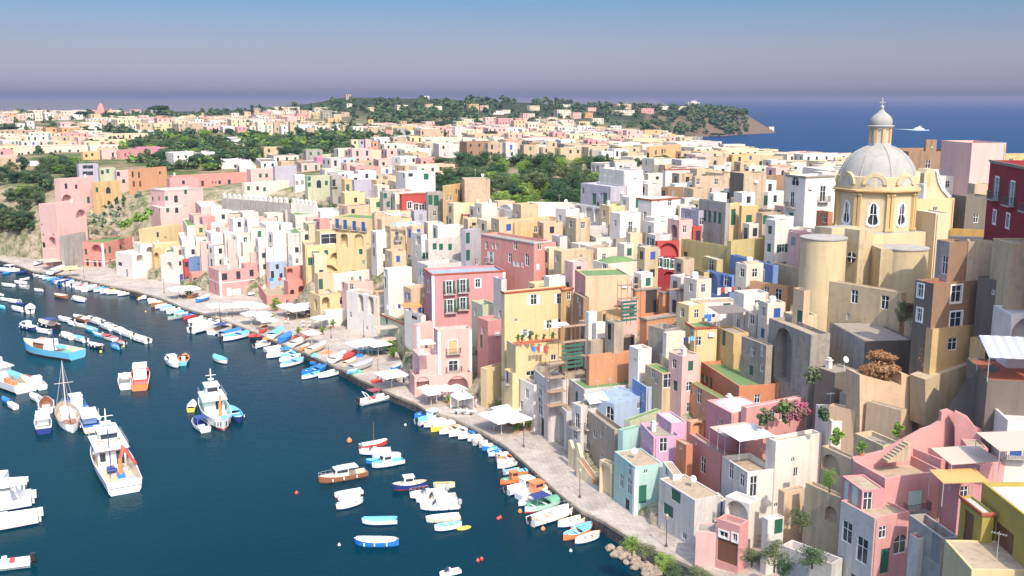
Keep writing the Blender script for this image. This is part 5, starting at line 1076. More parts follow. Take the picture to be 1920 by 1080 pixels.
# ------------------------------------------------------------ small and far houses, row by row
ROWS = [
 ('on the far left skyline', [(0,32,212,224,'or'),(45,62,213,226,'wc'),(60,79,207,226,'wc'),(80,100,212,227,'wh'),(105,146,208,220,'wc'),(165,188,214,230,'pe'),(352,372,215,224,'cr'),(367,382,212,222,'oc'),(430,448,212,220,'wc'),(455,470,210,218,'pe')]),
 ('in the second row from the left skyline', [(28,46,232,246,'wh'),(46,64,228,242,'wh'),(64,80,238,250,'pk'),(80,106,240,262,'or'),(106,140,230,245,'pk'),(106,152,240,258,'or'),(150,190,231,245,'wh'),(190,218,235,246,'pk'),(208,262,224,240,'cr'),(251,290,245,257,'wh'),(255,285,232,248,'be'),(286,325,222,244,'pk'),(322,348,226,246,'cr'),(284,312,240,255,'ye'),(322,380,232,252,'tn'),(345,380,229,246,'wc'),(381,412,238,250,'pk'),(412,440,238,250,'wh'),(426,461,224,246,'cr'),(440,462,238,249,'pp'),(466,480,236,252,'wc')]),
 ('among the left gardens', [(0,48,258,275,'pe'),(48,90,254,274,'wh'),(90,128,256,276,'tn'),(157,190,265,278,'wh'),(172,216,278,290,'be'),(416,460,263,278,'wh'),(430,458,270,282,'be'),(8,30,244,256,'cr'),(128,150,245,256,'wc')]),
 ('in the cream row at the foot of the wooded hill', [(478,500,228,252,'wc'),(497,512,234,254,'wc'),(512,524,230,254,'tn'),(524,540,236,255,'wh'),(540,556,228,255,'be'),(556,572,234,255,'wh'),(572,590,240,256,'tn'),(588,606,242,256,'wc'),(604,626,242,255,'wh'),(534,556,219,236,'pk'),(554,580,207,224,'tn'),(568,600,211,222,'ye'),(600,622,207,224,'gr'),(622,640,214,236,'pe'),(608,638,222,240,'oc'),(508,526,210,220,'wh'),(636,655,210,220,'tn')]),
 ('scattered on the wooded hill', [(647,658,177,187,'tn'),(647,662,194,202,'wc'),(686,701,201,211,'ye'),(689,700,224,239,'oc'),(739,765,197,210,'wc'),(748,763,227,237,'or'),(786,805,180,189,'wh'),(794,812,195,210,'be'),(808,829,199,212,'wc'),(843,858,193,201,'wh'),(862,872,194,202,'wh'),(875,898,195,207,'oc'),(896,916,198,208,'pk'),(915,945,208,216,'wh'),(940,957,206,214,'wc'),(848,885,228,238,'cr'),(794,815,228,240,'pk'),(988,1012,198,208,'cr'),(1040,1071,196,204,'wc'),(1038,1071,206,222,'wc'),(1071,1090,211,224,'pk'),(1090,1112,211,223,'or'),(975,1003,213,226,'pk'),(972,996,228,238,'cr'),(1020,1045,229,242,'cr'),(1047,1064,227,240,'wc'),(1080,1106,228,240,'ye'),(1106,1132,222,232,'wc'),(1150,1184,195,205,'pe'),(1143,1190,207,216,'wc'),(1196,1226,203,212,'pp'),(1098,1118,202,210,'pk'),(1360,1374,210,216,'tn')]),
 ('on the crest of the headland', [(1236,1262,199,207,'wh'),(1262,1290,199,208,'wc'),(1285,1312,192,206,'wh'),(1294,1306,189,198,'wh')]),
 ('in the hazy pastel row right of the hill', [(905,930,220,240,'pk'),(928,958,222,240,'pp'),(958,985,226,246,'pe'),(985,1010,232,250,'wc'),(1010,1040,236,252,'cr'),(1040,1070,238,252,'wc'),(1075,1110,236,250,'wh'),(1110,1140,240,252,'tn'),(1140,1165,236,250,'wh'),(1150,1190,246,262,'pp'),(1200,1240,244,262,'oc'),(1235,1266,252,266,'oc'),(1190,1206,246,266,'pk'),(1299,1334,254,262,'ye'),(1334,1356,258,266,'wh'),(1328,1358,260,270,'pk')]),
 ('in the tan and pink row behind the red roof', [(655,672,262,282,'cr'),(671,684,262,280,'ld'),(682,697,262,282,'pk'),(696,709,266,284,'or'),(708,731,262,284,'wh'),(730,762,258,282,'tn'),(752,764,258,272,'rs'),(762,792,256,278,'ye'),(779,810,270,288,'rd'),(812,861,270,294,'lg'),(681,722,240,256,'tn'),(720,736,244,256,'pp'),(722,780,238,252,'oc'),(776,832,244,264,'tn'),(832,852,242,262,'pk'),(848,872,238,262,'lg'),(868,908,250,266,'pe'),(888,912,238,252,'pp'),(906,950,240,262,'pk'),(862,922,266,292,'br'),(908,942,268,296,'tn'),(942,970,268,300,'lg')]),
 ('in the pastel block row above the grove', [(944,985,250,272,'pe'),(982,1030,256,272,'pp'),(1030,1062,248,272,'pp'),(1050,1078,256,272,'dk'),(1062,1092,252,274,'cr'),(1086,1135,256,276,'cr'),(1128,1174,254,274,'tn'),(1168,1200,244,268,'pk'),(975,1008,272,300,'tn'),(988,1012,268,290,'br'),(1010,1045,276,296,'be'),(1040,1090,278,300,'be'),(1045,1105,270,286,'cc'),(1105,1128,282,310,'gr'),(1122,1150,284,316,'wh'),(1150,1200,268,292,'wh'),(1260,1310,268,290,'wh'),(1288,1330,264,280,'wc'),(1310,1345,272,290,'lg'),(1268,1310,284,308,'tn'),(1310,1365,286,310,'wc'),(1335,1392,282,296,'pk'),(1366,1400,290,316,'oc'),(1392,1418,288,316,'oc'),(1410,1440,276,300,'tn'),(1440,1474,272,296,'wh'),(1395,1440,264,282,'wh')]),
 ('in the roofs by the sea left of the dome', [(1440,1476,272,302,'wc'),(1474,1510,276,304,'wc'),(1505,1546,280,306,'pk'),(1545,1600,284,305,'wc'),(1500,1520,274,290,'wh'),(1440,1475,310,330,'or'),(1472,1520,308,325,'wh'),(1395,1440,312,328,'wc'),(1424,1470,330,360,'br'),(1365,1400,304,322,'tn'),(1330,1370,312,330,'lg')]),
 ('among the white roofs below the pink terrace', [(520,552,303,316,'tn'),(555,600,306,322,'pk'),(588,615,295,310,'hp'),(612,653,300,318,'hp'),(651,665,296,312,'mi'),(665,700,302,318,'tn'),(700,745,300,316,'pk'),(745,790,302,318,'wc'),(790,840,298,314,'cr'),(685,735,314,330,'wc'),(600,640,318,334,'wc'),(632,690,284,296,'pp'),(690,785,286,298,'pp'),(500,560,292,304,'wc'),(560,620,290,300,'sg'),(480,520,303,316,'wh'),(700,742,330,350,'be'),(735,760,318,332,'wh'),(660,705,322,338,'gr'),(405,450,305,318,'wh'),(440,480,312,326,'wc'),(520,550,318,330,'wh')]),
 ('among the terraces between the grove and the yellow house', [(925,965,378,398,'pe'),(940,985,388,408,'wc'),(880,930,388,408,'wc'),(880,910,425,445,'be'),(905,940,425,444,'wc'),(770,800,396,420,'ld'),(795,830,418,440,'wc'),(826,870,425,445,'wh'),(752,790,420,442,'wh'),(985,1030,420,440,'be')]),
 ('among the white roofs right of the grove', [(1176,1206,335,352,'ye'),(1180,1230,345,362,'wh'),(1200,1260,340,356,'wc'),(1256,1300,345,366,'wh'),(1290,1330,352,372,'wh'),(1325,1370,352,372,'pk'),(1240,1296,352,370,'br'),(1125,1180,325,345,'ld'),(1206,1250,326,345,'wc'),(1276,1312,372,392,'lg'),(1370,1432,360,378,'wc'),(1370,1425,372,386,'be'),(1432,1470,360,385,'wh'),(1256,1290,392,412,'lg'),(1140,1166,400,420,'ye'),(1174,1200,395,420,'ye')]),
 ('in the packed white and pink terraces behind the merlon wall', [(370,400,392,412,'pk'),(395,425,385,405,'wh'),(420,445,392,412,'wh'),(352,380,404,424,'pk'),(380,405,408,428,'pp'),(405,430,404,424,'wc'),(428,452,402,422,'pk'),(450,478,400,420,'wc'),(340,362,424,446,'wc'),(362,386,420,442,'pe'),(384,410,424,446,'lg'),(408,434,420,442,'pk'),(432,456,418,440,'wh'),(454,482,416,438,'wh'),(478,505,405,426,'pk'),(500,530,400,420,'wc'),(526,556,394,414,'lg'),(342,366,446,466,'wh'),(366,392,442,462,'wc'),(390,418,444,464,'wh'),(416,444,440,460,'lg'),(442,470,438,458,'wh'),(468,496,432,454,'wc'),(494,524,424,446,'wh'),(522,550,418,440,'wh'),(548,576,410,432,'wc'),(574,602,402,424,'pk'),(596,622,396,414,'wh'),(345,372,464,482,'wh'),(372,400,460,478,'pk'),(398,426,462,482,'wh'),(424,452,458,480,'pk'),(450,478,458,480,'wc'),(476,504,450,474,'wh'),(502,530,444,468,'wh'),(528,556,440,462,'lg'),(554,578,432,456,'wc'),(576,600,424,448,'cr'),(412,440,480,496,'wh'),(440,468,478,496,'wh'),(466,494,474,496,'pk'),(490,520,470,490,'wh'),(300,330,470,492,'wh'),(322,350,460,480,'wc'),(600,625,412,430,'wc')]),
]
FARW = {'wh', 'wc', 'cr'}
SIZEW = lambda w: 'wide' if w > 34 else ('narrow' if w < 17 else 'small')
ORD = lambda n: '%dth' % n if n > 20 else {13: 'thirteenth', 14: 'fourteenth', 15: 'fifteenth', 16: 'sixteenth', 17: 'seventeenth', 18: 'eighteenth', 19: 'nineteenth', 20: 'twentieth', 1: 'first', 2: 'second', 3: 'third', 4: 'fourth', 5: 'fifth', 6: 'sixth', 7: 'seventh', 8: 'eighth', 9: 'ninth', 10: 'tenth', 11: 'eleventh', 12: 'twelfth'}.get(n, str(n) + 'th')
rr = random.Random(3)
for rowname, lst in ROWS:
    # ordinal of each colour, from the left, within its row
    seen = {}
    tot = {}
    for e in lst: tot[e[4]] = tot.get(e[4], 0) + 1
    for x0, x1, yt_, yb_, c_ in sorted(lst, key=lambda e: (e[0] + e[1], e[2])):
        seen[c_] = seen.get(c_, 0) + 1
        word = WALLS[c_][0]
        if tot[c_] == 1: lab = 'the only %s house %s' % (word, rowname)
        else: lab = '%s house, %s %s one from the left %s' % (SIZEW(x1 - x0), ORD(seen[c_]), word, rowname)
        if 'packed' in rowname: x0 += rr.uniform(-9, 4); x1 += rr.uniform(-4, 18); yt_ += rr.uniform(-9, 7)
        w_ = x1 - x0; lf = .22 if w_ > 14 else .15
        roof = rr.choice(['t', 't', 'w', 'c', 'w', 'g', 'd', 'tv'] if yb_ > 300 else ['t', 't', 'w', 'c', 'r', 's'])
        if c_ in ('wh', 'lg') and rr.random() < .5: roof = 'w'
        st = rr.choice(['w', 'ws', 'wsd', 'wd', 's', 'wsa'])
        H(lab, c_, x0 + w_ * lf, yt_, x0, x1, yb_, roof=roof, st=st, sh=rr.choice('ggggnyb'), ph=rr.choice([.3, .5, .8]), group='houses ' + rowname, storey=3.0 if yb_ > 380 else 3.4, phi=rr.uniform(14, 40), surround=False)

# ------------------------------------------------------------ the domed church
CREAM = plaster('church_cream', 'f6deb2', .2); CREAM2 = plaster('church_weathered', 'ead3a8', .45); LEAD = plaster('dome_lead', 'c8c4bb', .25, k=.62); TRIMC = plaster('church_trim', 'efc98e', .1); PALE = plaster('oculus_pale', 'd9d6d2', .1)
DC = 155.0
PC = atD(1639, 425, DC); cx_, cy_ = PC[0], PC[1]
def zc(y): return atD(1643, y, DC - 6.0)[2]
ch = thing('church', 'cream church with a grey ribbed dome and white lantern topped by a cross', 'church', (cx_, cy_, 30))
def L2(p): return Vector((p[0] - cx_, p[1] - cy_, p[2] - 30))
RD = 6.0; z_b, z_c, z_d0 = zc(434) - 30, zc(361) - 30, zc(345) - 30
z_t = atD(1643, 272, DC)[2] - 30; z_lt = atD(1643, 236, DC)[2] - 30; z_cap = atD(1643, 203, DC)[2] - 30; z_x = atD(1643, 187, DC)[2] - 30
face0 = -math.pi / 2 + R(22.5)      # direction of the face just right of centre
# drum with eight faces; each has a pear-shaped window
dr = MB(); ap = RD * math.cos(R(22.5)); side = 2 * RD * math.sin(R(22.5))
for k in range(8):
    a = face0 + k * R(45); n = Vector((math.cos(a), math.sin(a), 0)); u = Vector((-math.sin(a), math.cos(a), 0))
    P0 = n * ap - u * side / 2 + Vector((0, 0, z_b - 5))
    hw = z_c - z_b + 5
    face_open(dr, P0, u, n, 0, side, 0, hw, [(side / 2 - .8, side / 2 + .8, 5 + .5, 5 + 4.1, .35, True)])
obj('drum', dr, ch, mats=CREAM)
for k in range(8):
    a = face0 + k * R(45); n = Vector((math.cos(a), math.sin(a), 0))
    wo_ = obj('window', cached('ch_pane', lambda: (lambda g: (g.box(-.8, .8, .28, .34, 0, 3.6), g.mesh('pane', [glass]))[-1])(MB())), ch, n * ap + Vector((0, 0, z_b + .5)), a + math.pi / 2)
    def mk():
        g = MB(); pts = []
        prof = [(0, 0), (.5, .05), (.95, .35), (1.0, .9), (.75, 1.7), (.6, 2.5), (.62, 3.1), (.35, 3.7), (0, 3.85)]
        full = prof + [(-x, z) for x, z in reversed(prof[1:-1])]; inn = [(x * .72, .32 + z * .86) for x, z in full]
        n_ = len(full)
        for i in range(n_):
            j = (i + 1) % n_; a_, b_, c_, d_ = full[i], full[j], inn[j], inn[i]
            g.slab([(a_[0], -.10, a_[1]), (b_[0], -.10, b_[1]), (c_[0], -.10, c_[1]), (d_[0], -.10, d_[1])], (0, .3, 0))
        # fill between the outline and the opening so that the glass reads as a pear
        g.box(-.04, .04, .02, .1, .3, 3.6); g.box(-.7, .7, .02, .1, 1.9, 1.98)
        for s in (-1, 1): g.slab([(s * .45, .0, 1.6), (s * .82, .0, 1.6), (s * .82, .0, 3.6), (s * .45, .0, 3.4)], (0, .1, 0))
        return g.mesh('window_surround', [white_paint])
    obj('window_surround', cached('ch_win', mk), wo_)
pl = MB()
for k in range(8):
    a = face0 + (k + .5) * R(45); r = RD + .02; M = Matrix.Translation((r * math.cos(a), r * math.sin(a), 0)) @ Matrix.Rotation(a, 4, 'Z')
    pl.box(-.35, .16, -.55, -.1, z_b - 4.5, z_c - .55, 0, M); pl.box(-.35, .16, .1, .55, z_b - 4.5, z_c - .55, 0, M)
    pl.box(-.35, .3, -.65, .65, z_c - .55, z_c - .25, 0, M); pl.box(-.35, .3, -.65, .65, z_b, z_b + .4, 0, M)
obj('pilasters', pl, ch, mats=TRIMC)
cn = MB(); r8 = face0 + R(22.5)
cn.lathe([(RD - .1, z_c - .3), (RD + .3, z_c - .25), (RD + .45, z_c - .02), (RD + .8, z_c + .02), (RD + .85, z_c + .2), (RD + .1, z_c + .34)], 8, rot=r8)
obj('cornice', cn, ch, mats=TRIMC)
bd = MB(); bd.lathe([(RD + .02, z_c + .3), (RD + .02, z_d0 + .9), (RD - .3, z_d0 + 1.0)], 48); obj('dome_base', bd, ch, mats=CREAM)
dm = MB(); pr = []; Hd = z_t - z_c - .4; r0 = RD - .05
for i in range(19):
    t = i / 18 * math.pi / 2; pr.append((max(r0 * math.cos(t) ** .92, .9 if i > 16 else 0), z_c + .5 + Hd * math.sin(t)))
pr = [(r0 + .0, z_c + .35)] + pr[:17] + [(1.5, z_t + .2)]
dm.lathe(pr, 48); obj('dome', dm, ch, mats=LEAD, smooth=True)
rb = MB()
for k in range(8):
    a = face0 + (k + .5) * R(45)
    for i in range(len(pr) - 2):
        p1 = Vector((pr[i][0] * math.cos(a), pr[i][0] * math.sin(a), pr[i][1])); p2 = Vector((pr[i + 1][0] * math.cos(a), pr[i + 1][0] * math.sin(a), pr[i + 1][1]))
        rb.tube(p1, p2, .11, 5)
obj('dome_ribs', rb, ch, mats=LEAD)
for k in range(8):
    a = face0 + k * R(45); n = Vector((math.cos(a), math.sin(a), 0))
    def mk():
        g = MB(); m_ = 12
        for i in range(m_):
            t1, t2 = math.pi * i / m_, math.pi * (i + 1) / m_
            q_ = [(1.75 * math.cos(t1), -.42, 1.75 * math.sin(t1) + .1), (1.75 * math.cos(t2), -.42, 1.75 * math.sin(t2) + .1), (1.15 * math.cos(t2), -.42, 1.15 * math.sin(t2) + .1), (1.15 * math.cos(t1), -.42, 1.15 * math.sin(t1) + .1)]
            g.slab(q_, (0, 1.6, 0))
        return g.mesh('oculus_hood', [CREAM])
    o_ = obj('oculus', cached('ch_ochood', mk), ch, n * (ap + .12) + Vector((0, 0, z_c + 1.0)), a + math.pi / 2)
    def mk2():
        g = MB(); g.slab([(1.12 * math.cos(t * math.pi / 10), -.34, .55 + .78 * math.sin(t * math.pi / 10)) for t in range(20)], (0, .9, 0)); return g.mesh('oculus_disc', [PALE])
    obj('disc', cached('ch_ocdisc', mk2), o_)
ln = MB(); ln.lathe([(1.75, z_t - .4), (1.75, z_t + .3), (1.5, z_t + .3), (1.5, z_lt - .3)], 8, rot=r8); obj('lantern', ln, ch, mats=PALE)
lp = MB()
for k in range(8):
    a = face0 + (k + .5) * R(45); M = Matrix.Translation((1.5 * math.cos(a), 1.5 * math.sin(a), 0)) @ Matrix.Rotation(a, 4, 'Z'); lp.box(-.15, .16, -.24, .24, z_t + .3, z_lt - .3, 0, M)
obj('lantern_pilasters', lp, ch, mats=TRIMC)
lc = MB(); lc.lathe([(1.5, z_lt - .35), (1.8, z_lt - .25), (2.0, z_lt), (1.95, z_lt + .12)], 24); hh_ = z_cap - z_lt
cp_ = [(1.62, z_lt + .1), (1.68, z_lt + .2 * hh_), (1.6, z_lt + .38 * hh_), (1.3, z_lt + .55 * hh_), (.9, z_lt + .68 * hh_), (.45, z_lt + .82 * hh_), (.22, z_cap - .1), (.3, z_cap), (.3, z_cap + .35), (.01, z_cap + .5)]
obj('lantern_cornice', lc, ch, mats=PALE); cpm = MB(); cpm.lathe(cp_, 24); obj('lantern_cap', cpm, ch, mats=LEAD, smooth=True)
cr = MB(); cr.box(-.05, .05, -.05, .05, z_cap + .4, z_x + .3); cr.box(-.42, .42, -.05, .05, z_x - .45, z_x - .33); cr.lathe([(.01, z_cap + .9), (.13, z_cap + 1.0), (.01, z_cap + 1.12)], 8); obj('cross', cr, ch, mats=rail_grey)
# body of the church
def cblock(name, xc, yt, xl, xr, ybot, D, mats, yl=None, yr=None, phi=None, a=None, b=None, roof=None, rim=.25):
    P, ph_, a, b = solve_house(xc, yt, xl, xr, 600, D, yl, yr, phi, a, b); z0 = atD(xc, ybot, D)[2]
    g = MB(); M = Matrix.Translation((P[0] - cx_, P[1] - cy_, 0)) @ Matrix.Rotation(ph_, 4, 'Z')
    zt_ = P[2] - 30; g.box(0, b, 0, a, z0 - 30, zt_, 0, M)
    o = obj(name, g, ch, mats=mats)
    if roof:
        g = MB(); g.box(rim, b - rim, rim, a - rim, zt_ - .1, zt_ + .03, 0, M); obj('roof', g, o, mats=roofmat(roof))
    return M, a, b, zt_, o
cblock('nave', 1612, 441, 1528, 1762, 640, 146, CREAM, yl=424, yr=427, roof='s')
cblock('crossing', 1560, 428, 1538, 1760, 470, 148, CREAM, yr=412, phi=None, roof='s')
def apse(name, xc_, ytop, wpx, ybot, D, mat, cap, flat=False, sc_y=1.0):
    P = atD(xc_, ytop, D); r = wpx * (D / FPX) / 2; z0 = atD(xc_, ybot, D)[2]
    g = MB(); g.lathe([(r, z0 - 30), (r, P[2] - 30)], 36, c=(P[0] - cx_, P[1] - cy_)); o = obj(name, g, ch, mats=mat, smooth=True)
    c = MB(); zt_ = P[2] - 30
    if flat: c.lathe([(r + .12, zt_ - .15), (r + .12, zt_), (.01, zt_ + .25)], 36, c=(P[0] - cx_, P[1] - cy_))
    else: c.lathe([(r + .08, zt_ - .1), (r + .08, zt_), (r * .85, zt_ + r * .2), (r * .5, zt_ + r * .38), (.01, zt_ + r * .45)], 36, c=(P[0] - cx_, P[1] - cy_))
    obj('apse_roof', c, o, mats=cap, smooth=not flat)
apse('apse', 1545, 444, 84, 660, 143, CREAM, roofmat('s'), flat=True)
apse('transept_apse', 1697, 463, 84, 560, 143, CREAM, roofmat('s'), flat=True)
cblock('wall_pier', 1612, 432, 1584, 1620, 600, 143.5, CREAM2, yl=428, phi=None, b=3)
cblock('buttress', 1652, 467, 1624, 1662, 600, 141, CREAM2, yl=455, b=2.5)
# round window with a white cross bar on the pier wall
Pw = atD(1598, 482, 142.2)
rw = MB(); pts = [(.75 * math.cos(t * math.pi / 10), 0, .75 * math.sin(t * math.pi / 10)) for t in range(20)]
rw.slab(pts, (0, .12, 0)); o_ = obj('round_window', rw, ch, mats=glass); 
xb = MB(); xb.box(-.8, .8, -.06, 0, -.07, .07); xb.box(-.07, .07, -.06, 0, -.8, .8); ob2 = obj('glazing_bars', xb, o_, mats=white_paint)
Pn, phn, an, bn = solve_house(1612, 432, 1584, 1620, 600, 143.5, 428, None, None, None, 3)
# place it on the left face of the pier
nL = Vector((-math.cos(phn), -math.sin(phn), 0)); r_ = Vector(ray(1598, 482)); t_ = (Pn - Vector((0, 0, CAMH))).dot(nL) / r_.dot(nL); pw = Vector((0, 0, CAMH)) + r_ * t_ + nL * .14
o_.location = L2(pw); o_.rotation_euler = (0, 0, phn - math.pi / 2)
# lower annex
house('plain stucco annex with two small windows under the church', 'be', 1690, 549, 1556, 1700, 618, roof='t', win='1602,556,w,1.1,1.9;1659,567,w,1.2,1.9;1590,594,m,.5,1', D=131, yl=527, extras='n', ph=.12, wallL=None)
# curving bell gable behind and its chapel
gb = thing('bell_gable', 'small cream bell gable with swooping white sides behind the dome', 'bell gable', atD(1752, 378, 160), R(12)); Dg = 160
k_ = Dg / FPX
def gp(x, y): return ((x - 1752) * k_, 0, (378 - y) * k_)
s_ = MB(); s_.slab([gp(1727, 378), gp(1727, 325), gp(1733, 317), gp(1745, 317), gp(1750, 325), gp(1756, 342), gp(1764, 356), gp(1778, 370), gp(1778, 378)], (0, 2.4, 0)); obj('gable_wall', s_, gb, mats=CREAM)
s_ = MB()
for a1, b1 in (((1749, 321), (1755, 341)), ((1755, 341), (1764, 356)), ((1764, 356), (1780, 371)), ((1727, 378), (1725, 345))): s_.slab([gp(*a1), gp(*b1), gp(b1[0] + 4, b1[1] - 3), gp(a1[0] + 4, a1[1] - 3)], (0, -.3, 0)); s_.slab([gp(*a1), gp(*b1), gp(b1[0] + 4, b1[1] - 3), gp(a1[0] + 4, a1[1] - 3)], (0, 2.7, 0))
obj('coping', s_, gb, mats=white_paint)
s_ = MB(); s_.slab([gp(1734, 350), gp(1740, 350), gp(1740, 328), gp(1737, 325), gp(1734, 328)], (0, -.03, 0)); obj('bell_opening', s_, gb, mats=TRIMC)
house('cream chapel block beneath the bell gable', 'ye', 1716, 373, 1712, 1790, 430, roof='w', D=158, phi=12, a=7, extras='n', ph=.3, win='1753,397,w,.8,1.6')
house('cream chapel wing with clustered buttresses right of the dome', 'su', 1755, 400, 1750, 1783, 450, roof='w', D=148, phi=16, a=5, extras='n', ph=.2)
house('wide flat church terrace roof edged by a yellow parapet', 'tn', 1775, 458, 1770, 2060, 520, roof='d', D=121, phi=-24, a=17, extras='n', ph=.9, mats=[plaster('terr', 'e3b96c', .3)])

fp = atD(191, 222, 1150); fs = 1150 / FPX
fc_ = thing('church', 'distant pink church with a pointed bell tower and orange dome on the left skyline', 'church', fp, R(15))
g = MB(); g.box(-14, 12, 0, 14, -20, 3); obj('nave', g, fc_, mats=W('pe')); g = MB(); g.box(-4, 3, -1, 5, -8, 12); g.box(-3, 2, 0, 4, 12, 15); g.lathe([(2, 15), (.01, 17.5)], 4, c=(-.5, 2)); obj('bell_tower', g, fc_, mats=W('pp'))
g = MB(); g.lathe([(5, 1), (5, 4), (4.6, 6), (3, 8.2), (.8, 9.3), (.6, 10.6), (.01, 11.4)], 16, c=(9, 7)); obj('dome', g, fc_, mats=W('or'), smooth=True)

for x_, y_, w_, h_, lb in ((1442, 238, 10, 5, 'tiny ruined tan building at the tip of the headland'), (1421, 236, 5, 9, 'small white tower on the tip of the headland')):
    p_ = G(x_, 243, 2.5); k_ = p_[1] / FPX; g = MB(); g.box(0, w_ * k_, 0, 7, -4, h_ * k_); o = obj('building', g, None, p_, .2, mats=W('wc')); tag(o, lb, 'building')
# ------------------------------------------------------------ trees and planting
def leafmat(name, c1, c2, c3=None):
    def mk():
        m, t, b, l = newmat(name)
        geo = N(t, 'ShaderNodeNewGeometry'); oi = N(t, 'ShaderNodeObjectInfo')
        nz = N(t, 'ShaderNodeTexNoise'); nz.inputs['Scale'].default_value = .55; nz.inputs['Detail'].default_value = 4; l(geo.outputs['Position'], nz.inputs['Vector'])
        ad = N(t, 'ShaderNodeMath', operation='ADD'); l(nz.outputs[0], ad.inputs[0])
        ml = N(t, 'ShaderNodeMath', operation='MULTIPLY_ADD'); ml.inputs[1].default_value = .5; ml.inputs[2].default_value = -.25; l(oi.outputs['Random'], ml.inputs[0]); l(ml.outputs[0], ad.inputs[1])
        mr = N(t, 'ShaderNodeMapRange'); mr.inputs[1].default_value = .3; mr.inputs[2].default_value = .7; l(ad.outputs[0], mr.inputs[0])
        c = N(t, 'ShaderNodeMix', data_type='RGBA'); c.inputs[6].default_value = (*c1, 1); c.inputs[7].default_value = (*c2, 1); l(mr.outputs[0], c.inputs[0])
        l(c.outputs[2], b.inputs['Base Color']); b.inputs['Roughness'].default_value = .75; b.inputs['Specular IOR Level'].default_value = .15
        return m
    return cached(('leaf', name), mk)
LEAF = {'b': leafmat('leaf_mid', (.060, .100, .046), (.110, .155, .070)), 'd': leafmat('leaf_dark', (0.032, 0.074, 0.038), (0.068, 0.121, 0.054)), 'l': leafmat('leaf_light', (0.121, 0.216, 0.041), (0.216, 0.311, 0.068)),
        'p': leafmat('leaf_pine', (.024, .062, .036), (.045, .090, .045)), 'o': leafmat('leaf_burnt', (.30, .15, .07), (.42, .24, .12)), 'w': leafmat('leaf_blossom', (.30, .30, .24), (.14, .20, .09)), 'f': leafmat('leaf_flowering', (.10, .16, .05), (.62, .08, .28)), 'v': leafmat('leaf_olive', (.10, .13, .06), (.17, .19, .09))}
BARK = plain('bark', (.16, .11, .075), .9, var=.3)
def crown_mesh(seed, nl, leaf, kind, mat, clumps=16):
    rg = np.random.RandomState(seed); vs = []; fs = []
    cl = []
    for i in range(clumps):
        a = rg.uniform(0, 6.28); r = rg.uniform(0, .72) ** .7; z = rg.uniform(-.55, .75)
        if kind == 'p': z = rg.uniform(-.12, .22)
        f = math.sqrt(max(1 - min(z, .9) ** 2, .1)) if kind != 'p' else 1
        cl.append((r * math.cos(a) * f, r * math.sin(a) * f, z, rg.uniform(.24, .42)))
    cl.append((0, 0, .1, .5))
    for k in range(nl):
        c = cl[rg.randint(len(cl))]; d = rg.normal(size=3); d /= np.linalg.norm(d); rr_ = c[3] * rg.uniform(.72, 1.08)
        p = np.array(c[:3]) + d * rr_ * np.array([1, 1, .72 if kind != 'p' else .4])
        n = d + rg.normal(size=3) * .5; n /= np.linalg.norm(n); u = np.cross(n, rg.normal(size=3)); u /= np.linalg.norm(u); v = np.cross(n, u); s = leaf * rg.uniform(.6, 1.3)
        o = len(vs); vs += [tuple(p + u * s), tuple(p + v * s * .6), tuple(p - u * s), tuple(p - v * s * .6)]; fs.append((o, o + 1, o + 2, o + 3))
    me = bpy.data.meshes.new('crown'); me.from_pydata(vs, [], fs); me.materials.append(mat); return me
def trunk_mesh(tall):
    g = MB(); rg = random.Random(5); g.tube((0, 0, -.6), (.03, .02, .5), .09, 7, r2=.055); g.tube((.03, .02, .5), (-.02, .05, .9), .055, 6, r2=.035)
    for i in range(6): a = i * 1.05; g.tube((.02, .02, .45 + .07 * i), (.45 * math.cos(a), .45 * math.sin(a), .95 + .05 * i), .028, 5, r2=.012)
    return g.mesh('trunk', [BARK])
TREES = []
def tree(x, yb, wpx, hpx, kind='b', D=None, label=None):
    """x, yb: bearing of the foot (or of the lowest visible crown); wpx/hpx: size as seen"""
    if D is None: p = hit(x, yb)
    else: p = atD(x, yb, D); p = Vector((p[0], p[1], ground(p[0], p[1])))
    TREES.append((x, yb, wpx, hpx, kind, p, label))
gr = random.Random(21)
# the grove between the white roofs
for x, yb, w_, h_, k, D in [(845, 330, 42, 38, 'd', 330), (872, 318, 44, 40, 'b', 335), (900, 322, 48, 44, 'b', 330), (928, 322, 46, 40, 'd', 335), (885, 348, 50, 44, 'd', 310), (915, 350, 52, 46, 'b', 305), (945, 338, 44, 42, 'b', 318), (860, 345, 40, 34, 'b', 315), (832, 338, 36, 34, 'd', 322),
    (965, 330, 40, 36, 'l', 330), (990, 322, 38, 34, 'd', 335), (1015, 318, 44, 36, 'p', 335), (1035, 322, 52, 36, 'p', 325), (1062, 322, 40, 38, 'b', 335), (1090, 318, 46, 46, 'b', 330), (1110, 334, 40, 36, 'b', 318), (1078, 342, 46, 40, 'd', 312), (1050, 350, 44, 38, 'd', 300), (1020, 348, 40, 34, 'l', 305), (990, 350, 42, 36, 'l', 302), (962, 356, 44, 36, 'd', 300),
    (940, 368, 40, 34, 'l', 285), (965, 375, 44, 28, 'l', 278), (995, 374, 46, 28, 'l', 276), (1022, 380, 38, 26, 'l', 268), (1048, 380, 60, 52, 'd', 270), (1075, 372, 44, 40, 'd', 275), (1060, 392, 40, 22, 'l', 262), (925, 385, 34, 28, 'd', 272), (905, 372, 34, 28, 'l', 280), (1175, 318, 52, 34, 'b', 330), (1205, 316, 34, 26, 'd', 325), (1230, 318, 30, 22, 'b', 320), (1262, 318, 24, 16, 'b', 320),
    (1290, 318, 28, 16, 'd', 318), (1318, 318, 26, 16, 'd', 318), (1348, 322, 30, 18, 'b', 312), (1140, 330, 36, 28, 'b', 318), (820, 350, 26, 24, 'd', 315)]: tree(x, yb, w_, h_, k, D)
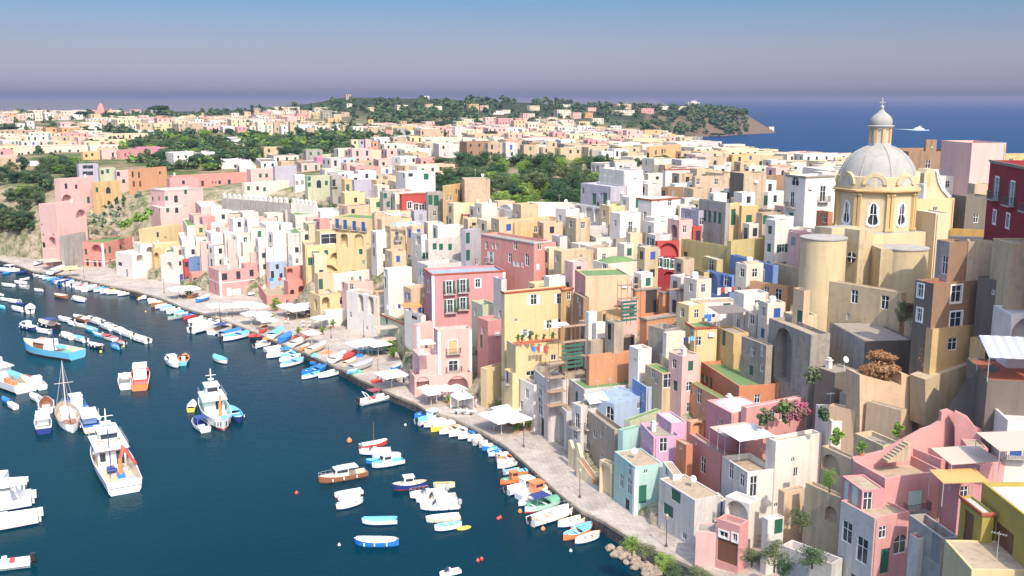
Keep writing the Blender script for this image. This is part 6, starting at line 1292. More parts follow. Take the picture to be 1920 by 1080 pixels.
# garden trees behind the merlon walls
for x, yb, w_, h_, k, D in [(420, 375, 20, 14, 'l', 320), (435, 376, 22, 16, 'b', 316), (452, 378, 22, 14, 'd', 316), (470, 379, 22, 14, 'b', 312), (490, 380, 26, 18, 'd', 312), (510, 378, 34, 26, 'b', 310), (532, 378, 38, 30, 'b', 308), (556, 376, 40, 34, 'b', 308), (578, 382, 36, 28, 'd', 302), (604, 384, 26, 24, 'd', 300), (622, 386, 24, 22, 'b', 300), (540, 368, 40, 22, 'l', 320)]: tree(x, yb, w_, h_, k, D)
# wooded cliff at the left edge
for i in range(46):
    x = gr.uniform(-15, 145); y = gr.uniform(318, 368) if x > 75 else gr.uniform(318, 480)
    if x > 62 and y > 335 and x > 90: y = gr.uniform(316, 335)
    tree(x, y, gr.uniform(22, 38), gr.uniform(18, 30), gr.choice('bbddlv'), None)
for x, y, w_, k in [(8, 330, 20, 'd'), (75, 290, 22, 'd'), (97, 298, 16, 'd'), (118, 312, 26, 'b'), (140, 313, 20, 'd'), (135, 328, 26, 'b'), (60, 345, 34, 'b'), (85, 352, 30, 'b'), (20, 480, 40, 'b'), (45, 482, 30, 'b'), (60, 470, 20, 'd'), (30, 455, 36, 'b'), (5, 450, 30, 'd')]: tree(x, y, w_, w_ * .8, k)
# the hedge balls and blossom bushes on the terraced garden
for x, y in [(216, 378), (232, 378), (205, 388), (219, 389), (231, 390), (197, 398), (211, 397), (224, 399), (196, 408), (218, 381), (232, 384), (151, 446), (164, 446), (179, 447), (146, 458), (134, 468), (148, 469), (192, 447)]: tree(x, y, 9, 9, 'p', None)
for x, y in [(168, 426), (182, 430), (197, 432), (212, 430), (224, 428), (176, 418), (192, 420), (212, 410), (222, 416), (258, 372)]: tree(x, y, 17, 13, 'w', None)
for x, y in [(240, 428), (252, 426), (262, 420), (278, 412), (232, 432), (270, 424), (190, 372), (180, 378)]: tree(x, y, 20, 16, 'l', None)
# belts of trees across the plain and over the hill
BELTS = [(1290, 1400, 204, 214, 22, 13), (825, 1135, 300, 345, 34, 34), (1140, 1360, 306, 320, 16, 22), (160, 250, 240, 262, 24, 16), (230, 480, 256, 300, 80, 19), (480, 650, 252, 290, 60, 20), (0, 480, 208, 216, 60, 11), (1000, 1290, 190, 204, 40, 11), (1240, 1400, 200, 230, 34, 14), (620, 900, 186, 222, 70, 13), (620, 1060, 188, 200, 70, 13), (1040, 1260, 192, 206, 40, 11), (1250, 1400, 198, 226, 44, 13), (640, 900, 204, 232, 75, 14), (900, 1280, 206, 240, 80, 13), (470, 640, 200, 212, 26, 13), (290, 480, 210, 226, 36, 12), (0, 290, 214, 228, 30, 12), (600, 700, 236, 262, 40, 16), (480, 660, 262, 292, 90, 20), (300, 480, 258, 300, 70, 20), (160, 300, 262, 276, 34, 18), (210, 480, 246, 262, 40, 16), (0, 160, 234, 258, 26, 14), (280, 420, 295, 316, 44, 20), (1180, 1400, 225, 252, 70, 14), (640, 780, 250, 262, 20, 14), (1155, 1260, 280, 300, 12, 16), (440, 640, 232, 246, 16, 12)]
for x0, x1, y0, y1, n, sz in BELTS:
    for i in range(n):
        tree(gr.uniform(x0, x1), gr.uniform(y0, y1) + sz * .3, sz * gr.uniform(.8, 1.6), sz * gr.uniform(.6, 1.05), gr.choice('bbddbp' if y0 < 250 else 'bbddl'))
for x, y, w_, h_ in [(160, 226, 36, 22), (205, 226, 30, 20), (298, 222, 42, 32), (105, 252, 36, 12), (18, 254, 40, 24), (920, 262, 28, 22), (830, 244, 34, 22), (848, 230, 30, 20), (788, 232, 24, 12), (828, 262, 28, 20), (1025, 268, 16, 18), (1145, 250, 12, 14), (760, 230, 30, 18), (1347, 262, 34, 16)]: tree(x, y, w_, h_, 'p')
def tlabel(x, y, word, used_):
    best = sorted(((math.hypot(x - ctr(t_)[0], (y - ctr(t_)[1]) * 1.3), t_) for t_ in SPEC if t_.get('fin')), key=lambda e: e[0])[:30]
    for _, t_ in best:
        tx, ty = ctr(t_); dx, dy = x - tx, y - ty
        d = ('right of' if dx > 0 else 'left of') if abs(dx) > abs(dy) * 1.2 else ('just below' if dy > 0 else 'just above')
        if len(t_['fin'].split()) > 12: continue
        l_ = '%s %s the %s' % (word, d, t_['fin'])
        if len(l_.split()) > 16: l_ = ' '.join(l_.split()[:16])
        if l_ not in used_: used_.add(l_); return l_
    return None
def build_trees():
    used_ = set(); word = {'b': 'leafy green tree', 'd': 'dark evergreen tree', 'l': 'bright green tree', 'p': 'umbrella pine', 'w': 'grey blossoming bush', 'v': 'olive grey tree', 'o': 'burnt bush'}
    order = sorted(range(len(TREES)), key=lambda i: -TREES[i][2] * TREES[i][3]); keepT = set(order[:285]); acc_v, acc_f, acc_m = [], [], []
    fm_ = [LEAF[k] for k in 'bdlpwvo']
    for i, (x, yb, wpx, hpx, kind, p, lab) in enumerate(TREES):
        dep = p[1] * CT + (CAMH - p[2]) * ST; r = wpx * dep / FPX / 2; h = hpx * dep / FPX
        if kind == 'p' and wpx > 20: hc = h * .42
        else: hc = h * .5
        zc_ = p[2] + h - hc
        lb = tlabel(x, yb - hpx / 2, word[kind], used_) if i in keepT else None
        if lb:
            big = wpx > 24
            t = thing('tree' if kind not in 'wo' and wpx > 9.5 else 'bush', lab or lb, 'tree' if wpx > 9.5 and kind not in 'w' else 'bush', (p[0], p[1], p[2]), gr.uniform(0, 6), 'trees and bushes of the town')
            var = gr.randrange(3)
            kk = 'p' if kind == 'p' and wpx > 12 else 'b'
            me = cached(('crown', kind, var, big, kk), lambda: crown_mesh(var * 7 + ord(kind), 5200 if big else 900, .052 if big else .13, kk, LEAF[kind], 26 if big else 14))
            obj('crown', me, t, (0, 0, h - hc), scale=(r * 1.05, r * 1.05, hc * 1.12))
            obj('trunk', cached(('trunk',), lambda: trunk_mesh(0)), t, (0, 0, 0), scale=(max(r * .9, .3), max(r * .9, .3), max(h - hc * .8, .4)))
        else:
            me = cached(('cl', i % 6), lambda: crown_mesh(40 + i % 6, 70, .34, 'b', LEAF['b'], 7))
            n = len(me.vertices); co = np.empty(n * 3, dtype=np.float32); me.vertices.foreach_get('co', co); co = co.reshape(-1, 3) * [r * 1.1, r * 1.1, hc * 1.15] + [p[0], p[1], zc_]
            off = sum(len(v) for v in acc_v); acc_v.append(co); acc_f += [tuple(v + off for v in f.vertices) for f in me.polygons]; acc_m += ['bdlpwvo'.index(kind)] * len(me.polygons)
    me = bpy.data.meshes.new('far_woods'); me.from_pydata(np.concatenate(acc_v).tolist(), [], acc_f)
    for m in fm_: me.materials.append(m)
    me.polygons.foreach_set('material_index', acc_m)
    o = obj('far_woods', me); tag(o, 'belts of distant trees over the plain and the wooded hill', 'woods', kind='stuff')
# ------------------------------------------------------------ build the town
NFILL = fill_gaps()
SPEC[:] = [s for s in SPEC if not (s['P'][1] > 350 and ground(s['P'][0], s['P'][1]) < 8)]
site_all()
build_land()
cand = sorted(range(len(SPEC)), key=lambda i: -SPEC[i]['area'] * (3 if SPEC[i]['label'] and not SPEC[i]['k'].get('group') else 1))
keep = set(cand[:296]); walls_ = [i for i in range(len(SPEC)) if SPEC[i]['k'].get('cat') == 'wall']; keep |= set(walls_)
# labels for the unnamed small houses: by colour, roof and the named house they stand beside
named = [s for s in SPEC if s['label'] and not s['k'].get('group') and s['k'].get('cat') != 'wall']
ROOFW = {'t': 'tan', 'w': 'white', 'c': 'concrete', 'g': 'mossy green', 'd': 'grey', 'r': 'red', 's': 'pale grey', 'b': 'blue'}
used = {}
def ctr(s): return ((s['xl'] + s['xr']) / 2, s['yt'] + min(s['yb'] - s['yt'], 40) / 2)
def lab_for(s):
    x, y = ctr(s); best = []
    for t_ in named:
        tx, ty = ctr(t_); best.append((math.hypot(x - tx, (y - ty) * 1.3), tx, ty, t_['label']))
    best.sort(key=lambda e: e[0])
    rl = (s['k'].get('roof') or 't'); rw = ROOFW[rl[0]] + (' vaulted' if 'v' in rl else ' domed' if 'o' in rl else '')
    sz = 'low' if (s['yb'] - s['yt']) < (s['xr'] - s['xl']) * .8 else 'tall'
    for _, tx, ty, nl in best[:14]:
        dx, dy = x - tx, y - ty
        d = ('right of' if dx > 0 else 'left of') if abs(dx) > abs(dy) * 1.2 else ('just below' if dy > 0 else 'just above')
        short = ' '.join(nl.split()[:7])
        while short.split()[-1] in ('a', 'the', 'with', 'of', 'and', 'beside', 'in', 'on', 'by', 'below', 'above', 'behind', 'under', 'to', 'at', 'two', 'three', 'four', 'its', 'right', 'left', 'one', 'green', 'white', 'blue', 'tan', 'brown', 'big', 'small'): short = ' '.join(short.split()[:-1])
        l_ = '%s %s house, %s roof, %s the %s' % (sz, WALLS[s['wall']][0], rw, d, short)
        if len(l_.split()) > 16: l_ = l_.replace(' roof, ', ', ', 1)
        if len(l_.split()) <= 16 and l_ not in used: used[l_] = 1; return l_
    return None
mbf = MB(); fm = []; built = 0
for i, s in enumerate(SPEC):
    if i in keep:
        lb = s['label'] if not s['k'].get('group') and s['label'] else lab_for(s)
        kk = dict(s['k']); kk['group'] = kk.get('group') or (None if s['label'] else 'small houses crowded on the slope')
        if lb is None: keep.discard(i)
        else: s['fin'] = lb; build_house(lb, s['wall'], s['xc'], s['yt'], s['xl'], s['xr'], s['yb'], **kk); built += 1; continue
    simple_into(mbf, s, fm)
fo = obj('distant_houses', mbf, mats=fm); tag(fo, 'mass of tiny pastel flat-roofed houses spread over the far plain and hill', 'houses', kind='stuff')
print('HOUSES', built, 'fill', NFILL, 'merged', len(SPEC) - built)

build_trees()
# ------------------------------------------------------------ boats
BC = {'w': ('white', (.80, .79, .76)), 'c': ('cream', (.74, .66, .52)), 'b': ('blue', (.03, .20, .60)), 's': ('sky blue', (.16, .52, .74)), 'n': ('navy', (.03, .05, .20)), 'r': ('red', (.60, .07, .06)), 'o': ('orange', (.80, .24, .09)),
      'y': ('yellow', (.85, .62, .10)), 'g': ('green', (.15, .42, .27)), 'k': ('wooden brown', (.30, .13, .07)), 'G': ('grey', (.42, .42, .42)), 'p': ('pinkish', (.72, .52, .45)), 't': ('tan', (.62, .50, .36)), 'l': ('pale green', (.50, .72, .62)), 'm': ('maroon', (.35, .06, .09)), 'x': ('black', (.03, .03, .035))}
def BM(k): return plain('boat_' + BC[k][0], BC[k][1], .35, .4)
def hull_mb(Lh, B, Hf, kind, bow=1.0):
    """bow towards +x; returns MB with 4 material slots: bottom, side, rim, inside"""
    g = MB(); n = 12; rings = []
    for i in range(n + 1):
        t = i / n; x = -Lh / 2 + Lh * t
        if kind == 'g': bb = B / 2 * max(1 - abs(2 * t - 1) ** 2.5, 0) ** .75
        else: bb = B / 2 * (.86 + .14 * min(t / .4, 1)) * max(1 - max((t - .45) / .55, 0) ** 2.3, 0) ** .85
        bb = max(bb, .02); z = Hf * (1 + .45 * bow * max(t - .5, 0) ** 1.6 * 2 + (.25 * max(.35 - t, 0) * 2 if kind == 'g' else 0))
        kz = -.22 * Hf if t < .85 else -.22 * Hf + (t - .85) * 2.2 * Hf
        rake = (.06 * Lh * max(t - .7, 0) / .3)
        ri = max(bb - .09, .012)
        fl = .28 * Hf
        rings.append([(x - rake, 0, kz), (x - rake * .8, bb * .72, kz * .2), (x - rake * .4, bb * .9, .24 * Hf + .02), (x, bb, z), (x, ri, z), (x - rake * .5, ri * .82, fl), (x - rake * .5, 0, fl)])
    m = len(rings[0]); mats_ = [0, 0, 1, 2, 3, 3]
    for s in (1, -1):
        vs = [(p[0], p[1] * s, p[2]) for r in rings for p in r]
        for k in range(m - 1):
            fs = []
            for i in range(n):
                q = (i * m + k, i * m + k + 1, (i + 1) * m + k + 1, (i + 1) * m + k); fs.append(q if s < 0 else tuple(reversed(q)))
            g.add(vs, fs, mats_[k]) if k == 0 else g.f.extend([tuple(v + g_off for v in f) for f in fs]) or g.m.extend([mats_[k]] * n)
            if k == 0: g_off = len(g.v) - len(vs)
    r = rings[0]  # transom
    g.add([(p[0], p[1], p[2]) for p in r[:4]] + [(p[0], -p[1], p[2]) for p in r[:4][::-1]], [tuple(range(8))], 1)
    g.add([(p[0] + .06, p[1], p[2]) for p in r[4:]] + [(p[0] + .06, -p[1], p[2]) for p in r[4:][::-1]], [tuple(range(5, -1, -1))], 3)
    return g
def clean(g, name, mats, smooth=False):
    me = g.mesh(name, mats, smooth); bm = bmesh.new(); bm.from_mesh(me); bmesh.ops.remove_doubles(bm, verts=bm.verts, dist=.0005); bmesh.ops.recalc_face_normals(bm, faces=bm.faces); bm.to_mesh(me); bm.free(); return me
def covermesh(Lh, B, Hf, t0, t1, mk, hump=.18, kind='m'):
    g = MB(); n = 10; pts = []
    for i in range(n + 1):
        t = t0 + (t1 - t0) * i / n; x = -Lh / 2 + Lh * t
        if kind == 'g': bb = B / 2 * max(1 - abs(2 * t - 1) ** 2.5, 0) ** .75
        else: bb = B / 2 * (.86 + .14 * min(t / .4, 1)) * max(1 - max((t - .45) / .55, 0) ** 2.3, 0) ** .85
        bb = max(bb, .03) + .01; z = Hf * (1 + .45 * max(t - .5, 0) ** 1.6 * 2) + .015
        for j, (f_, hz) in enumerate(((-1, -.06), (-1, 0), (-.5, .8), (0, 1), (.5, .8), (1, 0), (1, -.06))): pts.append((x, bb * f_ * (1.02), z + hz * hump))
    g.add(pts, [(i * 7 + j, (i + 1) * 7 + j, (i + 1) * 7 + j + 1, i * 7 + j + 1) for i in range(n) for j in range(6)])
    return g.mesh('cover', [BM(mk)], True)
def make_boat(kind, hull, rim, ins, extra, Lh):
    """kind: g double-ended, m transom; extra letters add parts"""
    B = Lh * (.36 if Lh < 7 else .31); Hf = .46 + .06 * Lh
    r = thing('boat', None, None)
    bot = BM('b' if hull == 'b' else ('r' if 'R' in extra else ('n' if hull in 'wn' else hull)))
    obj('hull', clean(hull_mb(Lh, B, Hf, 'g' if kind == 'g' else 'm'), 'hull', [bot, BM(hull), BM(rim), BM(ins)]), r)
    def bench(x, w_, mk='t'):
        g = MB(); g.box(x - .13, x + .13, -w_ / 2, w_ / 2, Hf * .72, Hf * .78); obj('bench', g, r, mats=BM(mk))
    if 'B' in extra: 
        for x in (-.26, .0, .24): bench(x * Lh, B * (.78 if abs(x) < .1 else .66), 'w' if ins != 'w' else 't')
    if 'D' in extra:
        g = MB(); 
        bow = covermesh(Lh, B, Hf, .58, .97, ins if ins not in 'kx' else 'w', .10, 'g' if kind == 'g' else 'm'); obj('foredeck', bow, r)
    if 'M' in extra:
        g = MB(); g.box(-.28, .12, -.2, .2, .25, .75); g.box(-.12, .06, -.08, .08, -.5, .25); g.lathe([(.2, .75), (.16, .85), (.01, .88)], 8); o_ = obj('outboard_motor', g, r, (-Lh / 2 - .12, 0, Hf * .55), mats=BM('x' if 'w' != rim or Lh > 5 else 'G'))
    if 'W' in extra:
        g = MB(); w2 = B * .36; x0 = .08 * Lh; z0 = Hf + .02
        g.slab([(x0 + .5, -w2 * .7, z0), (x0 + .5, w2 * .7, z0), (x0, w2, z0 + .5), (x0, -w2, z0 + .5)], (-.04, 0, 0)); obj('windscreen', g, r, mats=glass)
        g = MB(); g.box(-.05 * Lh, .05 * Lh, -.35, .35, Hf * .3, Hf + .35); obj('console', g, r, mats=BM('w'))
    if 'E' in extra:
        for x, w_ in ((-.36, .8), (-.12, .5)): 
            g = MB(); g.box(x * Lh - .25, x * Lh + .3, -B * w_ / 2, B * w_ / 2, Hf * .3, Hf * .85); obj('seat', g, r, mats=BM('w' if ins != 'w' else 't'))
    if 'T' in extra:   # flat sun canopy on four poles
        g = MB(); g.box(-.3 * Lh, .08 * Lh, -B * .42, B * .42, 1.95, 2.0); c_ = obj('canopy', g, r, mats=BM('w' if 'N' not in extra else 'n'))
        for x in (-.29, .07):
            for s in (-1, 1): g = MB(); g.tube((x * Lh, s * B * .4, Hf * .8), (x * Lh, s * B * .4, 1.95), .025, 5); obj('pole', g, r, mats=rail_grey)
    if 'C' in extra:   # cabin
        g = MB(); hc = 1.0 if Lh < 8 else 1.35; x0, x1 = -.10 * Lh, .16 * Lh; w2 = B * .33; z0 = Hf * .4
        g.slab([(x0, -w2, z0), (x1 + .35, -w2, z0), (x1, -w2, Hf + hc), (x0, -w2, Hf + hc)], (0, 2 * w2, 0)); g.box(x0 - .15, x1 + .12, -w2 - .1, w2 + .1, Hf + hc, Hf + hc + .07)
        cb = obj('cabin', clean(g, 'cabin', [BM('w' if 'O' not in extra else 'o')]), r)
        g = MB(); zz = Hf + hc * .45
        for s in (-1, 1): g.box(x0 + .15, x1 - .15, s * (w2 + .012) - .01, s * (w2 + .012) + .01, zz, Hf + hc - .15)
        g.slab([(x1 + .22, -w2 * .85, zz), (x1 + .22, w2 * .85, zz), (x1 + .08, w2 * .85, Hf + hc - .12), (x1 + .08, -w2 * .85, Hf + hc - .12)], (.02, 0, 0))
        obj('cabin_windows', g, cb, mats=glass)
    if 'V' in extra: obj('cover', covermesh(Lh, B, Hf, .06, .94, rim, .22, 'g' if kind == 'g' else 'm'), r)
    if 'H' in extra: obj('cover', covermesh(Lh, B, Hf, .52, .96, rim, .16, 'g' if kind == 'g' else 'm'), r)
    if 'A' in extra: g = MB(); g.tube((0, 0, Hf * .3), (0, 0, Lh * .9), .05, 6, r2=.025); obj('mast', g, r, mats=wood)
    if 'L' in extra:   # bow and side rails
        g = MB()
        for s in (-1, 1):
            pv = None
            for t in (.45, .58, .7, .82, .92, .99):
                bb = B / 2 * max(1 - max((t - .45) / .55, 0) ** 2.3, 0) ** .85; q = Vector((-Lh / 2 + Lh * t, s * bb * .95, Hf * (1 + .45 * max(t - .5, 0) ** 1.6 * 2) + .5)); g.tube(q - Vector((0, 0, .5)), q, .018, 4)
                if pv: g.tube(pv, q, .018, 4)
                pv = q
        obj('bow_rail', g, r, mats=rail_grey)
    if 'F' in extra:
        for s in (-1, 1):
            for x in (-.25, .02, .25):
                g = MB(); g.lathe([(.01, 0), (.1, .08), (.1, .4), (.01, .5)], 8, c=(x * Lh, s * (B / 2 + .03))); obj('fender', g, r, (0, 0, Hf * .35), mats=BM('w'))
    if 'P' in extra:   # stored oars / pile
        g = MB(); g.tube((-.3 * Lh, .2, Hf), (.3 * Lh, -.1, Hf + .02), .03, 5); g.tube((-.25 * Lh, -.25, Hf), (.33 * Lh, .1, Hf + .03), .03, 5); obj('oars', g, r, mats=wood)
    return r
PROTO = {}
NB = 0
def boat(sx, sy, bx, by, spec, label, group=None, z=0.0, tilt=0):
    """stern and bow at the waterline as bearings; spec 'kind hull rim inside extras'"""
    global NB
    s_, b_ = G(sx, sy, z), G(bx, by, z); d = b_ - s_; Lh = max(d.length, 2.4); mid = (s_ + b_) / 2
    Lq = min([3, 3.6, 4.2, 5, 5.8, 6.6, 7.5, 8.5, 10], key=lambda v: abs(v - Lh)); sp = spec.split(); key = (spec, Lq)
    if key not in PROTO: PROTO[key] = make_boat(sp[0], sp[1], sp[2], sp[3], sp[4] if len(sp) > 4 else '', Lq); r = PROTO[key]
    else: r = copy_tree(PROTO[key])
    k_ = Lh / Lq; r.scale = (k_, min(max(k_, .85), 1.2), min(max(k_, .85), 1.2)); r.location = (mid[0], mid[1], z - .02 - (.0 if not z else -.25)); r.rotation_euler = (tilt, 0, math.atan2(d[1], d[0]))
    tag(r, label, 'boat', group); NB += 1
    return r
gA = 'small boats moored bow-on along the quay'
ORDW = lambda n: ORD(n)
rowA = [(777, 786, 823, 774, 'g b b b BD', 'all blue open boat'), (783, 797, 838, 781, 'm w s s DCM', 'white sky blue boat with little cabin'), (795, 803, 848, 790, 'g w w t BV', 'white covered slim boat'), (808, 810, 867, 794, 'g y w w VB', 'boat with yellow hull and white cover'), (824, 816, 872, 803, 'g w b t BD', 'white blue boat with sandy interior'), (842, 821, 883, 807, 'g w b w BD', 'white boat with blue bench interior'),
        (859, 825, 900, 814, 'g w b w HB', 'white boat with blue bow cover'), (877, 829, 918, 820, 'g w w t V', 'white boat with a beige cover'), (889, 835, 932, 825, 'm w w p BM', 'white motor dinghy with pinkish stern'), (901, 839, 943, 830, 'm w w w BM', 'plain white open dinghy'), (904, 845, 949, 838, 'g b b w BD', 'blue rimmed boat with white floor'), (914, 850, 957, 843, 'g w s s BD', 'sky blue boat with white side'), (916, 857, 961, 848, 'g w b b B', 'white hulled boat with deep blue interior'), (933, 862, 968, 853, 'm w w c VM', 'short white covered boat'),
        (932, 870, 971, 858, 'g w o o BD', 'white boat with orange deck'), (933, 880, 978, 867, 'g w G c BP', 'white and grey boat with oars'), (946, 890, 974, 884, 'm w w s TM', 'small boat under a white flat canopy'), (960, 893, 1005, 886, 'g o s s HB', 'orange boat with sky blue bow cover'), (938, 909, 986, 900, 'g o k g CRBO', 'orange fishing boat with wooden cabin'), (950, 927, 1021, 910, 'm w n w CDLM', 'white cabin cruiser with a navy bottom'),
        (972, 937, 1035, 918, 'm w w w CDO', 'white boat with an orange wheelhouse'), (1000, 938, 1038, 929, 'm w w c BF', 'white beige boat with fenders'), (972, 950, 1006, 940, 'g w b w BD', 'white boat with blue lower hull'), (984, 962, 1054, 940, 'g l g g BTNDR', 'pale green boat under navy awning'), (995, 986, 1080, 958, 'm w w w WELFM', 'large white open motorboat with bow rail'), (1046, 990, 1100, 977, 'g w y w B', 'white boat with yellow rim'), (1070, 999, 1112, 988, 'g o r s B', 'red orange boat with blue inside'),
        (1056, 1013, 1109, 996, 'g o w s BD', 'orange hulled boat with pale blue floor'), (1078, 1021, 1125, 1006, 'g w o p B', 'orange rowing boat with two brown benches')]
for i, (a1, a2, b1, b2, sp, lb) in enumerate(rowA): boat(a1, a2, b1, b2, sp, ' '.join(lb.split()[:8]) + ', %s on the quay from its far end' % ORD(i + 1), gA)
rowB = [(478, 653, 515, 644, 'm w w w EM', 'white motor dinghy'), (484, 648, 508, 641, 'm w w G VM', 'white grey covered dinghy'), (497, 660, 550, 652, 'm w b w DW', 'white boat with blue stripe'), (502, 667, 548, 657, 'g w b c BD', 'white boat with blue trim'), (500, 673, 556, 661, 'g w w c BD', 'long white boat'), (527, 674, 560, 664, 'g s w s BD', 'sky blue boat'), (524, 680, 566, 670, 'g w s l BD', 'pale green and white boat'), (526, 690, 570, 678, 'g w b s BDP', 'white boat with blue and sky interior'), (581, 683, 605, 681, 'g b o k B', 'blue boat with a bright orange rim'), (582, 697, 609, 687, 'g b s b B', 'blue open boat'), (566, 704, 613, 692, 'g b b b BD', 'deep blue open boat'), (566, 712, 600, 703, 'g w s s BD', 'white hulled boat with sky blue deck'), (597, 710, 643, 698, 'g w s w B', 'white boat with bright blue rim'),
        (550, 697, 552, 697, '', '')]
for i, (a1, a2, b1, b2, sp, lb) in enumerate(rowB[:-1]): boat(a1, a2, b1, b2, sp, ' '.join(lb.split()[:7]) + ', %s from the left off the middle quay' % ORD(i + 1), 'boats moored off the middle of the quay')
rowC = [(258, 563, 276, 559, 'm w y y BM', 'yellow dinghy'), (259, 553, 281, 549, 'g w w s BD', 'white and lilac dinghy'), (265, 562, 308, 553, 'g w w t VB', 'white covered boat'), (277, 567, 313, 558, 'g w k t B', 'brown rimmed boat'), (279, 571, 322, 562, 'g w w c BD', 'white beige boat'), (283, 576, 331, 566, 'g k p t B', 'wooden pinkish boat'), (291, 580, 336, 571, 'g w w p BD', 'long white pinkish boat'), (304, 583, 352, 574, 'm w s s BD', 'white boat with sky blue deck'), (316, 589, 358, 580, 'm w s w WE', 'white motorboat with blue rim'), (330, 592, 374, 584, 'm w s s DW', 'white and turquoise boat'), (315, 600, 345, 595, 'g G g g BD', 'dark green low boat'), (344, 599, 381, 590, 'g r b b HB', 'red boat with blue cover'), (357, 606, 398, 596, 'm w w c WE', 'white motorboat with beige seats'), (360, 615, 405, 603, 'm w w w WEM', 'white motorboat with sun pad'), (359, 625, 430, 607, 'm w w w WELM', 'long white motorboat with black engine'), (396, 628, 441, 612, 'm w k t TNDL', 'wooden decked boat under a dark awning'), (414, 632, 462, 620, 'm w b b VM', 'white boat with blue cover'), (418, 641, 474, 627, 'g w s s HBM', 'white boat with turquoise cover')]
for i, (a1, a2, b1, b2, sp, lb) in enumerate(rowC): boat(a1, a2, b1, b2, sp, ' '.join(lb.split()[:6]) + ', %s from the left off the far middle quay' % ORD(i + 1), 'boats moored off the far middle quay')
rowD = [(-4, 508, 38, 511, 'm w w w CWE', 'large white motorboat'), (4, 515, 20, 513, 'm b s s B', 'small light blue boat'), (31, 514, 59, 510, 'm n b n HB', 'navy boat'), (64, 519, 88, 516, 'm w w p BM', 'white boat'), (73, 522, 98, 518, 'g w s l BD', 'pale green boat'), (80, 525, 108, 519, 'g w l s B', 'white and aqua boat'), (88, 526, 117, 521, 'g s s w B', 'sky blue boat'), (97, 530, 127, 523, 'g b w b BD', 'blue boat'), (104, 532, 131, 527, 'm w w p EM', 'white dinghy with grey engine'), (112, 534, 138, 528, 'm b b n HM', 'deep blue boat'), (123, 537, 150, 528, 'm w w w WM', 'white motorboat'), (135, 539, 160, 532, 'm w w G EM', 'white motorboat with grey seats'), (146, 543, 178, 534, 'm w w r WE', 'white boat with red engine'), (158, 547, 198, 536, 'm w w w WEL', 'long white motorboat'), (176, 549, 208, 541, 'g w s s B', 'boat with turquoise interior'), (188, 552, 224, 543, 'g w w t BD', 'white wooden boat'), (192, 545, 222, 539, 'g b b s HB', 'blue covered boat'), (200, 553, 242, 544, 'g w y y BD', 'boat with yellow rim'), (212, 552, 245, 546, 'g w b s BD', 'white boat with blue deck'), (221, 556, 260, 548, 'g w t c BF', 'sandy coloured boat')]
for i, (a1, a2, b1, b2, sp, lb) in enumerate(rowD): boat(a1, a2, b1, b2, sp, lb + ', %s from the left along the far quay' % ORD(i + 1), 'boats moored along the far quay')
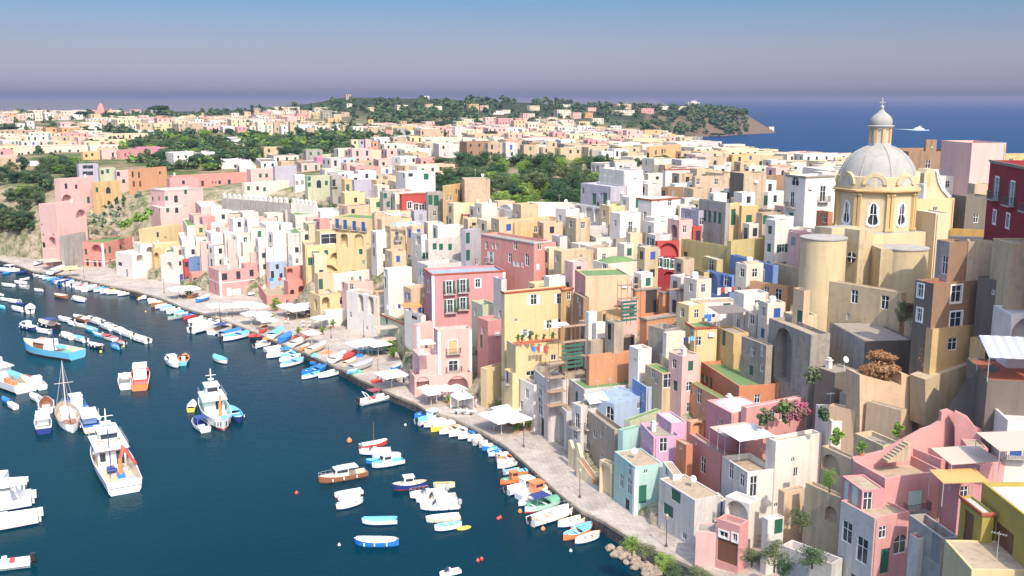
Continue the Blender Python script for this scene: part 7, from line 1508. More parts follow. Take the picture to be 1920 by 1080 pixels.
FREE = [(675, 842, 727, 833, 'm r w w VA', 'white covered boat with dark red hull and thin mast'), (733, 849, 673, 853, 'm w b w WEL', 'white motorboat with blue bottom beside the masted boat'), (752, 859, 697, 861, 'g w w p VB', 'white pinkish covered boat third in the raft of five'), (756, 868, 697, 879, 'm w s s CDF', 'white boat with a sky blue cabin roof'), (712, 866, 689, 869, 'g b s s HO', 'small blue boat with orange rudder end beside the cabin boat'),
        (687, 891, 597, 907, 'm k k t LCTDF', 'brown gozzo yacht with white canopy and bow rail, bow to the left'), (679, 925, 627, 935, 'm w w w BR', 'white open boat with red waterline in the trio'), (676, 934, 633, 941, 'g w w t VB', 'white boat in the middle of the trio'), (681, 942, 630, 957, 'g w b w BD', 'white boat with blue deck at the front of the trio'),
        (801, 911, 735, 919, 'g n p t BCR', 'pinkish wooden gozzo with a tiny pale blue cabin'), (853, 913, 812, 915, 'g c y t BP', 'grey boat with a yellow bow rim'), (836, 927, 768, 936, 'm w w w WELM', 'white motorboat at the back of the raft of three'), (856, 938, 779, 944, 'm w w c WELF', 'big white boat with a cream deck in the raft of three'), (860, 953, 787, 957, 'm w w w WEMF', 'white motorboat with black outboard in front of the raft of three'),
        (862, 973, 798, 980, 'm c w w BF', 'wide plain white open boat above the yellow dinghy'), (866, 988, 814, 997, 'g w w s B', 'white open boat with blue floor pads'), (745, 981, 678, 983, 'm w s s VY', 'lone white boat with bright sky blue cover and yellow stripe'), (748, 1022, 664, 1022, 'g b w w VF', 'lone blue boat with a white cover at the bottom'), (863, 1074, 824, 1083, 'm w w w WE', 'white boat cut off by the bottom edge'),
        (48, 533, 27, 531, 'm w w w B', 'white open boat off the far quay, behind the grey one'), (26, 538, 3, 536, 'm w w w B', 'white pointed boat leftmost of the far free group'), (53, 542, 36, 540, 'm G w c VM', 'grey covered dinghy near the two white ones'), (37, 527, 56, 524, 'g w l w BD', 'slim white boat with pale green tint'), (82, 547, 64, 546, 'm w y w BM', 'small white boat with yellow line'), (127, 560, 103, 556, 'g k w t B', 'dark brown boat with sandy inside'), (159, 567, 138, 561, 'g w w t BF', 'white boat right of the dark brown boat'),
        (18, 565, 0, 563, 'm w l l BM', 'white and aqua dinghy at the left edge'), (37, 569, 14, 566, 'm w w s VM', 'white dinghy with blue pads'), (47, 574, 31, 572, 'm n n n VM', 'dark navy covered dinghy'), (45, 585, 23, 580, 'm w w w EM', 'white dinghy with grey engine left of the egg shaped one'), (57, 588, 57, 577, 'm w w w VM', 'egg shaped white dinghy seen from its stern'), (10, 579, -3, 577, 'g s s s V', 'blue boat on the left edge'), (5, 555, -6, 554, 'm w w w V', 'white stub of a boat on the left edge'),
        (66, 619, 38, 613, 'm n w w CDWF', 'white cabin motorboat with a navy bottom'), (106, 617, 74, 607, 'm x w p FTNM', 'dark boat hung with white fenders'), (95, 626, 68, 622, 'm w w c VM', 'white dinghy with a grey engine below the fender boat'), (136, 605, 110, 600, 'm w w w VM', 'white dinghy at the head of the short line'), (141, 611, 127, 608, 'm w w w VM', 'small white tender in the short line'), (160, 614, 142, 612, 'm c w c VM', 'cream dinghy at the end of the short line'), (166, 604, 139, 597, 'm k c c DE', 'cream launch at the head of the long white chain'),
        (191, 609, 166, 600, 'm w w w WEM', 'white motorboat, second in the long chain'), (212, 620, 187, 609, 'm w w G WE', 'white motorboat, third in the long chain'), (232, 627, 212, 617, 'm w w w EW', 'white motorboat, fourth in the long chain'), (251, 634, 229, 626, 'm w w w EM', 'white dinghy, fifth in the long chain'), (278, 644, 247, 634, 'm w w c EFM', 'white inflatable with a yellow float ending the long chain'),
        (178, 623, 161, 617, 'm s w s BM', 'small sky blue dinghy below the chain'), (192, 632, 176, 629, 'm s w w BM', 'little boat with sky blue hull and white top'), (216, 640, 194, 633, 'm w w r BD', 'white boat with red seats'), (235, 646, 220, 642, 'm w r r BM', 'tiny red and white dinghy'), (225, 655, 208, 650, 'm s b b BM', 'tiny bright blue dinghy'), (136, 637, 117, 629, 'm w w w EF', 'rounded white dinghy above the blue trawler'), (161, 642, 139, 635, 'm w s s EM', 'white and light blue dinghy right of the rounded one'), (191, 654, 167, 648, 'm x w w FEM', 'black hulled white topped dinghy with a yellow buoy'),
        (333, 691, 314, 676, 'g w s w BDC', 'white gozzo with a blue rim in the pair'), (341, 686, 348, 671, 'm s w o DW', 'blue dinghy with an orange seat in the pair'), (425, 683, 401, 673, 'g w s s V', 'lone dinghy under a sky blue cover'), (236, 731, 234, 709, 'm w w c TB', 'white boat under a flat white canopy beside the orange boat'), (83, 814, 79, 786, 'm n w w CTW', 'white cabin boat with navy transom and tan roof'), (88, 776, 86, 753, 'm w w k EF', 'round white boat with a brown cockpit'), (74, 753, 58, 744, 'm w w c BM', 'small beige dinghy off the trawler'), (30, 768, 16, 760, 'm w w w B', 'small white dinghy beside the blue one'), (19, 758, 5, 751, 'm b b b V', 'small blue covered dinghy'), (80, 731, 62, 716, 'm w w t CE', 'grey white work dinghy beside the big trawler'), (62, 728, 48, 712, 'm g k r BD', 'dark green boat with crates beside the big trawler'),
        (173, 812, 165, 780, 'm p w b CTF', 'small ferry with a tan canopy beside the ketch'), (386, 811, 364, 793, 'm w w n TNE', 'white dinghy under a navy awning beside the trawler'), (450, 793, 432, 771, 'g n s s BDF', 'dark boat with sky blue seats moored to the trawler'), (358, 773, 363, 759, 'm y w y V', 'small yellow dinghy beside the trawler'), (152, 778, 135, 752, 'm w b b CEF', 'white work boat with blue tarpaulins behind the ketch'), (262, 733, 265, 693, 'm o w r CD', 'orange and blue fishing boat seen from its stern')]
for a1, a2, b1, b2, sp, lb in FREE: boat(a1, a2, b1, b2, sp, lb)
for x0, y0, x1, y1, sp, lb in [(367, 568, 393, 561, 'g b w w BV', 'blue and white dinghy pulled up on the quay'), (352, 560, 372, 556, 'g k t t B', 'brown wooden dinghy pulled up on the quay'), (349, 552, 363, 548, 'g w t w V', 'white covered dinghy pulled up behind the brown one'), (96, 498, 122, 489, 'm w w w V', 'white boat on a trailer on the far quay'), (64, 499, 80, 494, 'g w b w BD', 'white boat propped up near the western cliff'), (94, 515, 122, 505, 'm w w G V', 'long white boat hauled out on the far quay'), (128, 508, 146, 504, 'g r k w B', 'red boat under the yellow tent'), (465, 555, 485, 552, 'g w s s BD', 'white and blue boat against the salmon wall'), (655, 702, 667, 700, 'g s b w B', 'small blue boat beside the tarpaulins'),
                               (488, 626, 500, 618, 'g r o k BP', 'orange red boat among the nets'), (508, 636, 530, 622, 'm w s p V', 'white boat under a pale sheet, first of the hauled-out row'), (524, 645, 545, 632, 'g b b k V', 'blue covered boat, second of the hauled-out row'), (546, 652, 572, 640, 'm w t w V', 'boat under a beige sheet, third of the hauled-out row'), (555, 640, 582, 628, 'm r k w V', 'boat under a brown sheet, fourth of the hauled-out row'), (562, 660, 580, 652, 'g o t t V', 'boat under an orange-brown sheet by the kerb'), (578, 664, 612, 650, 'm t c w V', 'long boat under a sand coloured sheet, sixth of the hauled-out row'), (622, 682, 648, 668, 'm w w w V', 'boat under a crumpled white sheet left of the red one'), (640, 676, 668, 666, 'm r r w V', 'boat under a salmon red sheet'), (655, 698, 700, 684, 'm G G w V', 'boat under a grey sheet at the end of the hauled-out row'), (645, 690, 668, 680, 'm t t w V', 'boat under a khaki sheet behind the grey one'), (736, 697, 752, 690, 'm b s w B', 'little blue boat by the pink house corner')]:
    boat(x0, y0, x1, y1, sp, lb, z=1.55)
# oval tender with a yellow bottom leaning on the white open boat
g = MB(); g.lathe([(.01, -.1), (.5, 0), (.62, .16), (.5, .28), (.01, .24)], 14); pd = G(870, 992, 0); ob_ = obj('dinghy', g, None, pd, .5, mats=BM('y'), smooth=True, scale=(1.7, .8, 1)); tag(ob_, 'oval yellow dinghy tied to the white open boat', 'dinghy')
# ---- larger vessels
def vessel(name, label, cat, s_, b_, beam, Hf, cols, kind='m', bow=1.3):
    S, Bw = G(*s_), G(*b_); d = Bw - S; Lh = d.length; mid = (S + Bw) / 2
    r = thing(name, label, cat, (mid[0], mid[1], -.1), math.atan2(d[1], d[0]))
    obj('hull', clean(hull_mb(Lh, beam, Hf, kind, bow), 'hull', [BM(c) for c in cols]), r); return r, Lh
def part(r, name, col, fn, **k):
    g = MB(); fn(g); return obj(name, clean(g, name, [BM(col) if isinstance(col, str) else col]), r, **k)
def rail(g, pts, h):
    for p, q in zip(pts, pts[1:]):
        p, q = Vector(p), Vector(q); g.tube(p + Vector((0, 0, h)), q + Vector((0, 0, h)), .03, 4); g.tube(p + Vector((0, 0, h * .5)), q + Vector((0, 0, h * .5)), .022, 4)
        n = max(int((q - p).length / 1.1), 1)
        for i in range(n + 1): m_ = p.lerp(q, i / n); g.tube(m_, m_ + Vector((0, 0, h)), .025, 4)
# white trawler with the red deck crane
r, Lh = vessel('trawler', 'white steel trawler with a red folding crane on its aft deck', 'trawler', (235, 926), (190, 838), 5.6, 2.1, ['r', 'w', 'w', 't'])
part(r, 'foredeck', 'w', lambda g: g.prism([(.12 * Lh, -2.3), (.12 * Lh, 2.3), (.38 * Lh, 1.3), (.46 * Lh, 0), (.38 * Lh, -1.3)], 1.9, 2.25))
ww = part(r, 'wheelhouse', 'w', lambda g: (g.box(-.02 * Lh, .27 * Lh, -2.0, 2.0, .6, 3.6), g.box(-.07 * Lh, .29 * Lh, -2.4, 2.4, 3.6, 3.75), g.box(.06 * Lh, .24 * Lh, -1.4, 1.4, 3.75, 5.5), g.box(.04 * Lh, .25 * Lh, -1.6, 1.6, 5.5, 5.62)))
part(ww, 'bridge_windows', glass, lambda g: (g.box(.06 * Lh - .02, .06 * Lh - .002, -1.2, 1.2, 4.5, 5.2), g.box(-.02 * Lh - .03, -.02 * Lh - .003, -1.7, -.6, .9, 3.0), g.box(-.02 * Lh - .03, -.02 * Lh - .003, .9, 1.7, 1.6, 3.0), g.box(.08 * Lh, .22 * Lh, -1.42, -1.402, 4.5, 5.2), g.box(.08 * Lh, .22 * Lh, 1.402, 1.42, 4.5, 5.2)))
for s in (-1, 1):
    def ring(g, s=s):
        for k in range(12):
            a, b2 = k * math.pi / 6, (k + 1) * math.pi / 6; g.tube((-.04, s * 1.2 + .35 * math.cos(a), .35 * math.sin(a)), (-.04, s * 1.2 + .35 * math.cos(b2), .35 * math.sin(b2)), .08, 5)
    part(r, 'lifebuoy', 'o', ring, loc=(.06 * Lh - .05, 0, 4.0))
part(r, 'mast', 'w', lambda g: (g.tube((.16 * Lh, 0, 5.6), (.16 * Lh, 0, 8.6), .16, 6, r2=.08), g.tube((.16 * Lh, -1.1, 7.4), (.16 * Lh, 1.1, 7.4), .05, 5), g.box(.14 * Lh, .18 * Lh, -.7, .7, 6.4, 6.55), g.tube((.16 * Lh, .9, 7.4), (.16 * Lh, .9, 8.8), .03, 4), g.lathe([(.3, 6.8), (.36, 7.0), (.2, 7.3), (.01, 7.35)], 8, c=(.2 * Lh, .8))))
part(r, 'crane', 'o', lambda g: (g.tube((-.24 * Lh, -.4, .7), (-.24 * Lh, -.4, 3.3), .3, 8), g.tube((-.24 * Lh, -.4, 3.2), (-.12 * Lh, -1.3, 4.2), .24, 6), ))
part(r, 'crane_arm', 'r', lambda g: (g.tube((-.12 * Lh, -1.3, 4.2), (-.26 * Lh, -2.5, 2.4), .2, 6), g.tube((-.24 * Lh, -.4, 3.4), (-.12 * Lh, -1.2, 4.5), .12, 6)))
part(r, 'crane_base', 'b', lambda g: g.box(-.27 * Lh, -.21 * Lh, -.9, .1, .5, 1.1))
part(r, 'cargo_pole', 'n', lambda g: (g.tube((-.08 * Lh, .4, .7), (-.02 * Lh, .4, 6.6), .09, 6), g.tube((-.08 * Lh, .4, .9), (-.3 * Lh, 1.3, 1.6), .07, 5)))
part(r, 'winch', 'n', lambda g: (g.box(-.13 * Lh, -.08 * Lh, .0, 1.1, .6, 1.3), g.tube((-.15 * Lh, -.2, 1.1), (-.15 * Lh, 1.2, 1.1), .3, 8)))
part(r, 'net_pile', 'G', lambda g: (g.lathe([(1.0, .6), (1.05, .95), (.7, 1.2), (.01, 1.25)], 12, c=(-.36 * Lh, -1.4)), g.lathe([(.8, .6), (.8, .9), (.01, 1.1)], 12, c=(-.12 * Lh, -1.3))))
part(r, 'railing', rail_grey, lambda g: (rail(g, [(.12 * Lh, -2.45, 2.2), (.3 * Lh, -1.9, 2.3), (.45 * Lh, -.3, 2.6), (.45 * Lh, .3, 2.6), (.3 * Lh, 1.9, 2.3), (.12 * Lh, 2.45, 2.2)], .9), rail(g, [(-.06 * Lh, -2.3, 3.75), (.28 * Lh, -2.3, 3.75)], .8), rail(g, [(-.06 * Lh, 2.3, 3.75), (.28 * Lh, 2.3, 3.75)], .8)))
part(r, 'name_stripe', 'x', lambda g: g.box(-Lh / 2 - .03, -Lh / 2 - .004, -2.3, 2.3, 1.1, 1.17))
# trawler with wrapped nets and railed bridge
r, Lh = vessel('trawler', 'fishing vessel with a striped stern, lattice bridge rails and orange gear', 'trawler', (420, 808), (388, 750), 5.0, 1.7, ['r', 'w', 'w', 'l'], kind='g')
ww = part(r, 'wheelhouse', 'w', lambda g: (g.box(0, .26 * Lh, -1.7, 1.7, .4, 3.0), g.box(-.07 * Lh, .28 * Lh, -2.1, 2.1, 3.0, 3.14), g.box(.08 * Lh, .22 * Lh, -1.1, 1.1, 3.14, 4.9), g.box(.06 * Lh, .24 * Lh, -1.3, 1.3, 4.9, 5.0)))
part(ww, 'windows', glass, lambda g: (g.box(-.03, -.004, -1.3, -.2, 1.0, 2.5), g.box(.08 * Lh - .03, .08 * Lh - .004, -.9, .9, 3.9, 4.6)))
part(r, 'mast', 'w', lambda g: (g.tube((.15 * Lh, 0, 5), (.15 * Lh, 0, 7.8), .12, 6), g.tube((.15 * Lh, -.9, 6.6), (.15 * Lh, .9, 6.6), .05, 5), g.box(.13 * Lh, .17 * Lh, -.5, .5, 5.8, 5.95)))
part(r, 'railing', rail_grey, lambda g: (rail(g, [(-.06 * Lh, -2.0, 3.14), (.27 * Lh, -2.0, 3.14)], .85), rail(g, [(-.06 * Lh, 2.0, 3.14), (.27 * Lh, 2.0, 3.14)], .85), rail(g, [(-.06 * Lh, -2.0, 3.14), (-.06 * Lh, 2.0, 3.14)], .85)))
part(r, 'crane', 'o', lambda g: (g.tube((-.12 * Lh, -.6, .5), (-.12 * Lh, -.6, 2.8), .28, 8), g.tube((-.12 * Lh, -.6, 2.7), (-.02 * Lh, -1.0, 3.6), .18, 6)))
part(r, 'deck_tub', 'w', lambda g: g.lathe([(.7, .5), (.95, 1.1), (.85, 1.1), (.6, .6), (.01, .6)], 12, c=(-.14 * Lh, .7)))
part(r, 'tender', 's', lambda g: g.lathe([(.2, .9), (1.0, 1.3), (.9, 1.35), (.01, 1.1)], 14, c=(-.30 * Lh, -1.0)))
part(r, 'net_pile', 'G', lambda g: g.lathe([(1.2, .5), (1.1, .9), (.01, 1.1)], 12, c=(-.3 * Lh, .9)))
def strp(g):
    for k in range(7):
        if k == 3: continue
        y = -1.35 + k * .45; g.slab([(-Lh * .495 + abs(y) ** 2 * .16, y - .07, .95), (-Lh * .495 + abs(y) ** 2 * .16, y + .07, .95), (-Lh * .505 + abs(y) ** 2 * .16, y + .07, 1.75), (-Lh * .505 + abs(y) ** 2 * .16, y - .07, 1.75)], (-.05, 0, 0))
part(r, 'stern_stripes', 'x', strp)
# blue wooden trawler with red bottom
r, Lh = vessel('fishing_vessel', 'big sky blue wooden fishing boat with a red bottom and white stripe', 'fishing boat', (146, 673), (46, 656), 5.2, 1.9, ['r', 's', 's', 't'], kind='m', bow=1.7)
ww = part(r, 'wheelhouse', 'k', lambda g: (g.box(.02 * Lh, .20 * Lh, -1.6, 1.6, .5, 2.9)))
part(r, 'wheelhouse_roof', 'p', lambda g: (g.box(-.02 * Lh, .24 * Lh, -1.9, 1.9, 2.9, 3.05)))
part(r, 'bridge', 'w', lambda g: (g.box(-.05 * Lh, .02 * Lh - .01, -1.5, 1.5, 1.0, 3.4), g.box(-.02 * Lh, .16 * Lh, .4, 1.8, 3.06, 3.5)))
part(r, 'gear_pile', 'o', lambda g: (g.lathe([(.9, 3.05), (.8, 3.4), (.01, 3.6)], 9, c=(.14 * Lh, .6)), g.lathe([(.7, 3.05), (.6, 3.3), (.01, 3.5)], 9, c=(.2 * Lh, -.6))))
part(r, 'tender', 's', lambda g: g.prism([(-.22 * Lh, -1.2), (-.14 * Lh, -1.6), (-.04 * Lh, -1.3), (-.04 * Lh, -.7), (-.14 * Lh, -.5), (-.22 * Lh, -.8)], 1.6, 2.1))
part(r, 'hull_stripe', 'w', lambda g: (g.box(-.40 * Lh, .2 * Lh, -2.66, -2.60, 1.2, 1.45)))
part(r, 'net_pile', 'g', lambda g: g.lathe([(1.1, 1.0), (1.0, 1.5), (.01, 1.7)], 10, c=(-.32 * Lh, .3)))
part(r, 'mast', 'n', lambda g: (g.tube((-.06 * Lh, -.2, .5), (-.06 * Lh, -.2, 6), .1, 6), g.tube((-.06 * Lh, -.2, 3.0), (-.3 * Lh, -.2, 4.0), .06, 5)))
# white work vessel cut by the left edge
r, Lh = vessel('trawler', 'white fishing vessel with a tyre-marked stern cut off by the left edge', 'trawler', (50, 736), (-40, 700), 5.4, 1.9, ['n', 'w', 'w', 'c'])
part(r, 'wheelhouse', 'w', lambda g: (g.box(.0, .3 * Lh, -2, 2, .5, 3.2), g.box(-.04 * Lh, .32 * Lh, -2.3, 2.3, 3.2, 3.35), g.box(.08 * Lh, .25 * Lh, -1.2, 1.2, 3.35, 4.8)))
part(r, 'tender', 's', lambda g: g.prism([(-.3 * Lh, -1.0), (-.2 * Lh, -1.9), (-.06 * Lh, -1.9), (.0 * Lh, -1.2), (-.06 * Lh, -.7), (-.2 * Lh, -.6)], 1.9, 2.4))
part(r, 'crates', 'o', lambda g: (g.box(-.38 * Lh, -.34 * Lh, .4, 1.2, .6, 2.0), g.box(-.3 * Lh, -.24 * Lh, .9, 1.7, .6, 2.4)))
part(r, 'mast', 'w', lambda g: g.tube((.1 * Lh, 0, 4.8), (.1 * Lh, 0, 7), .08, 5))
# ketch
r, Lh = vessel('sailing_ketch', 'white and brown two-masted sailing ketch seen from its stern', 'sailing boat', (137, 812), (118, 768), 3.9, 1.3, ['w', 'w', 'k', 't'], kind='g')
part(r, 'cabin_top', 'w', lambda g: (g.prism([(-.12 * Lh, -1.1), (-.12 * Lh, 1.1), (.22 * Lh, .9), (.3 * Lh, 0), (.22 * Lh, -.9)], .7, 1.7)))
part(r, 'cockpit', 'k', lambda g: (g.box(-.36 * Lh, -.16 * Lh, -1.0, -.2, .5, 1.15), g.box(-.36 * Lh, -.16 * Lh, .2, 1.0, .5, 1.15)))
tm = (G(125, 790)[1]); hm = atD(125, 676, G(124, 785)[1])[2]
part(r, 'main_mast', 'p', lambda g: (g.tube((.12 * Lh, 0, .5), (.12 * Lh, 0, hm), .14, 8, r2=.06), g.tube((.12 * Lh, -1.5, hm * .62), (.12 * Lh, 1.5, hm * .62), .05, 5)))
part(r, 'furled_sail', 'c', lambda g: g.tube((.08 * Lh, 0, 1.8), (-.2 * Lh, 0, 2.1), .22, 8))
part(r, 'mizzen_mast', 'k', lambda g: g.tube((-.24 * Lh, 0, .5), (-.24 * Lh, 0, hm * .45), .08, 6, r2=.04))
part(r, 'rigging', rail_grey, lambda g: [g.tube((.12 * Lh, 0, hm * .98), q, .02, 3) for q in ((.48 * Lh, 0, 1.6), (.08 * Lh, 1.7, 1.2), (.08 * Lh, -1.7, 1.2), (-.46 * Lh, 0, 1.3), (.2 * Lh, 1.6, 1.2), (.2 * Lh, -1.6, 1.2))])
part(r, 'railing', rail_grey, lambda g: rail(g, [(-.4 * Lh, -1.3, 1.2), (-.1 * Lh, -1.85, 1.2), (.2 * Lh, -1.7, 1.3), (.47 * Lh, 0, 1.7), (.2 * Lh, 1.7, 1.3), (-.1 * Lh, 1.85, 1.2), (-.4 * Lh, 1.3, 1.2)], .6))
# yachts at the left edge
for sx_, sy_, bx_, by_, bm, hf, lb in [(60, 944, -60, 962, 4.2, 1.6, 'white motor yacht with a flybridge and twin white engines at the left edge'), (72, 976, -70, 1000, 3.6, 1.3, 'long white open motorboat in front of the flybridge yacht'), (44, 917, -50, 925, 3.6, 1.4, 'white yacht half hidden behind the flybridge yacht')]:
    r, Lh = vessel('motor_yacht', lb, 'yacht', (sx_, sy_), (bx_, by_), bm, hf, ['n', 'w', 'w', 'w'])
    part(r, 'cabin', 'w', lambda g: (g.slab([(-.2 * Lh, -bm * .38, hf * .5), (.25 * Lh, -bm * .38, hf * .5), (.1 * Lh, -bm * .38, hf + 1.3), (-.18 * Lh, -bm * .38, hf + 1.3)], (0, bm * .76, 0))) if 'open' not in lb else g.box(-.1 * Lh, .05 * Lh, -.6, .6, .5, hf + .6))
    if 'flybridge' in lb and 'front' not in lb and 'half' not in lb: part(r, 'hardtop', 'w', lambda g: g.prism([(-.40 * Lh, -1.3), (-.1 * Lh, -1.9), (.12 * Lh, -1.6), (.12 * Lh, 1.6), (-.1 * Lh, 1.9), (-.40 * Lh, 1.3)], hf + 1.9, hf + 2.1)); part(r, 'radar_arch', 'w', lambda g: (g.tube((-.3 * Lh, -1.2, hf), (-.22 * Lh, -1.2, hf + 1.9), .09, 6), g.tube((-.3 * Lh, 1.2, hf), (-.22 * Lh, 1.2, hf + 1.9), .09, 6)))
    for s in (-1, 1): part(r, 'outboard_motor', 'w', lambda g: (g.box(-.45, .15, -.22, .22, .3, 1.0), g.box(-.15, .1, -.1, .1, -.5, .3)), loc=(-Lh / 2 - .2, s * .5, hf * .5))
    part(r, 'cabin_glass', glass, lambda g: g.slab([(.05 * Lh, -bm * .3, hf + .35), (.13 * Lh, -bm * .3, hf + .35), (.08 * Lh, -bm * .3, hf + .9), (.05 * Lh, -bm * .3, hf + .9)], (0, bm * .6, 0)))
def rib(s_, b_, lb, canopy):
    S, Bw = G(*s_), G(*b_); d = Bw - S; Lh = d.length; mid = (S + Bw) / 2; r = thing('inflatable_boat', lb, 'inflatable boat', (mid[0], mid[1], 0), math.atan2(d[1], d[0]))
    def tb(g):
        for s in (-1, 1):
            p = [(-.5, .17), (.1, .17), (.28, .15), (.40, .09), (.5, 0)]
            for (x1, y1), (x2, y2) in zip(p, p[1:]): g.tube((x1 * Lh, s * y1 * Lh * .8, .45 + max(x1, 0) * .5), (x2 * Lh, s * y2 * Lh * .8, .45 + max(x2, 0) * .5), .32, 10)
    part(r, 'tubes', 'w', tb); part(r, 'deck', 'w', lambda g: g.prism([(-.5 * Lh, -.14 * Lh), (.25 * Lh, -.12 * Lh), (.45 * Lh, 0), (.25 * Lh, .12 * Lh), (-.5 * Lh, .14 * Lh)], -.1, .4))
    part(r, 'console', 'w', lambda g: g.box(-.05 * Lh, .05 * Lh, -.45, .45, .4, 1.35)); part(r, 'seat', 'r', lambda g: g.box(-.2 * Lh, -.1 * Lh, -.6, .6, .4, .95))
    part(r, 'outboard_motor', 'x', lambda g: (g.box(-.5, .1, -.28, .28, .3, 1.2), g.box(-.2, .1, -.1, .1, -.5, .3)), loc=(-.5 * Lh - .1, 0, .2))
    if canopy: part(r, 'canopy', 'm', lambda g: g.prism([(-.22 * Lh, -1.0), (.02 * Lh, -.9), (.06 * Lh, 0), (.02 * Lh, .9), (-.22 * Lh, 1.0)], 2.2, 2.28)); part(r, 'radar_arch', 'w', lambda g: [g.tube((-.2 * Lh, s * .9, .5), (-.36 * Lh, s * .8, 2.1), .08, 6) for s in (-1, 1)] + [g.tube((-.36 * Lh, -.8, 2.1), (-.36 * Lh, .8, 2.1), .08, 6)] + [g.tube((-.02 * Lh, s * .9, .6), (-.02 * Lh, s * .85, 2.2), .03, 5) for s in (-1, 1)])
rib((674, 759), (740, 744), 'white inflatable boat with a maroon canopy leaving the quay', True); rib((58, 1058), (-40, 1072), 'white inflatable boat with a folded white arch at the left edge', False)
# ferry far out with its wake
pf = G(1722, 243); r = thing('ferry', 'small white ferry crossing the open sea', 'ferry', pf, R(4)); r.scale = (.72, .72, .6); part(r, 'hull', 'w', lambda g: g.prism([(-11, -3.4), (8, -3.4), (15, 0), (8, 3.4), (-11, 3.4)], -.5, 3.4)); part(r, 'superstructure', 'w', lambda g: (g.box(-8, 8, -3, 3, 3.4, 6.5), g.box(-2, 7, -2.4, 2.4, 6.5, 9), g.tube((2, 0, 9), (2, 0, 13), .3, 5))); part(r, 'deck_windows', glass, lambda g: g.box(-7, 7.5, -3.05, -3.01, 4.5, 5.6))
g = MB(); a_ = G(1670, 242.2, .04); b_ = G(1706, 243.6, .04)
g.add([G(1668, 241.6, .05), G(1742, 243.6, .05), G(1742, 244.5, .05), G(1716, 244.4, .05), G(1700, 243.0, .05)], [(0, 1, 2, 3, 4)]); struct('wake', g, mats=plain('foam', (.75, .8, .85), .9))
def buoy(x, y, col, lb, sc_=1.0):
    g = MB(); g.lathe([(.01, -.15), (.3, 0), (.36, .2), (.25, .42), (.08, .55), (.01, .7)], 10); o_ = obj('buoy', g, None, G(x, y, 0), mats=BM(col), smooth=True, scale=sc_); tag(o_, lb, 'buoy')
for x, y, c_, lb, s in [(655, 829, 'o', 'orange pear buoy left of the masted red boat', 1.3), (556, 926, 'r', 'red and white ball buoy left of the brown gozzo', .8), (934, 974, 'r', 'left one of the paired red buoys', .7), (938, 972, 'r', 'right one of the paired red buoys', .7), (896, 1053, 'r', 'lower red buoy near the bottom edge', .7), (903, 1050, 'r', 'upper red buoy near the bottom edge', .7), (1018, 994, 'o', 'orange buoy below the large white motorboat', .9), (110, 768, 'w', 'white ball buoy left of the ketch', .8), (636, 1023, 'w', 'white float tied to the blue lone boat', .6), (760, 798, 'w', 'small white float off the near quay', .6), (1070, 1034, 'w', 'white float near the rocks', .6), (189, 661, 'y', 'yellow buoy by the black hulled dinghy', .9), (232, 651, 'y', 'yellow buoy by the red dinghy', .8), (273, 585, 'y', 'tiny yellow buoy in the far basin', .6), (163, 766, 'r', 'red ball behind the ketch', 1.1), (975, 961, 'o', 'orange float hanging at the green boat', .9)]: buoy(x, y, c_, lb, s)

# piles of nets and crates along the kerb
for i, (x, y, c_, lb) in enumerate([(500, 636, 'o', 'orange net pile by the first sheeted boat'), (478, 630, 'r', 'red-brown net pile at the left end of the sheeted boats'), (538, 654, 'b', 'blue tarpaulin bundle by the kerb'), (590, 668, 's', 'light blue fish crates by the kerb'), (612, 662, 'o', 'orange cloth bundle beside the long sheet'), (668, 700, 'g', 'green net pile in front of the grey sheet'), (672, 668, 'b', 'blue drum behind the red sheet'), (706, 716, 'r', 'red crate at the quay corner'), (432, 588, 't', 'sandy net pile under the beige canopies'), (395, 578, 'G', 'grey net pile left of the beige canopies'), (342, 556, 'k', 'dark gear pile beside the wooden dinghy'), (518, 626, 'w', 'white sheet bundle among the hauled-out boats')]):
    g = MB(); q = random.Random(i)
    for k in range(5): g.lathe([(q.uniform(.4, .7), 0), (q.uniform(.35, .55), .3), (.01, q.uniform(.45, .8))], 7, c=(q.uniform(-.9, .9), q.uniform(-.5, .5)))
    o = obj('net_pile', g, None, G(x, y, quay_z(x)), .5, mats=BM(c_)); tag(o, lb, 'net pile', 'gear piles on the quay')
# ------------------------------------------------------------ cafe umbrellas, tables, lamps, plants, walls and small things
CANV = plain('canvas_white', (.70, .66, .60), .8); CANT = plain('canvas_tan', (.46, .385, .31), .85)
def umbrella_proto(sq, mat):
    t = thing('parasol', None, None)
    n = 4 if sq else 8
    g = MB(); g.lathe([(1.65, 2.15), (1.6, 2.32), (.8, 2.62), (.02, 2.9)], n, rot=math.pi / 4); obj('canopy', g, t, mats=mat)
    g = MB(); g.tube((0, 0, 0), (0, 0, 2.7), .035, 6); obj('pole', g, t, mats=white_paint)
    g = MB(); g.box(-.3, .3, -.3, .3, 0, .1); obj('base', g, t, mats=W('cc')); return t
UP = {}
def parasol(x, y, w_, label, mat=None, sq=True, group='cafe parasols on the quay', z=None):
    """x, y bearing of the canopy centre"""
    mat = mat or CANV; k = (sq, mat.name)
    zq = quay_z(x) if z is None else z; s = w_ / 2.3; p = G(x, y, zq + 2.8)
    if k not in UP: UP[k] = umbrella_proto(sq, mat); o = UP[k]
    else: o = copy_tree(UP[k])
    o.location = (p[0], p[1], zq); o.scale = (s, s, 1.0 + .04 * w_); o.rotation_euler = (0, 0, R(35)); tag(o, label, 'parasol', group)
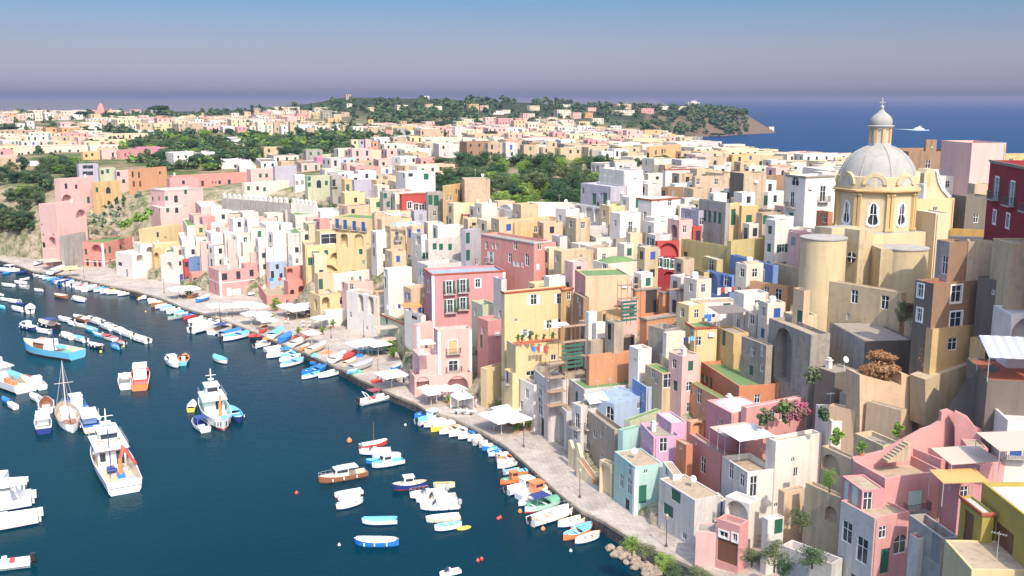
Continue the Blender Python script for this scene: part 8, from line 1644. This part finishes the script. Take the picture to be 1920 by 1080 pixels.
for x, y, w_, lb in [(926, 776, 4.0, 'large grey-white square parasol, left of the four by the yellow ramp'), (951, 764, 4.0, 'large square parasol at the back of the four by the yellow ramp'), (940, 783, 3.8, 'large square parasol at the front of the four by the yellow ramp'), (966, 781, 4.2, 'whitest square parasol, right of the four by the yellow ramp'),
    (800, 725, 2.6, 'white parasol at the pink arcade, left one'), (818, 726, 2.8, 'white parasol at the pink arcade, second from the left'), (836, 725, 2.8, 'white parasol at the pink arcade, third from the left'), (856, 724, 2.8, 'white parasol at the pink arcade, fourth from the left'), (808, 733, 2.6, 'white parasol in front of the pink arcade'),
    (672, 643, 4.4, 'big white cafe canopy beside the blue chairs, left panel'), (690, 640, 4.8, 'big white cafe canopy beside the blue chairs, middle panel'), (709, 643, 4.4, 'big white cafe canopy beside the blue chairs, right panel'), (584, 622, 3.4, 'single round parasol on the wide quay square'),
    (538, 572, 4.2, 'cream parasol left of the cafe group under the salmon terraces'), (556, 578, 4.6, 'cream parasol at the front of the cafe group under the salmon terraces'), (566, 572, 4.4, 'cream parasol in the middle of the cafe group under the salmon terraces'), (582, 571, 4.4, 'cream parasol of the cafe group next to the stairs'), (596, 567, 4.2, 'cream parasol at the right end of the cafe group'),
    (453, 570, 4.6, 'white tent canopy right of the pink quay house, left'), (466, 570, 4.6, 'white tent canopy right of the pink quay house, middle'), (481, 573, 4.8, 'white tent canopy right of the pink quay house, right'), (470, 587, 4.0, 'low white canopy over the cafe with palms, left'), (490, 588, 4.4, 'low white canopy over the cafe with palms, right'), (501, 598, 4.0, 'white parasol in front of the low canopy'),
    (334, 541, 5.0, 'wide white awning tent with the palm, left half'), (354, 540, 5.2, 'wide white awning tent with the palm, right half'), (404, 572, 4.2, 'beige canopy over hauled-out boats, left'), (424, 573, 4.2, 'beige canopy over hauled-out boats, right'), (602, 595, 4.0, 'cream canopy over the restaurant planters')]: parasol(x, y, w_, lb)
parasol(131, 502, 4.6, 'yellow pointed tent on the far quay', plain('canvas_yellow', (.85, .62, .22), .8), group=None); parasol(97, 488, 5.4, 'grey-white shed canopy at the foot of the pink tower', CANT, group=None); parasol(734, 700, 5.0, 'flat white square awning left of the pink house corner', group=None); parasol(722, 633, 4.6, 'brown reed shelter beside the big cafe canopy', CANT, group=None)
# white gazebo tent with peaked roof
pg = G(866, 768, 1.5); t = thing('gazebo', 'white peaked gazebo tent beside the quay edge', 'gazebo', pg, R(30)); g = MB(); g.lathe([(2.2, 2.3), (2.1, 2.5), (.03, 3.9)], 4, rot=math.pi / 4); obj('roof', g, t, mats=CANV)
g = MB(); g.box(-1.55, 1.55, 1.5, 1.55, .2, 2.3); g.box(1.5, 1.55, -1.5, 1.48, .2, 2.3); obj('side_sheet', g, t, mats=CANV)
for sx_ in (-1, 1):
    for sy_ in (-1, 1): g = MB(); g.tube((sx_ * 1.5, sy_ * 1.5, 0), (sx_ * 1.5, sy_ * 1.5, 2.35), .04, 5); obj('pole', g, t, mats=white_paint)
# tables with chairs
def table_p():
    t = thing('cafe_table', None, None); g = MB(); g.box(-.42, .42, -.42, .42, .72, .76); obj('tabletop', g, t, mats=white_paint); g = MB(); g.tube((0, 0, 0), (0, 0, .72), .04, 6); g.box(-.25, .25, -.25, .25, 0, .04); obj('leg', g, t, mats=iron); return t
def chair_p(m):
    t = thing('chair', None, None); g = MB(); g.box(-.22, .22, -.22, .22, .42, .46); obj('seat', g, t, mats=m); g = MB(); g.box(-.22, .22, .2, .24, .5, .9); obj('backrest', g, t, mats=m)
    for a in (-1, 1):
        for b in (-1, 1): g = MB(); g.box(a * .19 - .02, a * .19 + .02, b * .19 - .02, b * .19 + .02, 0, .42); obj('leg', g, t, mats=m)
    return t
TP, CP = None, {}
rg = random.Random(4)
for area, (x0, x1, y0, y1), nx, ny, cm, cname in [('under the four large square parasols', (935, 985, 782, 803), 3, 2, 'k', 'brown'), ('at the pink arcade', (800, 872, 738, 748), 4, 2, 'w', 'white'), ('beside the big white cafe canopy', (665, 720, 656, 664), 5, 2, 's', 'turquoise'), ('under the cream cafe parasols', (535, 600, 588, 596), 5, 2, 'k', 'brown'), ('on the restaurant deck with planters', (560, 625, 606, 618), 5, 2, 't', 'beige'), ('by the low canopy with palms', (470, 515, 596, 602), 3, 2, 'w', 'white'), ('around the gazebo', (850, 890, 772, 782), 3, 1, 'w', 'white'), ('by the flat awning', (728, 745, 708, 716), 2, 2, 't', 'pale')]:
    for i in range(nx):
        for j in range(ny):
            x = x0 + (x1 - x0) * (i + .5) / nx + rg.uniform(-2, 2); y = y0 + (y1 - y0) * (j + .5) / ny + (i / max(nx - 1, 1) - .5) * (8 if x1 - x0 > 40 and x0 > 900 else 2); p = G(x, y, quay_z(x) + .005)
            if TP is None: TP = table_p(); o = TP
            else: o = copy_tree(TP)
            o.location = p; o.rotation_euler = (0, 0, rg.uniform(0, 1)); tag(o, 'small cafe table ' + area, 'table', 'cafe tables ' + area)
            for k in range(2):
                if cm not in CP: CP[cm] = chair_p(BM(cm)); o = CP[cm]
                else: o = copy_tree(CP[cm])
                a = k * math.pi + rg.uniform(-.3, .3) + .6; o.location = p + Vector((.75 * math.cos(a), .75 * math.sin(a), 0)); o.rotation_euler = (0, 0, a - math.pi / 2); tag(o, cname + ' cafe chair ' + area, 'chair', 'cafe chairs ' + area)
# street lamps
def lamp_p():
    t = thing('street_lamp', None, None); g = MB(); g.tube((0, 0, 0), (0, 0, 3.5), .06, 8, r2=.045); g.lathe([(.2, 0), (.16, .25), (.07, .5)], 8); obj('post', g, t, mats=iron)
    g = MB(); g.lathe([(.09, 3.5), (.19, 3.95), (.05, 4.15), (.01, 4.25)], 6); obj('lantern', g, t, mats=plain('lamp_glass', (.45, .38, .25), .3)); return t
LP = None
for x, y, lb in [(1087, 933, 'black street lamp on the near quay beside the orange steps'), (1249, 1025, 'street lamp with a small white sign near the weathered white house'), (982, 838, 'street lamp between the flower pots on the near quay'), (709, 709, 'lamp post at the quay corner by the pink house'), (617, 681, 'lamp post among the covered boats'), (621, 634, 'lamp post before the white arch loggia'), (682, 632, 'lamp post against the white arch loggia'), (308, 549, 'lamp post beside the white awning tent'), (413, 600, 'tall lamp post among the beige canopies'), (158, 522, 'lamp post on the far quay'), (436, 594, 'short lamp post right of the beige canopies'), (868, 771, 'lamp post beside the white gazebo')]:
    o = copy_tree(LP) if LP else lamp_p(); LP = LP or o
    o.location = G(x, y, quay_z(x)); tag(o, lb, 'street lamp', 'lamps of the quay')
# potted and wild plants
def pot_plant(x, y, s, lb, z=None, pot=True, mk='l', cat='plant', D=None):
    p = G(x, y, quay_z(x) if z is None else z) if D is None else atD(x, y, D); t = thing('potted_plant' if pot else 'shrub', lb, cat, p)
    if pot: g = MB(); g.lathe([(.22, 0), (.32, .45), (.3, .45), (.01, .4)], 10); obj('pot', g, t, mats=terracotta)
    obj('foliage', cached(('bush', mk, pot), lambda: crown_mesh(3 + ord(mk), 420, .16, 'b', LEAF[mk], 9)), t, (0, 0, (.4 if pot else .1) + s * .45), scale=(s * .6, s * .6, s * .6))
    obj('stem', cached('stem', lambda: (lambda g: (g.tube((0, 0, 0), (0, 0, 1), .05, 5), g.mesh('stem', [BARK]))[-1])(MB())), t, (0, 0, 0), scale=(1, 1, .3 + s * .4))
for x, y, s, lb in [(970, 812, 1.5, 'potted palm, left one by the lamp'), (983, 808, 1.2, 'potted shrub beside the lamp'), (994, 806, 1.5, 'potted palm, right one by the lamp'), (738, 672, 2.0, 'tall green plant by the narrow alley left of the pink house'), (512, 600, 1.3, 'green shrub below the salmon stairs'), (518, 584, 3.0, 'broad green bush at the salmon stairs'), (356, 556, 3.0, 'palm tree at the white awning tent'), (733, 660, 2.4, 'palm in a pot beside the reed shelter'), (842, 757, 1.2, 'dark green pot plant near the gazebo'), (560, 628, 1.4, 'planter bush left of the restaurant deck'), (605, 628, 1.4, 'planter bush at the front of the restaurant deck'), (625, 615, 1.4, 'planter bush at the right of the restaurant deck')]: pot_plant(x, y, s, lb)
for x, y, D, s, mk, lb in [(972, 642, 160.5, 1.2, 'l', 'green succulent, left on the yellow terrace wall'), (980, 641, 160.5, 1.0, 'b', 'round cactus, second on the yellow terrace wall'), (995, 639, 160.5, 1.5, 'b', 'tall cactus, third on the yellow terrace wall'), (1006, 640, 160.5, 1.0, 'l', 'agave, fourth on the yellow terrace wall'), (1020, 639, 160.5, .9, 'b', 'small aloe, fifth on the yellow terrace wall'), (1037, 638, 160.5, 1.2, 'l', 'potted palm, right on the yellow terrace wall'), (1569, 836, 101.5, 2.2, 'l', 'yellow green plant in a trough on the sand coloured terrace'), (1615, 856, 100, 1.6, 'l', 'yellow green shrub above the pink roof terrace'), (1683, 820, 101, 1.8, 'l', 'bright green plant on the beige parapet'), (1521, 722, 117, 2.6, 'v', 'shrub with pink flowers beside the curved wall'), (1545, 790, 113, 2.4, 'd', 'round dark bush on the bougainvillea terrace'), (1480, 800, 115.5, 4.2, 'f', 'flowering bougainvillea by the restaurant terrace'), (1500, 795, 116, 3.6, 'f', 'second bougainvillea by the restaurant terrace'), (1432, 800, 116, 2.6, 'v', 'reddish plant on the left of the bougainvillea terrace')]: pot_plant(x, y, s * .8, lb, D=D, mk=mk, pot=s < 1.7)
def bush(x, y, D, w_, h_, mk, lb, n=2600):
    p = atD(x, y, D); t = thing('bush', lb, 'bush', p); obj('foliage', crown_mesh(int(x), n, .05, 'b', LEAF[mk], 30), t, (0, 0, h_ * .3), scale=(w_ / 2, w_ / 2.4, h_ * .55)); g = MB(); g.tube((0, 0, -.8), (0, 0, h_ * .2), .1, 6); obj('stem', g, t, mats=BARK)
bush(1650, 706, 114, 5.6, 3.6, 'o', 'large burnt orange dried bush on the retaining wall', 9000)
bush(1185, 1030, 106, 3.0, 2.0, 'l', 'green shrub on the sea wall, left one'); bush(1210, 1043, 104.5, 2.6, 1.8, 'v', 'olive and russet shrub on the sea wall'); bush(1245, 1068, 102, 3.0, 2.4, 'l', 'green shrub above the rocks'); bush(1262, 1078, 101, 2.4, 1.8, 'b', 'second green shrub above the rocks'); bush(1310, 1085, 101, 3.4, 1.6, 'v', 'low russet plants at the bottom of the sea wall')
bush(1500, 985, 98, 3.2, 2.2, 'v', 'olive bush beside the playground'); bush(1523, 1052, 92, 3.2, 1.8, 'b', 'dense green bush in the playground garden', 4200); bush(1452, 1060, 94, 2.8, 3.2, 'v', 'feathery tall shrub left of the playground'); bush(1556, 910, 99, 1.8, 2.4, 'l', 'palm-like bright plant beside the cream alley'); bush(1470, 1075, 92, 2.2, 2.0, 'd', 'dark shrub below the feathery one'); bush(1718, 650, 115, 2.2, 4.5, 'v', 'hanging green creeper on the dark bastion'); bush(1690, 600, 118, 1.8, 3.0, 'v', 'upper creeper above the dark bastion'); bush(1735, 690, 113, 2.0, 3.2, 'o', 'dry russet creeper at the foot of the yellow wall', 1500); bush(1410, 1050, 97, 3, 1.6, 'v', 'scrub on the rubble below the peach block')
# shore rocks
rr2 = random.Random(8)
def rock_mesh(s):
    bm = bmesh.new(); bmesh.ops.create_icosphere(bm, subdivisions=2, radius=1); q = random.Random(s)
    pl = [(Vector((q.gauss(0, 1), q.gauss(0, 1), q.gauss(0, 1))).normalized(), q.uniform(.55, .85)) for _ in range(9)]
    for v in bm.verts:
        for n, d in pl:
            e = v.co.dot(n) - d
            if e > 0: v.co -= n * e
    me = bpy.data.meshes.new('rock'); bm.to_mesh(me); bm.free(); me.materials.append(plaster('rock', 'bfa994', .6)); return me
for i in range(46):
    t = rr2.random(); x = 1150 + 85 * t + rr2.uniform(-14, 8); y = 1028 + 46 * t + rr2.uniform(-8, 10); s = rr2.uniform(.35, .7); p = G(x, y, .1 + s * .2)
    o = obj('rock', cached(('rock', i % 5), lambda: rock_mesh(i % 5)), None, p, rr2.uniform(0, 6), scale=(s * 1.2, s, s * .8)); tag(o, 'pale boulder of the pile at the foot of the sea wall', 'rock', 'pale boulders at the foot of the sea wall')
# people
def person_mesh(pose, top, bot_, skin=(.55, .32, .22)):
    vs = [(0, 0, .92), (0, 0, 1.12), (0, 0, 1.38), (0, 0, 1.50), (0, 0, 1.62), (.10, 0, .88), (.12, .10, .48), (.12, -.06, .06), (.12, .06, .03), (-.10, 0, .88), (-.12, -.12, .48), (-.12, -.26, .08), (-.12, -.16, .04), (.19, 0, 1.40), (.24, .02, 1.12), (.24, .14, .90), (.25, .2, .82), (-.19, 0, 1.40), (-.24, 0, 1.12), (-.24, -.08, .90), (-.25, -.1, .82), (0, .01, 1.72)]
    ed = [(0, 1), (1, 2), (2, 3), (3, 4), (4, 21), (0, 5), (5, 6), (6, 7), (7, 8), (0, 9), (9, 10), (10, 11), (11, 12), (2, 13), (13, 14), (14, 15), (15, 16), (2, 17), (17, 18), (18, 19), (19, 20)]
    rad = {0: .15, 1: .135, 2: .15, 3: .06, 4: .10, 21: .08, 5: .10, 6: .065, 7: .045, 8: .04, 9: .10, 10: .065, 11: .045, 12: .04, 13: .07, 14: .045, 15: .034, 16: .03, 17: .07, 18: .045, 19: .034, 20: .03}
    me = bpy.data.meshes.new('sk'); me.from_pydata(vs, ed, []); o = bpy.data.objects.new('sk', me); COL.objects.link(o); md = o.modifiers.new('s', 'SKIN'); o.modifiers.new('u', 'SUBSURF').levels = 1
    for i, d in enumerate(me.skin_vertices[0].data): d.radius = (rad[i], rad[i] * (.75 if i in (0, 1, 2) else 1)); d.use_root = i == 0
    dg = bpy.context.evaluated_depsgraph_get(); m2 = bpy.data.meshes.new_from_object(o.evaluated_get(dg)); bpy.data.objects.remove(o)
    for m in (plain('skin', skin, .6), plain('cloth_' + top, BC[top][1], .9), plain('cloth_' + bot_, BC[bot_][1], .9), plain('hair', (.05, .03, .02), .8)): m2.materials.append(m)
    for p in m2.polygons: z = p.center[2]; p.material_index = 3 if z > 1.66 else (0 if z > 1.47 else (1 if z > .98 and abs(p.center[0]) < .26 and z > 1.02 else (2 if z > .5 and abs(p.center[0]) < .2 else 0)))
    m2.name = 'body'; m2.polygons.foreach_set('use_smooth', [True] * len(m2.polygons)); return m2
for x, y, a, tp, bt, lb in [(536, 608, 1.2, 'r', 'w', 'person in a red top strolling on the quay, left of a pair'), (541, 607, 1.0, 'p', 'G', 'person in a pale top strolling on the quay, right of a pair'), (834, 755, 2.6, 'p', 'n', 'person standing by the arcade parasols'), (887, 758, .5, 'o', 't', 'person in an orange top behind the gazebo'), (893, 764, .8, 'p', 'G', 'person in pink next to the one in orange'), (757, 723, 2.0, 'n', 'n', 'person in dark clothes walking by the pink house'), (760, 719, 2.2, 'w', 'n', 'person in a white shirt by the pink house'), (139, 487, .4, 'w', 'b', 'person on the stairs below the stone ramp'), (716, 718, 1.5, 'y', 'r', 'person in yellow and red at the quay edge')]:
    o = thing('person', lb, 'person', G(x, y, quay_z(x) + .02), a); obj('body', cached(('person', tp, bt), lambda: person_mesh(0, tp, bt)), o)
# scaffolding
def scaffold(x, y, D, w_, d_, h_, net, lb, phi=25):
    p = atD(x, y, D); t = thing('scaffolding', lb, 'scaffolding', p, R(phi)); g = MB(); nx, nz = max(int(w_ / 1.6), 1), max(int(h_ / 1.9), 1)
    for i in range(nx + 1):
        for yy in (0, d_): g.tube((i * w_ / nx, yy, 0), (i * w_ / nx, yy, h_ + .8), .04, 4)
    for k in range(1, nz + 1):
        z = k * h_ / nz
        for yy in (0, d_): g.tube((0, yy, z), (w_, yy, z), .035, 4)
        for i in range(nx + 1): g.tube((i * w_ / nx, 0, z), (i * w_ / nx, d_, z), .035, 4)
    obj('poles', g, t, mats=plain('rust', (.30, .13, .07), .8)); g = MB()
    for k in range(1, nz + 1): g.box(0, w_, .05, d_ - .05, k * h_ / nz - .04, k * h_ / nz)
    obj('planks', g, t, mats=plain('plank', (.34, .26, .18), .9))
    if net: g = MB(); [g.box(0, w_ * .8, -.06, -.04, h_ * (.12 + .09 * j), h_ * (.175 + .09 * j)) for j in range(6)]; obj('safety_net', g, t, mats=plain('net_green', (.04, .13, .10), .9))
scaffold(1164, 612, 156, 3.6, 1.2, 6.5, True, 'rusty scaffolding tower with green netting at the centre'); scaffold(1054, 702, 153, 4.6, 1.3, 7.5, True, 'rusty scaffolding with green netting beside the big yellow house'); scaffold(1030, 790, 149.5, 3.0, 1.5, 9, False, 'rusty scaffolding in the narrow gap by the grey quay house')
scaffold(1254, 578, 160, 4.5, 1.0, 3.0, False, 'light rusty scaffolding on the unfinished brick house')
# laundry
def laundry(x, y, D, n, w_, lb, phi=20):
    p = atD(x, y, D); t = thing('laundry_line', lb, 'laundry', p, R(phi)); g = MB(); g.tube((0, 0, 0), (w_, 0, 0), .015, 4); obj('line', g, t, mats=rail_grey); q = random.Random(int(x))
    for i in range(n):
        a = w_ * i / n; c_ = q.choice('wwbpsGnr'); g = MB(); g.box(a + .05, a + w_ / n - .06, -.02, .02, -q.uniform(.5, 1.3), 0); obj('cloth', g, t, mats=plain('cloth_' + c_, BC[c_][1], .9))
for a in [(1277, 633, 143.5, 6, 2.4, 'white and violet laundry drying outside the yellow house'), (725, 572, 206, 5, 3.0, 'striped coloured laundry above the low cornice house'), (1320, 590, 150, 6, 4.0, 'blue and white laundry before the white flat house'), (998, 650, 160, 4, 2.6, 'dark laundry hanging on the yellow terrace block'), (352, 508, 296, 5, 5, 'laundry before the bright blue house'), (1180, 436, 200, 5, 4, 'lilac laundry under the peach front'), (1345, 540, 165, 5, 3.5, 'white laundry before the blue arched house'), (736, 418, 242, 5, 5, 'white laundry below the white awning'), (505, 522, 246, 4, 4, 'pink laundry beside the light blue house')]: laundry(*a)
# striped awning, pergola, canopies
def canopy(lb, x, y, D, w_, d_, h_, mat, phi=20, slope=.5, stripes=None):
    p = atD(x, y, D); t = thing('awning', lb, 'awning', p, R(phi)); g = MB()
    n = 12 if stripes else 1
    for i in range(n): g.slab([(w_ * i / n, 0, h_), (w_ * (i + 1) / n, 0, h_), (w_ * (i + 1) / n, d_, h_ + slope), (w_ * i / n, d_, h_ + slope)], (0, 0, .05), i % 2 if stripes else 0)
    obj('sheet', g, t, mats=[mat] + ([stripes] if stripes else []))
    for a in (0.05, w_ - .05):
        for b in (0.05, d_ - .05): g = MB(); g.tube((a, b, 0), (a, b, h_ + slope * b / d_), .04, 5); obj('post', g, t, mats=rail_grey)
canopy('grey and white striped awning over the terrace on the right edge', 1850, 716, 97, 6, 4.6, 2.5, plain('stripe_grey', (.36, .38, .46), .8), -12, 1.2, CANV)
canopy('white restaurant awning on a wooden pergola', 1385, 868, 112.5, 5.2, 4.6, 2.6, CANV, 22, .2); canopy('tan reed roof over the restaurant terrace', 1358, 855, 117, 5.5, 3.5, 2.4, CANT, 22, .2); canopy('dark terrace canopy with violet cloth above the yellow tower house', 1348, 618, 143, 5, 3.6, 2.3, plain('shade', (.20, .17, .15), .9), 18, .4)
canopy('white shop awning on the blue terrace', 1106, 778, 141, 3.4, 2.0, 1.6, CANV, 25, .9); canopy('corrugated tan roof beside the pink house', 1780, 918, 88, 5.0, 3.4, 2.4, CANT, 10, .4); canopy('orange-tan roof above the metal balcony', 1765, 950, 86, 4.4, 2.6, 2.2, plain('ochre_roof', (.60, .32, .12), .9), 5, .3); canopy('tan corrugated roof at the right edge', 1870, 890, 86, 5, 4, 2.2, CANT, 5, .4)
canopy('orange awning above the narrow white house', 759, 596, 189, 3.6, 2.0, 1.9, plain('canvas_orange', (.75, .23, .08), .8), 28, .5); canopy('white parasol awning on the yellow house terrace', 1040, 640, 160, 3.0, 2.4, 2.2, CANV, 20, .3); canopy('tan canopy over the low cornice shop', 708, 640, 207, 5, 3, 2.4, CANT, 28, .3)
canopy('white canopy of the pink recessed terrace', 792, 668, 173, 2.6, 2.4, 2.0, CANV, 25, .3)
# walls of the ravine under the palazzo
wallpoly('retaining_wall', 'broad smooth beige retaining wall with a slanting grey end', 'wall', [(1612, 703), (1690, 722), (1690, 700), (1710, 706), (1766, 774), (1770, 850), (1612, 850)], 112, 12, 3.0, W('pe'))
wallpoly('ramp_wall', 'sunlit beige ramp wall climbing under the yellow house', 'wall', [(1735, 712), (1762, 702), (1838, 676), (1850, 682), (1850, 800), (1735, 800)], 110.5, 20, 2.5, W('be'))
wallpoly('cliff_wall', 'dark shaded ravine wall below the striped awning', 'wall', [(1758, 790), (1812, 712), (1850, 690), (1990, 760), (1990, 900), (1758, 900)], 104.5, -38, 2.5, W('dk'))  # the wall's shadow is put into this dark colour
wallpoly('parapet', 'pink parapet wall with a swooping white coping', 'wall', [(1600, 890), (1600, 860), (1660, 846), (1690, 828), (1730, 806), (1748, 800), (1764, 790), (1766, 772), (1780, 768), (1792, 774), (1792, 880)], 99.5, 8, .5, W('pp'))
wallpoly('parapet', 'right half of the swooping pink parapet behind the roof hut', 'wall', [(1790, 880), (1790, 771), (1812, 782), (1826, 800), (1845, 808), (1888, 830), (1888, 900)], 99.5, -30, .5, W('pp'))
st_ = thing('staircase', 'tan outside stair on the pink roof terrace', 'staircase', atD(1664, 868, 97.5), R(18))
for i in range(8): g = MB(); g.box(i * .34, i * .34 + .36, 0, 1.0, 0, .25 + i * .22); obj('step', g, st_, mats=W('tn'))
st_ = thing('staircase', 'orange tiled steps up the cream arch house', 'staircase', G(1121, 906, 1.5), R(125))
for i in range(12): g = MB(); g.box(i * .30, i * .30 + .31, .1, .9, .1 + i * .17, .17 + i * .17); obj('step', g, st_, mats=plain('tile_step', (.62, .25, .10), .8))
g = MB(); g.slab([(0, 0, -.5), (3.62, 0, -.5), (3.62, 0, 2.9), (3.3, 0, 2.9), (0, 0, .9)], (0, .095, 0)); obj('side_wall', g, st_, mats=W('cr')); g = MB(); g.slab([(0, .905, -.5), (3.62, .905, -.5), (3.62, .905, 2.9), (3.3, .905, 2.9), (0, .905, .9)], (0, .1, 0)); obj('side_wall', g, st_, mats=W('cr')); g = MB(); g.slab([(.02, .1, -.5), (3.6, .1, -.5), (3.6, .1, 1.9), (.02, .1, .05)], (0, .8, 0)); obj('stair_core', g, st_, mats=W('cr'))
for (x, y, D, n, dz, phi, lb) in [(1092, 890, 139, 8, .5, 118, 'cream buttress fin, left of two beside the stairs'), (1106, 897, 137, 8, .5, 118, 'cream buttress fin, right of two beside the stairs')]:
    p = atD(x, y, D); g = MB(); g.slab([(0, 0, -1), (3.2, 0, -1), (3.2, 0, 4.4), (2.8, 0, 4.4), (0, 0, .2)], (0, .5, 0)); o = obj('buttress', g, None, p, R(phi), mats=W('cr')); tag(o, lb, 'buttress')
g = MB(); g.slab([(0, 0, 2.2), (.0, .7, 2.2), (3.2, .7, .2), (3.2, 0, .2)], (0, 0, .08)); o = obj('playground_slide', g, None, Vector((*atD(1522, 1040, 94)[:2], ground(*atD(1522, 1040, 94)[:2]))), R(-60), mats=BM('y')); tag(o, 'yellow playground slide in the shady garden', 'slide')
# ------------------------------------------------------------ summer haze over the whole bay
hz = MB(); hz.box(-30000, 30000, -500, 27000, -11, 82); m = bpy.data.materials.new('haze'); m.use_nodes = True; t = m.node_tree; t.nodes.clear()
vo = t.nodes.new('ShaderNodeVolumePrincipled'); vo.inputs['Color'].default_value = (.40, .40, .55, 1); vo.inputs['Density'].default_value = .00011; vo.inputs['Anisotropy'].default_value = .2; oo = t.nodes.new('ShaderNodeOutputMaterial'); t.links.new(vo.outputs[0], oo.inputs['Volume'])
o = obj('haze', hz, mats=m); o['kind'] = 'stuff'; o['label'] = 'thin summer haze over the bay'
